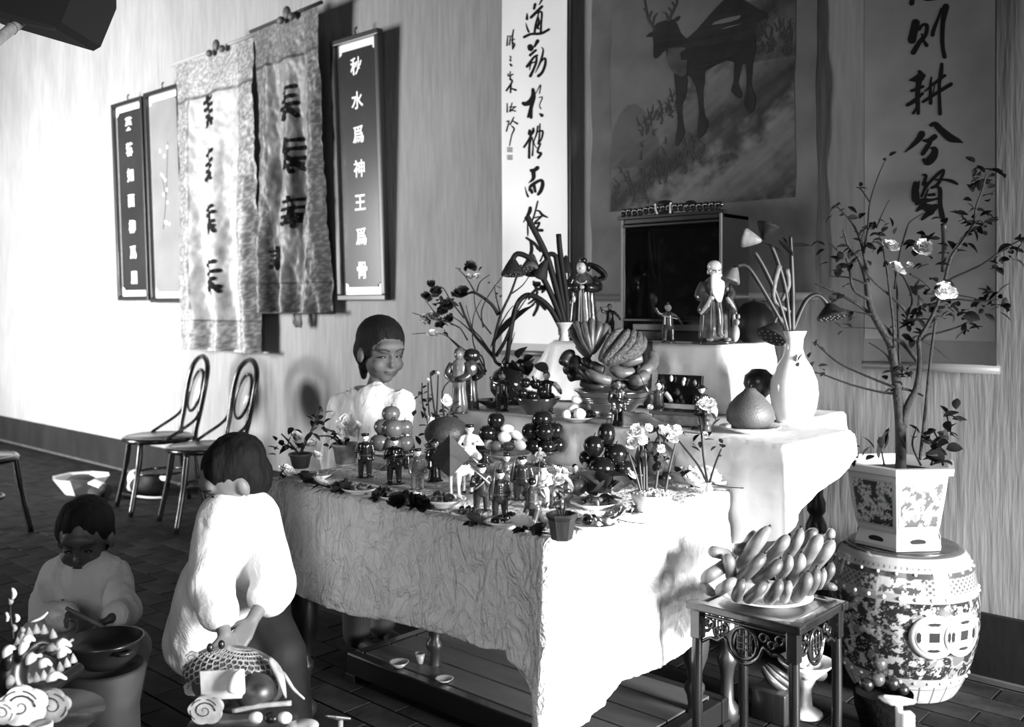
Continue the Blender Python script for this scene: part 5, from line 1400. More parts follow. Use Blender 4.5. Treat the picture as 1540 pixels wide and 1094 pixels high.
# ================================================================ middle step
# large white vase with lotus
pv = at(1194, 634, E2)
t = thing('white_vase', 'large bulbous white porcelain vase with lotus pods at the right end', 'vase', pv); k = pxm(pv)
prof = [(0, 0), (26, 0), (27, 6), (33, 22), (36, 42), (34, 62), (26, 82), (17, 96), (13, 110), (14, 124), (19, 136), (17, 136), (11, 122), (9, 100), (0, 90)]
MB().lathe([(a * k, b * k) for a, b in prof], 48).build('vase_body', PORC, t)
pl = Plant(t, depth(pv), 5)
for pts, r0, r1 in ([[(1190, 505), (1200, 478), (1213, 452), (1228, 444), (1240, 452), (1245, 462)], 4, 3.5], [[(1186, 505), (1170, 450), (1150, 405), (1134, 378)], 4, 3.5], [[(1188, 505), (1182, 440), (1170, 395), (1160, 370)], 4, 3.5], [[(1192, 505), (1192, 440), (1190, 380), (1189, 355)], 5, 2.5], [[(1184, 505), (1175, 480), (1168, 478), (1164, 488)], 3.5, 3]):
    pl.stem(pts, r0, r1, mat(.014, .5), 'lotus_stem')
lotus_pod(pl, 1250, 468, 46, 22, (.25, -.1, -1), -.02)
lotus_pod(pl, 1131, 360, 30, 26, (-.9, -.3, .2), 0, mat(.16, .6, 0, .3, 60))
lotus_pod(pl, 1152, 348, 34, 24, (.2, .2, .9), .04)
lotus_pod(pl, 1164, 498, 46, 24, (-.1, -.5, -.7), -.05)
lotus_pod(pl, 1102, 412, 30, 26, (-.2, -.3, -.9), .02, mat(.09, .6, 0, .3, 60))
pl.stem([(1178, 490), (1150, 440), (1125, 402), (1108, 400)], 3.5, 3, mat(.014, .5), 'lotus_stem')
for pts in ([(1172, 400), (1164, 430), (1166, 455), (1190, 470)], [(1183, 405), (1186, 430), (1176, 452)]):
    pl.stem(pts, 5, 3, mat(.10, .6, 0, .5, 60), 'dried_leaf')
pl.leaves(1188, 378, 4, 34, 5, LEAFD, 'narrow', 0, .9)
# pear shaped pomelo on its plate
t, k = plate_thing(1128, 650, E2, 92, 'white plate with painted rim under the pear shaped pomelo', mat(.6, .15, 0, .5, 45, coat=.5))
p = at(1128, 648, E2); r = 36 * k
b = MB().lathe([(0, 0), (r * .7, .0), (r * .98, r * .30), (r, r * .62), (r * .86, r * 1.0), (r * .55, r * 1.35), (r * .30, r * 1.55), (r * .22, r * 1.66), (.0, r * 1.68)], 36, None, 1, lambda a, j: 1 + .015 * math.sin(a * 5))
o = b.build('pomelo', mat(.085, .5, 0, .2, 10, .25, 160), None, True, (p.x, p.y, E2 + .010)); tag(o, 'large pear shaped pomelo on the plate at the right of the middle step', 'fruit')
MB().tube([(0, 0, r * 1.66), (r * .04, 0, r * 1.82)], r * .06, 6).build('stem', STEM, o)
# dark child-like figurine and dark ball behind the pomelo
t, k = put('round_gourd', 'dark brown round gourd standing behind the pomelo, glossy on its left', 'gourd', 1141, 628, E2); r = 22 * k
MB().lathe([(0, 0), (r * .5, 0), (r * .42, r * .9), (r * .35, r * 1.2), (r * .8, r * 1.7), (r * 1.05, r * 2.3), (r * .95, r * 2.9), (r * .5, r * 3.3), (0, r * 3.35)], 28).build('gourd_body', mat(.02, .35, 0, .5, 30, coat=.3), t)
figurine(1168, 632, E2, 42, 'little squat dark figurine right of the pomelo', 'seat', .03, 'bun', .4)

# brass basin with plantains
pb = at(922, 626, E2); k = pxm(pb)
t = thing('brass_basin', 'broad polished brass basin on the middle step holding plantains', 'basin', pb)
BR = mat(.42, .22, .9)
MB().lathe([(a * k, b * k * .78) for a, b in [(0, 0), (36, 0), (37, 3), (33, 8), (34, 16), (43, 26), (50, 38), (55, 46), (59, 49), (59, 51), (53, 50), (46, 40), (30, 30), (0, 28)]], 56).build('basin', BR, t)
b = MB()
for i in range(3): b.lathe([((45 + i * 2.5) * k, (21 + i * 3.1) * k), ((46.2 + i * 2.5) * k, (22 + i * 3.1) * k), ((46.0 + i * 2.5) * k, (23 + i * 3.1) * k)], 56, close=False)
b.build('raised_rings', BR, t)
def banana(pts, w, o, m, parent, name='banana', rib=True, warty=False):
    """a curved fruit through photo points (u, v, depth)"""
    q = [tuple(PD(*p) - o) for p in pts]; c = cr(q, 5); L = len(c)
    k = pts[0][2] / FPX; rr = []
    for i in range(L):
        s = i / (L - 1); rr.append(w / 2 * k * ((.6 + 4 * s) if s < .1 else (1.0 if s < .6 else 1 - .66 * ((s - .6) / .4) ** 1.7)))
    b = MB().tube(c, rr, 6 if not warty else 10)
    ob = b.build(name, m, parent)
    ob.modifiers.new('s', 'SUBSURF').levels = 1; ob.modifiers['s'].render_levels = 1
    return ob
BAN = mat(.09, .42, 0, .35, 30, .1, 60); BAN2 = mat(.045, .42, 0, .5, 30, .1, 60); BAND = mat(.015, .4, 0, .5, 30)
WART = mat(.07, .45, 0, .6, 90, .9, 160)
db = depth(pb)
t = thing('plantain_bunch', 'hands of plantains heaped in the brass basin', 'fruit', pb + Vector((0, 0, 36 * k))); o = Vector(t.location)
Z = lambda a, b_, dd: (840 + a / 6.08, 460 + b_ / 6.08, db + dd)
for pts, w, m in (
    ([(320, 690, -.10), (250, 620, -.08), (180, 560, -.05)], 12, BAND), ([(480, 690, -.12), (360, 660, -.13), (250, 590, -.10)], 12, BAN),
    ([(420, 600, -.06), (350, 570, -.05), (300, 520, -.03)], 13, BAN2), ([(690, 610, -.08), (580, 620, -.10), (470, 570, -.08)], 14, BAN),
    ([(760, 480, -.02), (660, 500, -.03), (540, 520, -.02)], 15, BAN), ([(850, 430, .02), (860, 520, -.02), (800, 590, -.06), (720, 610, -.07)], 15, BAN),
    ([(800, 620, -.10), (740, 680, -.13), (640, 690, -.12)], 15, BAN), ([(800, 690, -.08), (720, 730, -.10), (620, 730, -.09)], 13, BAND),
    ([(40, 540, .0), (80, 460, .02), (150, 430, .03)], 14, BAND), ([(60, 600, -.02), (120, 570, 0), (200, 560, .0)], 12, BAND), ([(90, 660, -.03), (160, 640, -.02), (240, 650, -.03)], 12, BAND),
    ([(240, 480, 0), (260, 530, -.01), (320, 560, -.01)], 14, BAND), ([(200, 700, -.05), (300, 730, -.07), (420, 745, -.08)], 11, BAND), ([(180, 470, .02), (150, 540, .0), (190, 620, -.03)], 13, BAND), ([(480, 720, -.09), (560, 730, -.1), (640, 700, -.09)], 12, BAND)):
    banana([Z(*p) for p in pts], w * 1.5, o, m, t)
t2 = thing('finger_citron', 'dark ribbed hand of upright fingers at the left of the basin heap', 'fruit', o + Vector((-.03, -.02, .05))); o2 = Vector(t2.location)
for pts in ([(300, 460, -.04), (200, 360, -.02), (130, 260, 0), (125, 200, 0)], [(305, 460, -.05), (230, 330, -.04), (180, 200, -.03), (150, 150, -.02)], [(310, 450, -.05), (270, 310, -.05), (240, 200, -.04), (230, 150, -.03)], [(310, 450, -.05), (300, 300, -.05), (300, 180, -.04), (300, 120, -.03)], [(315, 450, -.04), (340, 300, -.04), (370, 200, -.03), (360, 150, -.02)], [(320, 440, -.03), (380, 320, -.03), (420, 230, -.02), (430, 170, 0)], [(300, 470, -.03), (240, 430, -.02), (170, 350, 0)]):
    banana([Z(*p) for p in pts][::-1], 14, o2, BAN2, t2, 'finger')
t3 = thing('warty_plantain_hand', 'pale mottled ribbed hand of fruit lying on top of the basin heap', 'fruit', o + Vector((.02, -.02, .06))); o3 = Vector(t3.location)
for pts in ([(400, 520, -.08), (430, 420, -.08), (520, 270, -.05), (590, 220, -.03)], [(410, 530, -.09), (500, 430, -.10), (600, 300, -.07), (640, 220, -.04)], [(430, 530, -.09), (560, 460, -.11), (660, 340, -.08), (690, 215, -.04)], [(450, 520, -.09), (620, 460, -.11), (720, 360, -.08), (740, 240, -.04)], [(470, 500, -.08), (680, 450, -.09), (765, 360, -.06), (775, 280, -.03)]):
    banana([Z(*p) for p in pts], 19, o3, WART, t3, 'finger')
# dark cloth hanging behind the basin in the gap of the step cloth
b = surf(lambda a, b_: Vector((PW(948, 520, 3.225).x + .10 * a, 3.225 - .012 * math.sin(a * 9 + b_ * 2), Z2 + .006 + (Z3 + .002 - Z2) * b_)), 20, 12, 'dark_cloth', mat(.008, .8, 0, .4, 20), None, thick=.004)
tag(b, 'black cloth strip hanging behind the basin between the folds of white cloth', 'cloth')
# grey patterned cloth on the right side of the basin
b = surf(lambda a, b_: at(935 + 85 * a, 645 - 5 * b_, E2) * (1 - 0) + Vector((0, 0, .004 + (.055 - .05 * a) * b_ * (1 - a * .3) + .006 * math.sin(a * 12 + b_ * 3) * b_)) , 24, 12, 'grey_cloth', mat(.10, .6, 0, .7, 14), None, thick=.003)
tag(b, 'crumpled dark grey cloth lying at the right foot of the brass basin', 'cloth')
# eggs on the middle step plate
t, k = plate_thing(868, 634, E2, 68, 'small pale plate of mixed eggs left of the brass basin', mat(.35, .3))
de = depth(t.location); WH, GR, DK = mat(.85, .4), mat(.12, .4), mat(.03, .35)
for u, v, dd, w, h, lab, m, ro in ((868, 602, -.02, 18, 12, 'white egg topping the pile left of the brass basin', WH, .2), (862, 614, -.03, 17, 12, 'pale grey egg second from top, left of the brass basin', mat(.5, .4), -.4), (872, 623, -.05, 19, 18, 'round white egg at the front of the plate by the brass basin', WH, 0), (852, 624, -.04, 15, 14, 'white egg at the left rim of the plate by the brass basin', WH, .6), (880, 611, -.01, 18, 14, 'dark grey egg high in the pile left of the brass basin', GR, .3), (888, 624, -.02, 17, 15, 'nearly black egg at the right rim of the plate by the brass basin', DK, .2), (860, 627, .02, 16, 14, 'dark grey egg tucked behind in the plate by the brass basin', GR, 0)):
    egg(u, v, de + dd, w, h, lab, m, 'eggs beside the brass basin', ro)
# figurines along the middle step
figurine(929, 640, E2, 72, 'slim dark robed figurine in front of the brass basin', 'robe', .03, 'hair', .1, extras=('shawl',), facem=GL[.2])
figurine(990, 634, E2, 62, 'figurine with a spear and one raised white sleeve right of the basin', 'wave', .10, 'bun', -.1, extras=('spear', 'sleeve'))
figurine(1055, 636, E2, 58, 'figurine in a dark brimmed hat behind the white rose', 'robe', .03, 'hat', -.2)
figurine(755, 618, E2, 60, 'thin dark figurine with bent arm before the round dark vase', 'wave', .03, 'bun', .3, facem=GL[.2])
figurine(822, 622, E2, 66, 'dark figurine with pale sleeves standing in a bowl shadow, left of the eggs', 'wave', .03, 'hair', .0, extras=('sleeve',))
# tall pair of figures near the left end
def tall_parts(hairm, dark):
    def f(t, h):
        def B(nm, b, m): b.v = [q * h for q in b.v]; return b.build(nm, m, t)
        B('head', MB().ell((0, -.01, .90), (.07, .07, .08)).ell((0, -.08, .89), (.012, .014, .018), 8, 6), GL[.2])
        B('hair', MB().ell((0, .025, .925), (.085, .08, .085)), hairm)
        for s in (-1, 1): B('sleeve', MB().tube(cr([(s * .11, 0, .77), (s * .17, -.04, .60), (s * .05, -.13, .52)], 4), [.045, .05, .055, .055, .055, .055, .05, .05, .045], 8), dark)
        B('hem', MB().lathe([(0, 0), (.15, 0), (.14, .03), (0, .035)], 24, None, .8), GL[.06])
    return f
rp = [(0, .02), (.13, .02), (.125, .15), (.10, .35), (.10, .5), (.12, .64), (.13, .74), (.08, .81), (.03, .84), (0, .84)]
robe_statue(690, 622, E2, 98, 'tall_robed_statue', 'tall grey robed statue at the left end of the middle step', rp, mat(.10, .2, 0, .7, 16, coat=.5), folds=8, parts=tall_parts(GL[.1], GL[.06]), rz=-.2)
robe_statue(708, 616, E2, 90, 'tall_robed_statue', 'tall statue with big black headdress close beside the grey robed one', rp, mat(.03, .2, 0, .7, 16, coat=.5), folds=7, parts=lambda t, h: (tall_parts(GL[.015], GL[.015])(t, h), MB().ell((.02 * h, .02 * h, .90 * h), (.15 * h, .10 * h, .12 * h)).build('headdress', GL[.015], t)), rz=.2)
# round dark vase with flowering branches
pv = at(764, 608, E2); k = pxm(pv)
t = thing('dark_round_vase', 'dark glossy round vase holding bare flowering branches', 'vase', pv)
MB().lathe([(a * k, b * k) for a, b in [(0, 0), (14, 0), (17, 6), (27, 20), (29, 32), (22, 48), (12, 55), (10, 58), (14, 62), (10, 62), (8, 54), (0, 40)]], 40).build('vase_body', mat(.02, .12, 0, .3, 10, coat=.7), t)
pl = Plant(t, depth(pv), 8); org = (620, 360)
pl.scribble([[(560, 800), (520, 760), (520, 640), (560, 480), (620, 350), (660, 240), (690, 160)], [(520, 750), (450, 670), (390, 600), (340, 500), (300, 400)], [(530, 740), (590, 640), (640, 500), (665, 390)], [(545, 480), (500, 410), (400, 340), (350, 345)]], 4.21, org, 3.0, 1.6)
pl.scribble([[(390, 600), (300, 520), (230, 480)], [(470, 840), (400, 700), (380, 600), (390, 480), (440, 380)], [(460, 860), (440, 740), (330, 700), (190, 600), (0, 600)], [(330, 500), (250, 400), (180, 300), (90, 380)], [(300, 690), (230, 620), (200, 570)], [(500, 600), (440, 520), (400, 430), (390, 330)], [(450, 560), (440, 450), (500, 330), (600, 200)], [(560, 480), (530, 360), (520, 290)], [(400, 340), (340, 240), (290, 190)], [(410, 330), (430, 270), (490, 225)], [(640, 500), (720, 380), (780, 310)], [(570, 780), (620, 680), (650, 590)], [(300, 560), (160, 480), (60, 350)], [(350, 640), (300, 560), (240, 540)], [(620, 350), (700, 290), (760, 200)], [(500, 720), (430, 620), (380, 560), (340, 420)], [(540, 580), (600, 470), (640, 420)], [(210, 520), (110, 500), (0, 465)]], 4.21, org, 1.3, .5)
DF = mat(.014, .5, 0, .4, 30)
for u, v, r, m in ((693, 443, 13, DF), (672, 460, 11, DF), (655, 440, 10, DF), (648, 428, 7, DF), (665, 470, 9, DF), (640, 447, 8, DF), (707, 402, 10, DF), (706, 418, 6, mat(.3, .6)), (717, 418, 7, mat(.55, .6)), (650, 478, 9, mat(.2, .6)), (640, 480, 8, mat(.35, .6)), (661, 490, 8, DF), (650, 505, 9, mat(.5, .6)), (676, 480, 8, DF), (808, 430, 7, DF), (815, 434, 5, DF)):
    pl.bloom(u, v, r, m, int(u))
pl.leaves(660, 455, 14, 15, 11); pl.leaves(655, 490, 9, 13, 8); pl.leaves(750, 438, 5, 10, 9); pl.leaves(700, 412, 5, 12, 8)
leaf(t, pl.P(737, 524), 94 * depth(pv) / FPX, (pl.P(795, 440) - pl.P(737, 524)), LEAFD, 'narrow', .4)
# dark fruits in a dark glazed bowl
t, k = put('glazed_bowl', 'dark glazed bowl with glassy dark fruits behind the left figurines', 'bowl', 808, 622, E2)
MB().lathe([(a * k, b * k) for a, b in [(0, 0), (16, 0), (18, 4), (28, 14), (36, 24), (34, 25), (24, 14), (0, 8)]], 36).build('bowl', mat(.03, .1, 0, .6, 12, coat=.7), t)
d_ = depth(t.location)
for i, (u, v) in enumerate(((786, 592), (800, 596), (816, 590), (806, 578), (790, 576), (826, 598))):
    apple(u, v, d_ + (.01 if i > 2 else -.01), 9, ('glossy black plum at the left in the dark glazed bowl', 'glossy black plum in the middle of the dark glazed bowl', 'glossy black plum at the right in the dark glazed bowl', 'top black plum in the dark glazed bowl', 'upper left black plum in the dark glazed bowl', 'rightmost black plum in the dark glazed bowl')[i], mat(.012, .1, coat=.7), 'plums in the dark glazed bowl', name='plum')
t, k = put('boat_dish', 'shallow dark boat shaped dish beside the round dark vase', 'dish', 742, 614, E2)
MB().lathe([(a * k, b * k) for a, b in [(0, 0), (10, 0), (12, 3), (28, 12), (26, 13), (10, 6), (0, 5)]], 30).build('dish', mat(.02, .2, coat=.5), t)
# dark leafy offering behind
t, k = put('dark_leafy_bouquet', 'clump of dark broad leaves between the round vase and the basin', 'plant', 785, 608, E2)
MB().lathe([(0, 0), (12 * k, 0), (16 * k, 20 * k), (14 * k, 20 * k), (0, 14 * k)], 20).build('pot', mat(.02, .4), t)
pl = Plant(t, depth(t.location), 21); pl.leaves(785, 552, 13, 24, 9, LEAFD, 'broad', 0, .3)
pl.stem([(775, 575), (780, 560), (785, 540)], 2, 1.2)
# square glazed box planter with leaning glass plate at right
p = at(1022, 640, E2); k = pxm(p)
t = thing('square_dish', 'low square patterned dish holding a dark leaning plaque', 'dish', p, R(12))
MB().box((0, 0, 10 * k), (72 * k, 40 * k, 16 * k), None, .004).build('dish_body', mat(.10, .2, 0, .7, 22, coat=.5), t, False)
MB().box((0, 0, 20 * k), (80 * k, 46 * k, 5 * k), None, .003).build('rim', mat(.06, .2, coat=.5), t, False)
t.location.z += .0
q = at(1022, 632, E2)
t = thing('leaning_plaque', 'black lacquer plaque with small pale figures leaning on the square dish', 'plaque', (q.x, q.y + .0, E2 + 24 * k), R(8))
MB().box((0, 0, 24 * k), (76 * k, 6 * k, 46 * k), (-.18, 0, 0), .002).build('board', mat(.008, .15, coat=.6), t, False)
rr_ = random.Random(5)
for i in range(7):
    MB().ell(((rr_.uniform(-28, 32)) * k, -6 * k - .002, rr_.uniform(12, 44) * k), (3.2 * k, 2 * k, rr_.uniform(3, 6) * k), 8, 6).build('inlay_figure', GL[.2 if i % 3 else .65], t)

# white rose in a little vase
def rose_vase(u, v, z, label, stems, blooms, leaves, vh=20, vr=8, vm=None, seed=1):
    t, k = put('bud_vase', label, 'vase', u, v, z)
    MB().lathe([(a * k * vr / 8, b * k * vh / 20) for a, b in [(0, 0), (6, 0), (8, 5), (7, 12), (4, 16), (6, 20), (4, 20), (2, 14), (0, 10)]], 24).build('vase_body', vm or GL[.1], t)
    pl = Plant(t, depth(t.location), seed)
    for s in stems: pl.stem(s, 1.8, 1.1)
    for u_, v_, r_, m_ in blooms: pl.bloom(u_, v_, r_, m_, int(u_ + v_))
    for u_, v_, n_, l_, s_ in leaves: pl.leaves(u_, v_, n_, l_, s_)
    return pl
WF = WHITEFLOWER
rose_vase(1062, 652, E2, 'small vase with one bright white rose right of the leaning plaque', [[(1062, 640), (1058, 625), (1060, 612)]], [(1066, 612, 13, WF), (1058, 610, 10, WF), (1070, 620, 9, WF)], [(1060, 632, 5, 14, 7)], seed=4)

# ================================================================ front table
# potted flowering twigs (left back) 
def potted(u, v, z, label, potm, w, h, stems, blooms, leaves, seed=1, name='flower_pot', hexa=False, m_leaf=LEAFD):
    t, k = put(name, label, 'plant', u, v, z, FACE)
    n = 6 if hexa else 28
    b = MB().lathe([(a * w / 2 * k, b_ * h * k) for a, b_ in [(0, 0), (.62, 0), (.68, .04), (.86, .75), (.94, .82), (1, .90), (1, 1), (.88, 1), (.84, .85), (0, .84)]], n)
    o = b.build('pot', potm, t, not hexa)
    pl = Plant(t, depth(t.location), seed)
    for s in stems: pl.stem(s, 1.9, 1.0)
    for u_, v_, r_, m_ in blooms: pl.bloom(u_, v_, r_, m_, int(u_ + v_))
    for u_, v_, n_, l_, s_ in leaves: pl.leaves(u_, v_, n_, l_, s_, m_leaf)
    return pl
potted(520, 697, E1, 'round striped pot with a big white hydrangea head, left of the apples', mat(.20, .4, 0, .5, 25), 44, 30, [[(520, 672), (520, 660), (522, 650)], [(516, 672), (500, 650), (480, 640)], [(515, 672), (495, 655), (470, 652)]],
       [(522, 648, 15, WF), (512, 653, 13, WF), (532, 653, 13, WF), (522, 637, 13, WF), (535, 643, 11, WF), (510, 643, 11, WF)], [(505, 660, 8, 16, 9), (475, 640, 6, 14, 8)], 11)
potted(452, 704, E1, 'blurred leafy pot at the left corner of the front table', mat(.05, .5), 36, 22, [[(452, 684), (470, 650), (488, 615)], [(450, 684), (430, 660), (420, 650)], [(452, 684), (460, 660), (480, 645)]],
       [(445, 660, 11, mat(.3, .6)), (470, 672, 10, mat(.5, .6)), (478, 690, 9, mat(.6, .6))], [(425, 668, 14, 17, 11), (480, 628, 9, 15, 8), (455, 660, 12, 16, 12)], 12)
potted(655, 690, E1, 'tall leafy twigs with white buds beside the girl\'s sleeve', mat(.02, .3), 34, 22, [[(655, 670), (632, 610), (630, 575)], [(655, 670), (643, 620), (641, 575)], [(655, 670), (658, 610), (660, 565)], [(658, 670), (672, 640), (668, 590), (690, 570)], [(658, 640), (650, 600), (645, 560)]],
       [(645, 636, 10, WF), (675, 605, 9, WF), (641, 571, 2.5, WF), (660, 562, 2.5, WF)], [(630, 590, 5, 10, 5), (642, 600, 7, 10, 6), (650, 558, 3, 13, 3), (660, 622, 9, 13, 10), (628, 625, 7, 13, 7), (680, 618, 9, 13, 8), (645, 655, 8, 14, 10)], 13)
# footed dish of apples
t, k = put('footed_dish', 'footed dark dish carrying a pyramid of five large apples', 'dish', 590, 705, E1); footed(t, 34 * k, 24 * k, mat(.12, .25, coat=.4))
d_ = depth(t.location); AP = mat(.09, .25, 0, .25, 8, coat=.3)
for (u, v, dd, r, lab) in ((588, 623, 0, 14, 'apple crowning the pyramid in front of the girl'), (577, 643, -.01, 15, 'left apple of the second row in the pyramid'), (592, 645, -.03, 16, 'middle apple of the second row in the pyramid'), (608, 643, 0, 13, 'right apple of the second row in the pyramid'), (571, 666, -.02, 15, 'lowest left apple in the pyramid'), (590, 670, -.03, 14, 'lowest middle apple in the pyramid'), (609, 667, 0, 14, 'lowest right apple in the pyramid')):
    apple(u, v, d_ + dd, r, lab, AP, 'pyramid of apples')
# dark dome (large half melon) on a stand
t, k = put('footed_dish', 'dark footed dish under the big dark melon behind the kite', 'dish', 672, 704, E1); footed(t, 36 * k, 26 * k, mat(.03, .25, coat=.4))
p = PD(672, 652, depth(t.location)); r = 34 * depth(t.location) / FPX
o = MB().ell((0, 0, 0), (r, r, r * .75), 28, 16).build('melon', mat(.035, .5, 0, .3, 60, .2, 120), None, True, p); tag(o, 'big dark domed melon behind the folded paper kite', 'fruit')
MB().tube([(0, 0, r * .7), (r * .06, 0, r * .85)], r * .05, 6).build('stem', STEM, o)
# footed dish of eggs
t, k = put('footed_dish', 'footed dish heaped with white and grey eggs in the centre of the front table', 'dish', 764, 714, E1); footed(t, 36 * k, 32 * k, mat(.35, .2, coat=.4))
d_ = depth(t.location)
for (u, v, dd, w, h, lab, m, ro) in ((763, 645, -.01, 20, 13, 'white egg topping the central footed dish', WH, 0), (759, 658, -.04, 20, 17, 'white egg below the top one in the central dish', WH, .2), (777, 655, -.01, 19, 13, 'white egg to the upper right in the central dish', WH, .5), (782, 670, -.03, 19, 16, 'white egg at the right rim of the central dish', WH, .3), (736, 669, -.02, 16, 15, 'pale egg at the left rim of the central dish', mat(.55, .4), -.5), (747, 671, -.04, 19, 15, 'grey egg at the front left of the central dish', GR, 0), (765, 672, -.05, 19, 15, 'dark egg at the front middle of the central dish', mat(.05, .4), 0), (750, 657, .01, 18, 15, 'dark egg behind in the central dish', DK, 0), (770, 664, .02, 18, 15, 'dark egg hidden behind the white ones in the central dish', DK, 0)):
    egg(u, v, d_ + dd, w, h, lab, m, 'eggs on the central footed dish', ro)
PL = mat(.007, .14, 0, .2, 8, coat=.35)
# persimmon pyramids left and right of the eggs, and the aubergine heap
def pyramid(u, v, label, fruits, what, grp, w=60, h=20, nm='persimmon', z=E1, dishm=None):
    t, k = put('footed_dish', label, 'dish', u, v, z); footed(t, w / 2 * k, h * k, dishm or mat(.03, .2, coat=.5)); d = depth(t.location)
    for i, f in enumerate(fruits):
        apple(f[0], f[1], d + f[2], f[3] * 1.13, what % f[4], f[5] if len(f) > 5 else PL, grp, f[6] if len(f) > 6 else .95, nm)
    return d
pyramid(730, 696, 'dark footed dish of black persimmons left of the eggs', [(746, 633, .02, 12, 'at the very top'), (733, 652, 0, 12, 'at the left of the upper row'), (752, 652, .03, 12, 'at the right of the upper row'), (722, 670, 0, 11, 'at the lower left'), (742, 672, .03, 12, 'at the lower middle')], 'black persimmon %s of the pile left of the eggs', 'black persimmons left of the eggs', 50, 22)
pyramid(816, 700, 'dark footed dish of black persimmons right of the eggs', [(815, 631, .01, 14, 'crowning'), (799, 650, 0, 13, 'second row left'), (819, 650, -.03, 13, 'second row middle'), (834, 648, .0, 12, 'second row right'), (802, 672, -.01, 12, 'low left'), (822, 673, -.02, 13, 'low middle'), (838, 670, 0, 12, 'low right')], 'black persimmon, %s in the pile right of the eggs', 'black persimmons right of the eggs', 54, 22)
d_ = pyramid(912, 738, 'wide dark dish under the heap of aubergines and black fruit', [(912, 655, .02, 12, 'standing upright on top', PL, 1.5), (893, 672, .0, 14, 'leaning at the left', PL, 1.1), (926, 684, -.01, 16, 'in the right middle'), (905, 706, -.04, 18, 'largest and foremost'), (885, 690, .03, 13, 'behind at left'), (938, 706, .01, 14, 'low at the right'), (918, 724, -.01, 13, 'lowest in the middle'), (890, 722, .02, 12, 'lowest at left')], 'black glossy aubergine %s of the heap', 'aubergine heap', 76, 16, 'aubergine')
g = apple(869, 732, d_ - .14, 15, 'single mottled apple with a pale highlight beside the foliage pot', mat(.08, .3, 0, .7, 16, coat=.3), None)
g = apple(985, 692, d_ + .03, 33, 'big grey segmented gourd at the right behind the narcissus', mat(.028, .4, 0, .5, 14), None, .9, 'gourd')
for v_ in g.data.vertices:
    a = math.atan2(v_.co.y, v_.co.x); f = 1 - .10 * abs(math.cos(a * 4)); v_.co.x *= f; v_.co.y *= f
for i, (u, v) in enumerate(((960, 716), (1000, 720))): apple(u, v, d_ - .02 * i, 15, ('dark round fruit under the left side of the grey gourd', 'dark round fruit under the right side of the grey gourd')[i], PL, None, .95, 'dark_fruit')
t, k = put('leafy_vegetable', 'dark leafy vegetable lying flat before the aubergine heap', 'vegetable', 910, 752, E1, FACE)
pl = Plant(t, depth(t.location), 31); pl.leaves(905, 738, 8, 36, 8, LEAFM, 'broad', 0, .7); pl.leaves(930, 740, 5, 36, 7, LEAFM, 'broad', 0, .7)
# soldiers
figurine(549, 718, E1, 70, 'dark soldier figurine with a rifle over the shoulder, farthest left', 'rifle', .03, 'peak', -.1, extras=('rifle', 'belt'))
figurine(593, 728, E1, 74, 'dark soldier figurine left of the patterned one, arm on his chest', 'chest', .015, 'peak', .1, extras=('buttons',))
figurine(612, 704, E1, 56, 'dark shawled figurine without cap behind the two soldiers', 'robe', .015, 'hair', .1, extras=('shawl',))
figurine(628, 737, E1, 66, 'soldier figurine in a speckled tunic left of the paper kite', 'stand', .1, 'peak', .2, extras=('buttons',), bodymat=PATT)
figurine(654, 724, E1, 66, 'broad dark figurine half hidden at the left of the paper kite', 'robe', .015, 'hat', .1, facem=GL[.2])
figurine(724, 770, E1, 76, 'soldier figurine with diagonal pale strap marching right of the horse', 'rifle', .06, 'peak', .25, extras=('strap', 'rifle2'), width=1.1)
figurine(752, 782, E1, 80, 'soldier figurine with a row of pale buttons at the front', 'stand', .06, 'peak', .1, extras=('buttons', 'rifle', 'belt'))
figurine(785, 751, E1, 68, 'stout dark soldier figurine under the dish of eggs', 'stand', .06, 'peak', -.15, extras=('belt', 'rifle'), width=1.25)
figurine(762, 742, E1, 62, 'pale faced figurine behind the button coated soldier', 'chest', .2, 'tall', 0)
figurine(801, 789, E1, 74, 'drummer figurine seen from behind, leaning to the left', 'kneel', .1, 'hair', 2.6, extras=('drum', 'belt'), width=1.15, facem=GL[.4])
figurine(816, 765, E1, 70, 'light coated soldier figurine with crossed belts right of the drummer', 'chest', .4, 'peak', .3, extras=('strap', 'belt', 'rifle'))
figurine(840, 762, E1, 66, 'soldier figurine in a pale shirt behind the foliage pot', 'wave', .65, 'peak', -.2, extras=('buttons',))
figurine(812, 706, E1, 36, 'small pale figurine high between eggs and persimmons', 'seat', .65, 'hair', 0, d=depth(at(812, 712, E1)))
figurine(880, 740, E1, 48, 'white glazed figurine right behind the foliage pot', 'seat', .65, 'bun', -.3)
figurine(865, 748, E1, 52, 'white and dark figurine beside the mottled apple', 'wave', .4, 'hair', .4, extras=('shawl',))
# white horse with rider
p = at(694, 745, E1); k = pxm(p)
t = thing('horse_figurine', 'white standing horse figurine behind the folded paper kite', 'figurine', p, FACE - .55)
S = 62 * k
hs = [('e', (0, 0, .62), (.19, .34, .17)), ('c', (0, -.26, .70), (0, -.42, .98), .12, .075), ('c', (0, -.42, .98), (0, -.60, .90), .075, .05), ('c', (0, .30, .66), (.05, .42, .35), .05, .025)]
for sx in (-1, 1):
    for yy in (-.26, .27): hs += [('c', (sx * .10, yy, .55), (sx * .11, yy + (.03 if yy > 0 else -.02), .28), .085, .045), ('c', (sx * .11, yy + (.03 if yy > 0 else -.02), .28), (sx * .11, yy, .03), .04, .04)]
hb_ = blob('horse_body', [tuple([h_[0]] + [tuple(c * S for c in e) if isinstance(e, tuple) else e * S for e in h_[1:]]) for h_ in hs], mat(.8, .2, coat=.4), .016 * S, 3, t)
def HB(nm, b, m): b.v = [q * S for q in b.v]; return b.build(nm, m, t)
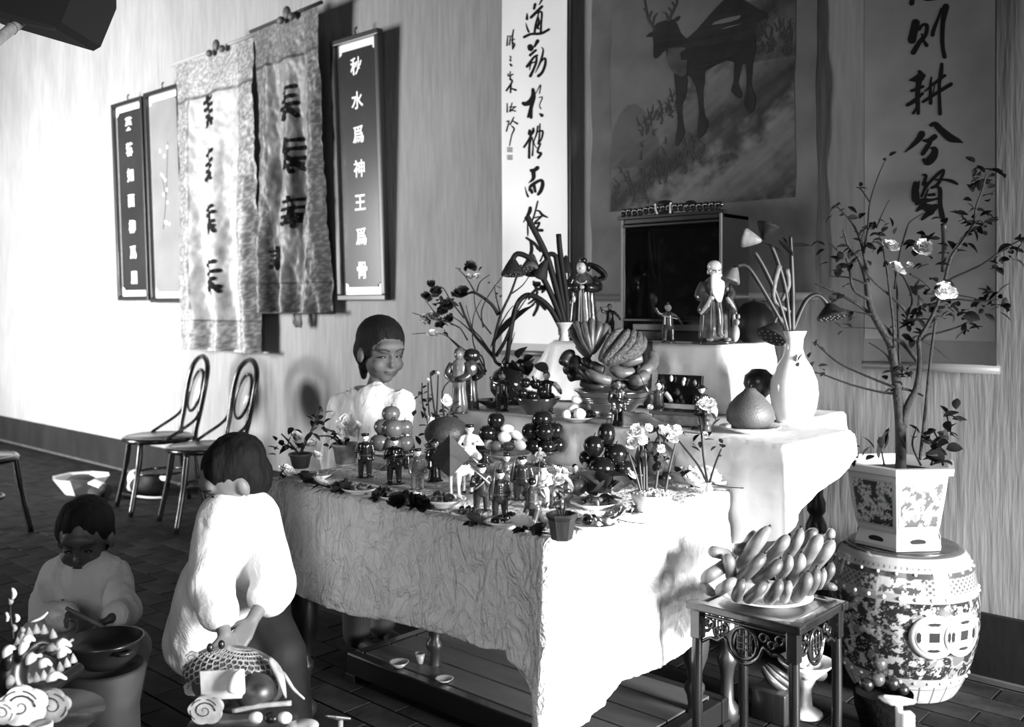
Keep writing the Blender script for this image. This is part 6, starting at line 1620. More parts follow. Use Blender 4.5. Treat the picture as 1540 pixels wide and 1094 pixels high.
HB('mane', MB().tube(cr([(0, -.20, .85), (0, -.33, 1.02), (0, -.42, 1.06)], 4), [.03] * 9, 6), GL[.2])
HB('saddle', MB().ell((0, .02, .76), (.17, .15, .06)), GL[.03])
for sx in (-1, 1):
    HB('ear', MB().tube([(sx * .03, -.42, 1.03), (sx * .04, -.42, 1.11)], [.02, .005], 6), mat(.7, .3))
    for yy in (-.26, .27): HB('hoof', MB().lathe([(0, 0), (.05, 0), (.042, .05), (0, .05)], 12, Matrix.Translation((sx * .11, yy, 0))), GL[.015])
rp_ = PD(706, 715, pxm(p) * FPX + .02)
figurine(706, 712, E1, 78, 'mustached rider figurine in a white patterned robe on the white horse', 'seat', .65, 'peak', .15, bodymat=mat(.55, .2, 0, .8, 70, coat=.5), base=False, facem=mat(.8, .3), d=depth(p) + .0)
# folded paper kite
p = PD(683, 738, depth(p) - .10); dk = depth(p)
t = thing('folded_kite', 'dark folded paper kite propped on a thin stick before the white horse', 'kite', (p.x, p.y, E1)); o = Vector(t.location)
Q = lambda a, b_, dd=0: PD(630 + a / 6.44, 620 + b_ / 6.44, dk + dd) - o
vs = [Q(300, 215, 0), Q(510, 440, .015), Q(430, 500, .01), Q(300, 640, 0), Q(220, 570, .01), Q(215, 415, .02), Q(115, 430, .04), Q(300, 410, -.025), Q(330, 420, -.005)]
o_ = newmesh('paper', vs, [(0, 7, 8, 1), (8, 2, 1), (7, 3, 2, 8), (7, 5, 4, 3), (0, 5, 7), (0, 6, 5), (6, 4, 5)], mat(.045, .8, 0, .2, 20, spec=.15), t, False)
o_.modifiers.new('s', 'SOLIDIFY').thickness = .0012
MB().tube([Q(300, 210), Q(300, 700), Q(300, 770, 0)], .0022, 6).build('stick', mat(.1, .5), t)
MB().tube([Q(510, 440, .01), Q(570, 490, .0)], .0020, 6).build('spar', mat(.5, .5), t)
# plates with small foods along the front edge
rf = random.Random(17)
def food_plate(u, v, w, label, toneset, n=9, dishm=None, h=.016, cat='plate', bits='mixed'):
    t, k = put('plate', label, 'plate', u, v, E1); dish(t, w / 2 * k, h, dishm or PORC)
    r = w / 2 * k
    for i in range(n):
        a = rf.uniform(0, 2 * PI); q = r * .62 * math.sqrt(rf.random()); c = (q * math.cos(a), q * math.sin(a), h * .75 + rf.uniform(.0, .012)); s = r * rf.uniform(.14, .26)
        m = GL[rf.choice(toneset)]
        if rf.random() < .5: b = MB().ell(c, (s, s * .8, s * .7), 12, 8)
        else: b = MB().tube(cr([(c[0] - s, c[1], c[2]), (c[0], c[1] + s * .4, c[2] + s * .6), (c[0] + s, c[1] - s * .3, c[2])], 3), [s * .2, s * .35, s * .38, s * .38, s * .35, s * .3, s * .2], 7)
        b.build('tidbit', m, t)
    return t
food_plate(541, 742, 56, 'white plate of dark tidbits nearest the left corner', (.03, .1, .2, .06))
food_plate(597, 752, 64, 'white plate with a lozenge patterned sweet, second from the left', (.03, .1, .4, .65), 12)
food_plate(668, 762, 66, 'deep white plate of pale and grey tidbits under the horse', (.1, .2, .65), 11, None, .022)
food_plate(700, 781, 50, 'small grey plate of dark morsels before the strapped soldier', (.015, .06), 8, mat(.4, .3))
food_plate(757, 792, 62, 'white saucer of black berries in front of the button coated soldier', (.015, .03), 9)
food_plate(893, 796, 74, 'bright white plate with curled white strips on dark slices, far right', (.015, .65, .65), 12)
food_plate(893, 764, 72, 'white plate behind the curled strips with loose flowers on it', (.4, .65, .06), 7)
food_plate(478, 722, 40, 'little white plate among the flowers at the left corner', (.03, .4), 5)
# blooms lying on the cloth edge
def loose(u, v, r, label, m, seed=0, lm=LEAFD, n=7, lp=17):
    t, k = put('cut_flower', label, 'flower', u, v, E1, 0)
    r *= 1.3
    bloom(t, (0, 0, r * k * .35), r * k, m, seed, (R(30), 0, YAW + seed), 'bloom')
    bloom(t, (0, 0, r * k * .5), r * k * .75, m, seed + 1, (R(60), .3, YAW + seed), 'bloom')
    MB().tube([(0, .0, r * k * .3), (r * k * .9, r * k * .6, .004), (r * k * 1.8, r * k * 1.1, .003)], .0015, 6).build('stem', STEM, t)
    rn = random.Random(seed)
    for i in range(n): leaf(t, (0, 0, r * k * .25), lp * k, (rn.uniform(-1, 1), rn.uniform(-1, 1), rn.uniform(-.1, .4)), lm)
loose(430, 716, 10, 'white flower lying at the very left of the table edge', WF, 1)
loose(481, 734, 11, 'white flower right of the corner plate on the left edge', WF, 2)
loose(462, 728, 12, 'dark bloom between the two white flowers at the left', DF, 3)
loose(515, 743, 14, 'dark round bloom in front of the leftmost food plate', DF, 4)
loose(572, 754, 13, 'variegated dark bloom in front of the second plate', mat(.04, .5, 0, .9, 60), 5)
loose(598, 762, 12, 'darkest bloom between the second and third plates', DF, 6)
loose(628, 768, 16, 'large black ruffled bloom at the edge below the patterned soldier', mat(.008, .3), 7)
loose(712, 792, 15, 'grey variegated chrysanthemum at the edge before the strapped soldier', mat(.10, .5, 0, .9, 50), 8)
loose(786, 802, 17, 'large white carnation at the table edge below the drummer', WF, 9)
loose(811, 806, 12, 'dark curled leafy sprig between the white carnation and the pot', mat(.03, .4, 0, .9, 40), 10, LEAFM, 7, 18)
loose(928, 788, 16, 'pale grey carnation lying on the rim of the right plate', mat(.5, .6, 0, .4, 40), 11)
loose(945, 772, 8, 'small pale bell flower above the right plate', WF, 12)
# dark hexagonal pot with foliage at the front
potted(845, 812, E1, 'dark ribbed hexagonal pot with pale variegated foliage at the front edge', mat(.02, .45, 0, .3, 30, .3, 60, stretch=(1, 1, .2)), 48, 40, [[(846, 780), (842, 760), (838, 735)], [(848, 780), (852, 755), (850, 730)], [(844, 780), (832, 760), (828, 745)]],
       [(838, 722, 9, mat(.5, .6, 0, .5, 40)), (850, 735, 9, mat(.6, .6, 0, .4, 40)), (832, 708, 8, mat(.5, .6, 0, .5, 40)), (848, 712, 8, mat(.6, .6, 0, .5, 40))], [(842, 755, 14, 20, 9), (850, 742, 10, 17, 9)], 41, 'foliage_pot', True, mat(.16, .5, 0, .9, 30))
# narcissus bowl with pebbles
t, k = put('narcissus_bowl', 'white bowl of pebbles with tall narcissus stems near the right corner', 'plant', 980, 770, E1)
rb = 32 * k
MB().lathe([(0, 0), (rb * .6, 0), (rb * .65, .004), (rb * .92, 20 * k), (rb, 28 * k), (rb * .95, 28 * k), (rb * .8, 18 * k), (0, 14 * k)], 36).build('bowl', mat(.75, .2, coat=.4), t)
b = MB(); rn = random.Random(9)
for i in range(150):
    a, q = rn.uniform(0, 2 * PI), rb * .88 * math.sqrt(rn.random()); b.ell((q * math.cos(a), q * math.sin(a), 27 * k + 5 * k * (1 - q / rb) + rn.uniform(0, 2) * k), (rn.uniform(1.6, 2.8) * k, rn.uniform(1.6, 2.8) * k, 1.6 * k), 6, 4)
o = b.build('pebbles', mat(.6, .5, 0, .4, 60), t); o['kind'] = 'stuff'
pl = Plant(t, depth(t.location), 51)
for s in ([(966, 742), (962, 700), (960, 665)], [(968, 742), (968, 700), (966, 660)], [(972, 742), (972, 700), (970, 675)], [(985, 742), (990, 700), (992, 665), (985, 640)], [(964, 742), (955, 710), (945, 680)], [(1000, 742), (1008, 700), (1018, 660)]): pl.stem(s, 2.2, 1.3, mat(.05, .5), 'stem')
for u, v, r in ((958, 652, 13), (950, 668, 10), (965, 662, 9), (1004, 652, 11), (1010, 660, 10), (995, 648, 8), (978, 614, 5), (994, 676, 7), (950, 716, 7), (1018, 648, 8), (975, 645, 7)): pl.bloom(u, v, r, WF if r != 10 else mat(.5, .6), int(u))
pl.leaves(985, 665, 14, 18, 13, LEAFM); pl.leaves(1000, 705, 9, 24, 10, LEAFM, 'broad'); pl.leaves(970, 700, 7, 26, 6, LEAFM, 'narrow', 0, 1.5)
# branching bare twig with leaves in the corner
rose_vase(1066, 742, E1, 'small vase with a branching dark twig near the right corner of the cloth', [[(1065, 730), (1050, 700), (1030, 675), (1015, 655)], [(1065, 730), (1058, 690), (1054, 640), (1050, 610)], [(1066, 730), (1075, 700), (1085, 675)]], [(1060, 655, 5, mat(.5, .5)), (1012, 655, 7, DF), (1052, 625, 5, DF)], [(1055, 650, 5, 18, 8), (1080, 672, 5, 13, 6), (1052, 668, 4, 16, 6)], 16, 6, mat(.6, .3), 6)
# heap of white flowers at the right corner
for i, (u, v, r, lab) in enumerate(((1038, 738, 20, 'large white peony at the left of the heap near the right corner'), (1062, 734, 19, 'large white peony at the right of the heap, shading the cloth'), (1040, 716, 16, 'white peony behind at the upper left of the heap'), (1058, 712, 15, 'white peony behind at the upper right of the heap'))):
    loose(u, v, r * 1.05, lab, WF, 20 + i, LEAFM, 3, 16)

# ================================================================ bananas on the side table
pp = Vector(((SX0 + SX1) / 2 - .01, (SY0_ + SY1_) / 2 + .01, ZS + .002)); k = pxm(pp)
t = thing('oval_plate', 'white plate under the banana hands on the carved side table', 'plate', pp); dish(t, .125, .014)
t = thing('banana_bunch', 'large heap of ripe banana hands on the carved side table', 'fruit', pp + Vector((0, 0, .012))); o = Vector(t.location)
dp = depth(pp)
Z = lambda a, b_, dd: (1000 + a / 3.277, 760 + b_ / 3.277, dp + dd)
BY = mat(.15, .42, 0, .3, 25, .05, 60, .1); BY2 = mat(.075, .42, 0, .45, 25, .05, 60)
rows = [  # tip end (stalk hidden), thick fingers leaning back
 ((350, 365), (300, 400), (275, 420), 62, -.13, BY), ((385, 368), (368, 410), (352, 455), 58, -.13, BY2), ((500, 385), (460, 420), (415, 462), 62, -.13, BY2), ((568, 368), (548, 420), (515, 468), 64, -.13, BY2), ((612, 375), (602, 420), (588, 465), 52, -.12, BY), ((706, 335), (690, 390), (650, 455), 72, -.11, BY2), ((748, 310), (738, 370), (712, 425), 60, -.08, BY2), ((782, 315), (775, 360), (758, 400), 44, -.05, BY), ((822, 288), (812, 330), (785, 375), 50, -.02, BY2),
 ((492, 245), (440, 300), (375, 370), 66, -.06, BY2), ((570, 270), (530, 320), (460, 365), 66, -.06, BY2), ((612, 248), (605, 300), (570, 355), 56, -.05, BY), ((672, 240), (660, 300), (620, 380), 64, -.05, BY),
 ((515, 108), (450, 190), (385, 290), 74, .0, BY), ((610, 152), (570, 200), (520, 260), 66, .0, BY), ((670, 115), (650, 180), (605, 250), 60, .0, BY), ((768, 150), (730, 210), (680, 300), 74, .01, BY), ((828, 175), (790, 235), (730, 310), 70, .02, BY), ((818, 118), (815, 150), (790, 170), 50, .05, BY), ((745, 125), (715, 150), (680, 190), 60, .06, BY2),
 ((445, 130), (420, 170), (395, 210), 52, .04, BY), ((300, 245), (320, 290), (325, 350), 66, -.03, BY), ((225, 225), (250, 232), (300, 245), 64, .0, BY), ((185, 372), (230, 340), (300, 290), 70, -.02, BY), ((345, 240), (380, 215), (410, 205), 60, .03, BY2), ((245, 440), (215, 420), (195, 395), 50, -.04, BY2), ((845, 412), (810, 400), (770, 395), 42, .04, BY2), ((560, 400), (600, 370), (650, 350), 60, -.02, BY2)]
for a, m_, c, w, dd, mt in rows:
    dz = .05
    banana([Z(a[0], a[1], dd), Z(m_[0], m_[1], dd - .012), Z(c[0] + (c[0] - m_[0]) * .35, c[1] + (c[1] - m_[1]) * .2, dd + .035)][::-1], w / 3.277 * 1.12, o, mt, t)
for a, m_, c, w, dd, mt in rows[:20]:
    q = PD(*Z(a[0], a[1], dd)) - o; e = PD(*Z(m_[0], m_[1], dd - .012)) - o; n_ = (q - e).normalized()
    MB().tube([q - n_ * .004, q + n_ * .006], [.0055, .004], 6).build('blossom_end', BAND, t)
# pedestal dish of fruit on the floor behind the side table
def PF(u, v): return PT(u, v, 0)
p = PF(1212, 1075); k = pxm(p)
t = thing('pedestal_dish', 'white pedestal dish of fruit seen between the side table legs', 'dish', p)
zd = H - (1010 - 460) / FPX * depth(p); r = 32 * k
hh_ = zd - .0
MB().lathe([(0, 0), (r * .8, 0), (r * .75, .01), (r * .3, .03), (r * .25, hh_ * .6), (r * .5, hh_ * .85), (r * 1.1, hh_ + .02), (r * 1.3, hh_ + .035), (r * 1.25, hh_ + .036), (r * .8, hh_ + .02), (0, hh_ + .01)], 36).build('pedestal', PORC, t)
d_ = depth(p)
for i, (u, v, rr_) in enumerate(((1203, 992, 14), (1222, 1000, 13), (1212, 1012, 13), (1232, 1014, 12), (1196, 1014, 12), (1218, 984, 12))):
    apple(u, v, d_ + (-.03 if i in (0, 2) else 0), rr_, ('large pale fruit lit on the pedestal dish', 'pale fruit right of the lit one on the pedestal dish', 'low middle fruit on the pedestal dish', 'low right fruit on the pedestal dish', 'low left fruit on the pedestal dish', 'upper fruit on the pedestal dish')[i], mat(.3, .35, 0, .4, 12), 'fruit on the pedestal dish')
t = thing('banana_hand', 'hand of bananas on a block below the side table, left of the pedestal dish', 'fruit', PF(1165, 1080)); o = Vector(t.location); d_ = depth(o)
for i in range(5): banana([(1180 + i * 5, 1040 - 2 * i, d_), (1160 + i * 3, 1025 - 3 * i, d_ - .03), (1145 + i * 2, 1003 - i, d_)], 13, o, BY if i % 2 else BAND, t)
MB().box((0, 0, .05), (.12, .10, .10), None, .005).build('block', DARKWOOD, t)
# apples heaped at the foot of the stool
for i, (u, v, rr_, zz1, lab) in enumerate(((1319, 1022, 12, .0, 'pale round fruit on the floor before the garden stool'), (1341, 1028, 12, 0, 'dark glossy fruit right of the pale one by the stool'), (1303, 1030, 11, 0, 'dark fruit at the left of the heap by the stool'), (1322, 998, 12, .03, 'glossy fruit resting on top of the heap by the stool'), (1357, 1038, 10, 0, 'rightmost dark fruit at the stool foot'))):
    apple(u, v, 3.02, rr_, lab, mat(.05, .25, 0, .4, 9, coat=.3) if i in (0, 3) else mat(.012, .3, coat=.3), 'fruit heap by the garden stool')
t = thing('fruit_basket', 'low dark round basket under the fruit beside the garden stool', 'basket', (PD(1328, 1045, 3.02).x, PD(1328, 1045, 3.02).y, 0))
zz1 = H - (1040 - 460) / FPX * 3.02
MB().lathe([(0, 0), (.06, 0), (.085, zz1 * .6), (.09, zz1), (.08, zz1 - .01), (0, zz1 - .02)], 28).build('basket', mat(.003, .95, 0, .5, 50, .4, 100, spec=.05), t)
# ================================================================ flowering shrub in the hexagonal planter
t = thing('flowering_shrub', 'tall dark flowering shrub growing from the hexagonal planter', 'shrub', (PXc, PYc, PZ + .245))
pl = Plant(t, depth(t.location) - .02, 61)
BR_ = BARK
SG = lambda st: [(1180 + a / 2.606, 220 + b / 2.606) for a, b in st]
for st, r0, r1, dd in (
    ([(455, 1270), (455, 1150), (450, 1050), (440, 950), (430, 860), (415, 780), (370, 700), (340, 640), (325, 560), (318, 480)], 9, 4.5, .02),
    ([(465, 1100), (480, 1020), (515, 950), (530, 850), (525, 760)], 6, 4, -.04),
    ([(520, 840), (460, 770), (380, 700), (300, 630), (230, 590), (150, 550), (120, 540)], 4, 1.2, .06),
    ([(318, 520), (290, 440), (250, 390), (230, 330)], 3.5, 1.4, -.06),
    ([(330, 600), (270, 560), (255, 480), (240, 440)], 3, 1.3, .0),
    ([(320, 480), (300, 380), (270, 310), (220, 250), (190, 240), (165, 300)], 2.4, .8, .08),
    ([(310, 420), (325, 330), (335, 220), (370, 110), (400, 45)], 2, .7, -.05),
    ([(335, 220), (300, 170), (280, 160)], 1.4, .7, .02), ([(360, 320), (385, 260), (410, 210)], 1.3, .6, .02),
    ([(430, 560), (450, 430), (480, 320), (500, 290), (545, 262)], 1.8, .8, .05),
    ([(430, 790), (425, 680), (410, 560), (400, 480), (385, 400)], 2.4, 1.4, -.02), ([(450, 860), (445, 700), (440, 560), (430, 470)], 2.2, 1.3, .03),
    ([(525, 760), (560, 700), (590, 640), (620, 560), (650, 440), (700, 370), (740, 300), (750, 240), (775, 170), (790, 110)], 3.4, 1.2, -.10),
    ([(590, 600), (640, 530), (720, 490), (780, 460), (850, 410), (920, 370), (950, 362)], 2.2, .8, -.14),
    ([(580, 620), (660, 600), (760, 608), (840, 600)], 2, .9, -.08), ([(600, 590), (680, 585), (760, 600)], 1.3, .8, -.05),
    ([(470, 640), (430, 600), (360, 540), (320, 500)], 2.4, 1.4, .0), ([(480, 680), (500, 600), (470, 520), (450, 500)], 2.2, 1.2, .02),
    ([(525, 780), (560, 740), (610, 730), (700, 700), (770, 655)], 2.2, 1.0, -.06), ([(540, 760), (590, 790), (645, 838)], 1.4, .6, .03),
    ([(320, 540), (250, 515), (180, 510)], 1.6, .7, .03), ([(340, 660), (280, 650), (230, 640)], 1.5, .6, .02), ([(360, 715), (300, 712), (230, 712)], 1.2, .5, .01),
    ([(440, 970), (380, 965), (260, 935), (150, 895), (80, 875), (0, 820)], 2, .8, .10), ([(430, 945), (330, 905), (220, 855), (150, 800), (125, 775)], 2.2, .8, .12),
    ([(460, 950), (500, 960), (545, 980)], 2.5, 1.2, -.02), ([(490, 500), (540, 530), (570, 560)], 1.4, .6, 0), ([(430, 900), (400, 820), (330, 770)], 2, .8, .03),
    ([(530, 1230), (550, 1050), (570, 850), (590, 690)], 2.6, 2.2, -.08)):
    pl.stem(SG(st), r0, r1, BR_ if r0 > 2.3 else STEM, 'branch' if r0 < 6 else 'trunk', dd, 5)
pl.stem([(1418, 408), (1420, 370), (1419, 338)], 3.5, 4.5, mat(.010, .6), 'dark_stake', -.1)
for u, v, n, l, s in ((225, 240, 9, 17, 9), (285, 160, 3, 14, 3), (395, 45, 3, 14, 3), (180, 390, 8, 18, 9), (235, 440, 16, 17, 9), (185, 490, 7, 20, 10), (340, 340, 34, 17, 15), (350, 380, 12, 15, 10), (510, 400, 12, 19, 10), (560, 360, 8, 17, 9), (590, 460, 4, 18, 5), (520, 570, 7, 18, 6), (590, 530, 6, 18, 5), (510, 700, 26, 18, 12), (490, 720, 14, 18, 9), (580, 640, 22, 17, 12), (630, 660, 20, 18, 12), (700, 690, 12, 22, 10), (560, 610, 8, 16, 8), (660, 395, 9, 20, 8), (720, 380, 7, 22, 6), (760, 310, 20, 17, 11), (680, 290, 9, 20, 9), (790, 320, 8, 16, 8), (750, 240, 5, 16, 5), (780, 170, 14, 19, 9), (790, 110, 22, 18, 10), (820, 470, 6, 18, 7), (870, 430, 8, 18, 8), (920, 375, 12, 20, 8), (800, 590, 16, 20, 11), (850, 615, 10, 17, 8), (770, 630, 3, 14, 3), (240, 700, 5, 15, 6), (900, 600, 0, 1, 1), (200, 600, 6, 16, 8), (250, 690, 5, 15, 6), (445, 890, 14, 15, 8), (480, 890, 8, 13, 6), (420, 965, 4, 14, 4), (120, 780, 4, 15, 4), (110, 860, 4, 15, 5), (60, 850, 4, 15, 6), (150, 880, 2, 14, 3), (20, 830, 3, 14, 3), (430, 780, 6, 13, 5)):
    if n: pl.leaves(1180 + u / 2.606, 220 + v / 2.606, int(n * .8 + .5), l, s * 1.0, LEAFD, 'oval', random.Random(u).uniform(-.08, .06))
for u, v, r, m in ((412, 400, 13, mat(.42, .6, 0, .4, 60)), (435, 487, 13, mat(.5, .6, 0, .3, 60)), (542, 405, 14, mat(.42, .6, 0, .4, 60)), (490, 470, 6, mat(.45, .6)), (625, 573, 14, WHITEFLOWER), (650, 580, 10, WHITEFLOWER), (608, 590, 9, WHITEFLOWER)):
    pl.bloom(1180 + u / 2.606, 220 + v / 2.606, r, m, u, -.1)
# low plants in the planter
for st in ([(1330, 700), (1326, 680), (1322, 658)], [(1400, 700), (1412, 670), (1425, 640), (1424, 625)], [(1418, 700), (1415, 672), (1405, 650)], [(1385, 700), (1372, 670), (1378, 645)]): pl.stem(st, 1.8, 1, STEM, 'stem', -.08)
pl.leaves(1325, 678, 6, 34, 5, LEAFD, 'narrow', -.10, 1.6)
pl.leaves(1425, 632, 7, 22, 8, LEAFD, 'oval', -.08); pl.leaves(1412, 668, 9, 24, 9, LEAFM, 'oval', -.08); pl.leaves(1390, 660, 6, 20, 8, LEAFD, 'oval', -.06); pl.leaves(1295, 692, 6, 18, 8, LEAFD, 'oval', -.1)
pl.leaves(1405, 690, 8, 26, 9, LEAFD, 'broad', -.12, .6); pl.leaves(1430, 655, 4, 20, 6, LEAFD)

# ================================================================ ornaments in the near foreground
def scroll_plate(parent, c, r, th, m, ml, turns=1.6, flip=1, face=None, name='cloud_scroll'):
    """thick lobed cloud with a dark spiral line"""
    M = Matrix.Translation(Vector(c)) @ Matrix.Rotation(YAW, 4, 'Z') @ Matrix.Rotation(PI / 2, 4, 'X')
    n = 40; vs = []
    for sgn in (1, -1):
        for k in range(n):
            a = 2 * PI * k / n; q = r * (1 + .16 * abs(math.sin(a * 2.5 + .4)) + .10 * math.cos(a)); vs.append((flip * q * math.cos(a), q * .82 * math.sin(a), sgn * th / 2))
    fs = [tuple(range(n)), tuple(reversed(range(n, 2 * n)))] + [(k, k + n, (k + 1) % n + n, (k + 1) % n) for k in range(n)]
    o = MB().add(vs, fs, M).build(name, m, parent, False)
    sp = [Vector((flip * r * .72 * (1 - t_ / 22) * math.cos(t_ * turns * 2 * PI / 20), r * .60 * (1 - t_ / 22) * math.sin(t_ * turns * 2 * PI / 20), th / 2)) for t_ in range(21)]
    MB().tube([M @ p for p in sp], [r * .055 * (1 - i / 30) for i in range(21)], 6).build('spiral_line', ml, o)
    for k in range(3):
        a0 = .5 + k * 1.3; arc = [Vector((flip * r * (.88 + .0 * q) * math.cos(a0 + q * .22), r * .74 * math.sin(a0 + q * .22), th / 2)) for q in range(5)]
        MB().tube([M @ p for p in arc], r * .035, 6).build('ripple_line', ml, o)
    return o
WP = mat(.78, .6, 0, .15, 30); DKP = mat(.012, .3, 0, .5, 20); GRP = mat(.30, .6, 0, .4, 30)
dL = 2.05
bp_ = PD(45, 1080, dL)
t = thing('dragon_ornament', 'papier mache dragon ornament with white clouds and a thin flame mast, lower left corner', 'ornament', (bp_.x, bp_.y, 0)); o = Vector(t.location)
q = lambda u, v, dd=0.0: PD(u, v, dL + dd) - o
body = cr([tuple(q(*p)) for p in ((95, 985, .05), (60, 968, .03), (30, 985, .0), (18, 1015, -.02), (30, 1040, -.02), (60, 1040, 0), (95, 1022, .05), (120, 1005, .1))], 6)
bd = MB().tube(body, [.012 + .018 * math.sin(min(1, i / 40 * 1.1) * PI) for i in range(len(body))], 12).build('dragon_body', DKP, t)
for i in range(3, len(body) - 3, 2):
    p = Vector(body[i]); MB().lathe([(.010, 0), (.006, .010), (0, .020)], 8, Matrix.Translation(p + Vector((0, 0, .024)))).build('back_scale', GRP if i % 4 else WP, bd)
rr_ = random.Random(4)
for u, v, l, an in ((52, 985, 30, .3), (70, 978, 26, -.2), (85, 975, 22, .1), (40, 1000, 26, .5), (70, 1025, 30, .1), (10, 1010, 26, 1.2), (30, 985, 30, .9), (5, 990, 24, .6), (60, 1005, 18, .2), (88, 990, 20, .4), (15, 1040, 24, 1.5), (35, 970, 18, .3)):
    k = dL / FPX; c = q(u, v, -.045)
    pts = [c + Vector((RX, RY, 0)) * (math.cos(an) * s * l * k) + Vector((0, 0, 1)) * (math.sin(an) * s * l * k + .010 * math.sin(s * PI)) for s in (0, .3, .6, 1)]
    MB().tube(cr([tuple(p) for p in pts], 3), [.003, .006, .009, .010, .010, .009, .007, .005, .004, .002], 6).build('flame_fin', [WP, DKP, GRP, WP][rr_.randrange(4)], t)
scroll_plate(t, q(32, 1062, -.07), 31 * dL / FPX, .012, WP, DKP, 1.5)
scroll_plate(t, q(78, 1062, -.05), 26 * dL / FPX, .012, GRP, DKP, 1.2, -1)
scroll_plate(t, q(4, 1072, -.10), 18 * dL / FPX, .012, WP, DKP, 1.2, -1)
MB().tube(cr([tuple(q(*p)) for p in ((22, 1000, 0), (20, 960, 0), (15, 920, 0), (18, 895, 0))], 4), .003, 6).build('mast', DKP, t)
for u, v, l in ((19, 893, 17), (10, 928, 14), (24, 930, 12), (20, 945, 11), (14, 905, 9), (32, 948, 8)):
    k = dL / FPX; MB().tube(cr([tuple(q(u, v + l * .5)), tuple(q(u + 3, v)), tuple(q(u - 1, v - l * .5))], 4), [.002, .003, .004, .0045, .005, .0045, .004, .0025, .001], 6).build('paper_flame', WP if l > 11 else GRP, t)
MB().tube(cr([tuple(q(46, 936)), tuple(q(62, 930)), tuple(q(72, 921))], 4), [.001, .002, .003, .003, .003, .003, .002, .002, .001], 6).build('paper_ribbon', WP, t)
MB().tube([q(78, 985), q(110, 962)], .003, 6).build('strut', GRP, t)
zt_ = q(40, 1085).z + o.z
MB().box((0, 0, zt_ / 2), (.10, .10, zt_), None, .01).build('pedestal', DARKWOOD, t)
MB().lathe([(0, zt_), (.14, zt_), (.15, zt_ + .01), (.0, zt_ + .016)], 32).build('pedestal_top', DARKWOOD, t)
# fish-scaled carp ornament in front of the bending child
dM = 2.30
bp_ = PD(365, 1075, dM)
t = thing('carp_ornament', 'papier mache carp with netted scales before the bending child', 'ornament', (bp_.x, bp_.y, 0)); o = Vector(t.location)
q = lambda u, v, dd=0.0: PD(u, v, dM + dd) - o
k = dM / FPX
Mx = Matrix.Translation(q(352, 1022)) @ Matrix.Rotation(YAW, 4, 'Z') @ Matrix.Rotation(.16, 4, 'Y')
bdy = MB().ell((0, 0, 0), (78 * k, 48 * k, 48 * k), 40, 24, None); bdy.v = [Mx @ v_ for v_ in bdy.v]
bo = bdy.build('carp_body', mat(.05, .4, 0, .6, 14), t)
cnt = 0
for j in range(9):
    for i in range(15):
        ph = .15 + j * .15; th = -2.9 + i * .185 + (.09 if j % 2 else 0)
        p = Vector((78 * k * math.sin(PI / 2 - ph) * math.cos(th), 48 * k * math.cos(ph) * math.sin(th), 48 * k * math.sin(ph)))
        if th > -.35: continue
        nrm_ = Vector((p.x / (78 * k) ** 2, p.y / (48 * k) ** 2, p.z / (48 * k) ** 2)).normalized()
        tx = nrm_.orthogonal().normalized(); ty = nrm_.cross(tx)
        ring = [Mx @ (p + nrm_ * .001 + (tx * math.cos(a) + ty * math.sin(a)) * .0085) for a in [2 * PI * s / 8 for s in range(9)]]
        MB().tube(ring, .0011, 4).build('scale', GRP, bo); cnt += 1
MB().box(tuple(q(335, 1030, -.10)), (64 * k, .006, 42 * k), (0, -.05, YAW), .002).build('light_panel', mat(.45, .6, 0, .4, 20), t)
MB().tube(cr([tuple(q(352, 1040, -.12)), tuple(q(356, 1020, -.12)), tuple(q(364, 1008, -.12))], 4), [.016, .018, .018, .016, .014, .012, .010, .007, .004], 8).build('white_fin', WP, t)
MB().ell(tuple(q(385, 1040, -.06)), (30 * k, 30 * k, 26 * k), 20, 14).build('carp_head', mat(.04, .4, 0, .8, 16), t)
MB().tube(cr([tuple(q(405, 990, -.04)), tuple(q(420, 1015, -.05)), tuple(q(430, 1050, -.05))], 4), [.008, .012, .016, .018, .018, .016, .012, .008, .004], 8, .5).build('gill_fin', GRP, t)
MB().tube(cr([tuple(q(425, 1010, -.02)), tuple(q(440, 1035, -.02)), tuple(q(458, 1052, -.02))], 4), [.002, .004, .005, .005, .004, .004, .003, .003, .002], 6).build('whisker', GRP, t)
scroll_plate(t, q(308, 1068, -.12), 22 * k, .012, GRP, DKP, 1.6)
scroll_plate(t, q(292, 1035, -.05), 12 * k, .012, GRP, DKP, 1.2, -1); scroll_plate(t, q(288, 990, -.02), 10 * k, .010, GRP, DKP, 1.2)
MB().tube(cr([tuple(q(350, 1070, -.1)), tuple(q(390, 1062, -.1)), tuple(q(438, 1058, -.1))], 4), .006, 8).build('white_rim', GRP, t)
for u in (385, 408, 428): MB().ell(tuple(q(u, 1080, -.1)), (12 * k, 10 * k, 8 * k), 12, 8).build('wave_crest', WP if u != 408 else DKP, t)
for u, v in ((316, 975), (333, 970)): MB().ell(tuple(q(u, v, -.04)), (5 * k, 5 * k, 7 * k), 10, 8).build('knob', DKP, t)
zt_ = q(365, 1088).z + o.z
MB().lathe([(0, zt_ - .015), (.13, zt_ - .015), (.13, zt_), (0, zt_)], 32).build('pedestal_top', DARKWOOD, t)
MB().box((0, 0, (zt_ - .015) / 2), (.10, .10, zt_ - .015), None, .01).build('pedestal', DARKWOOD, t)
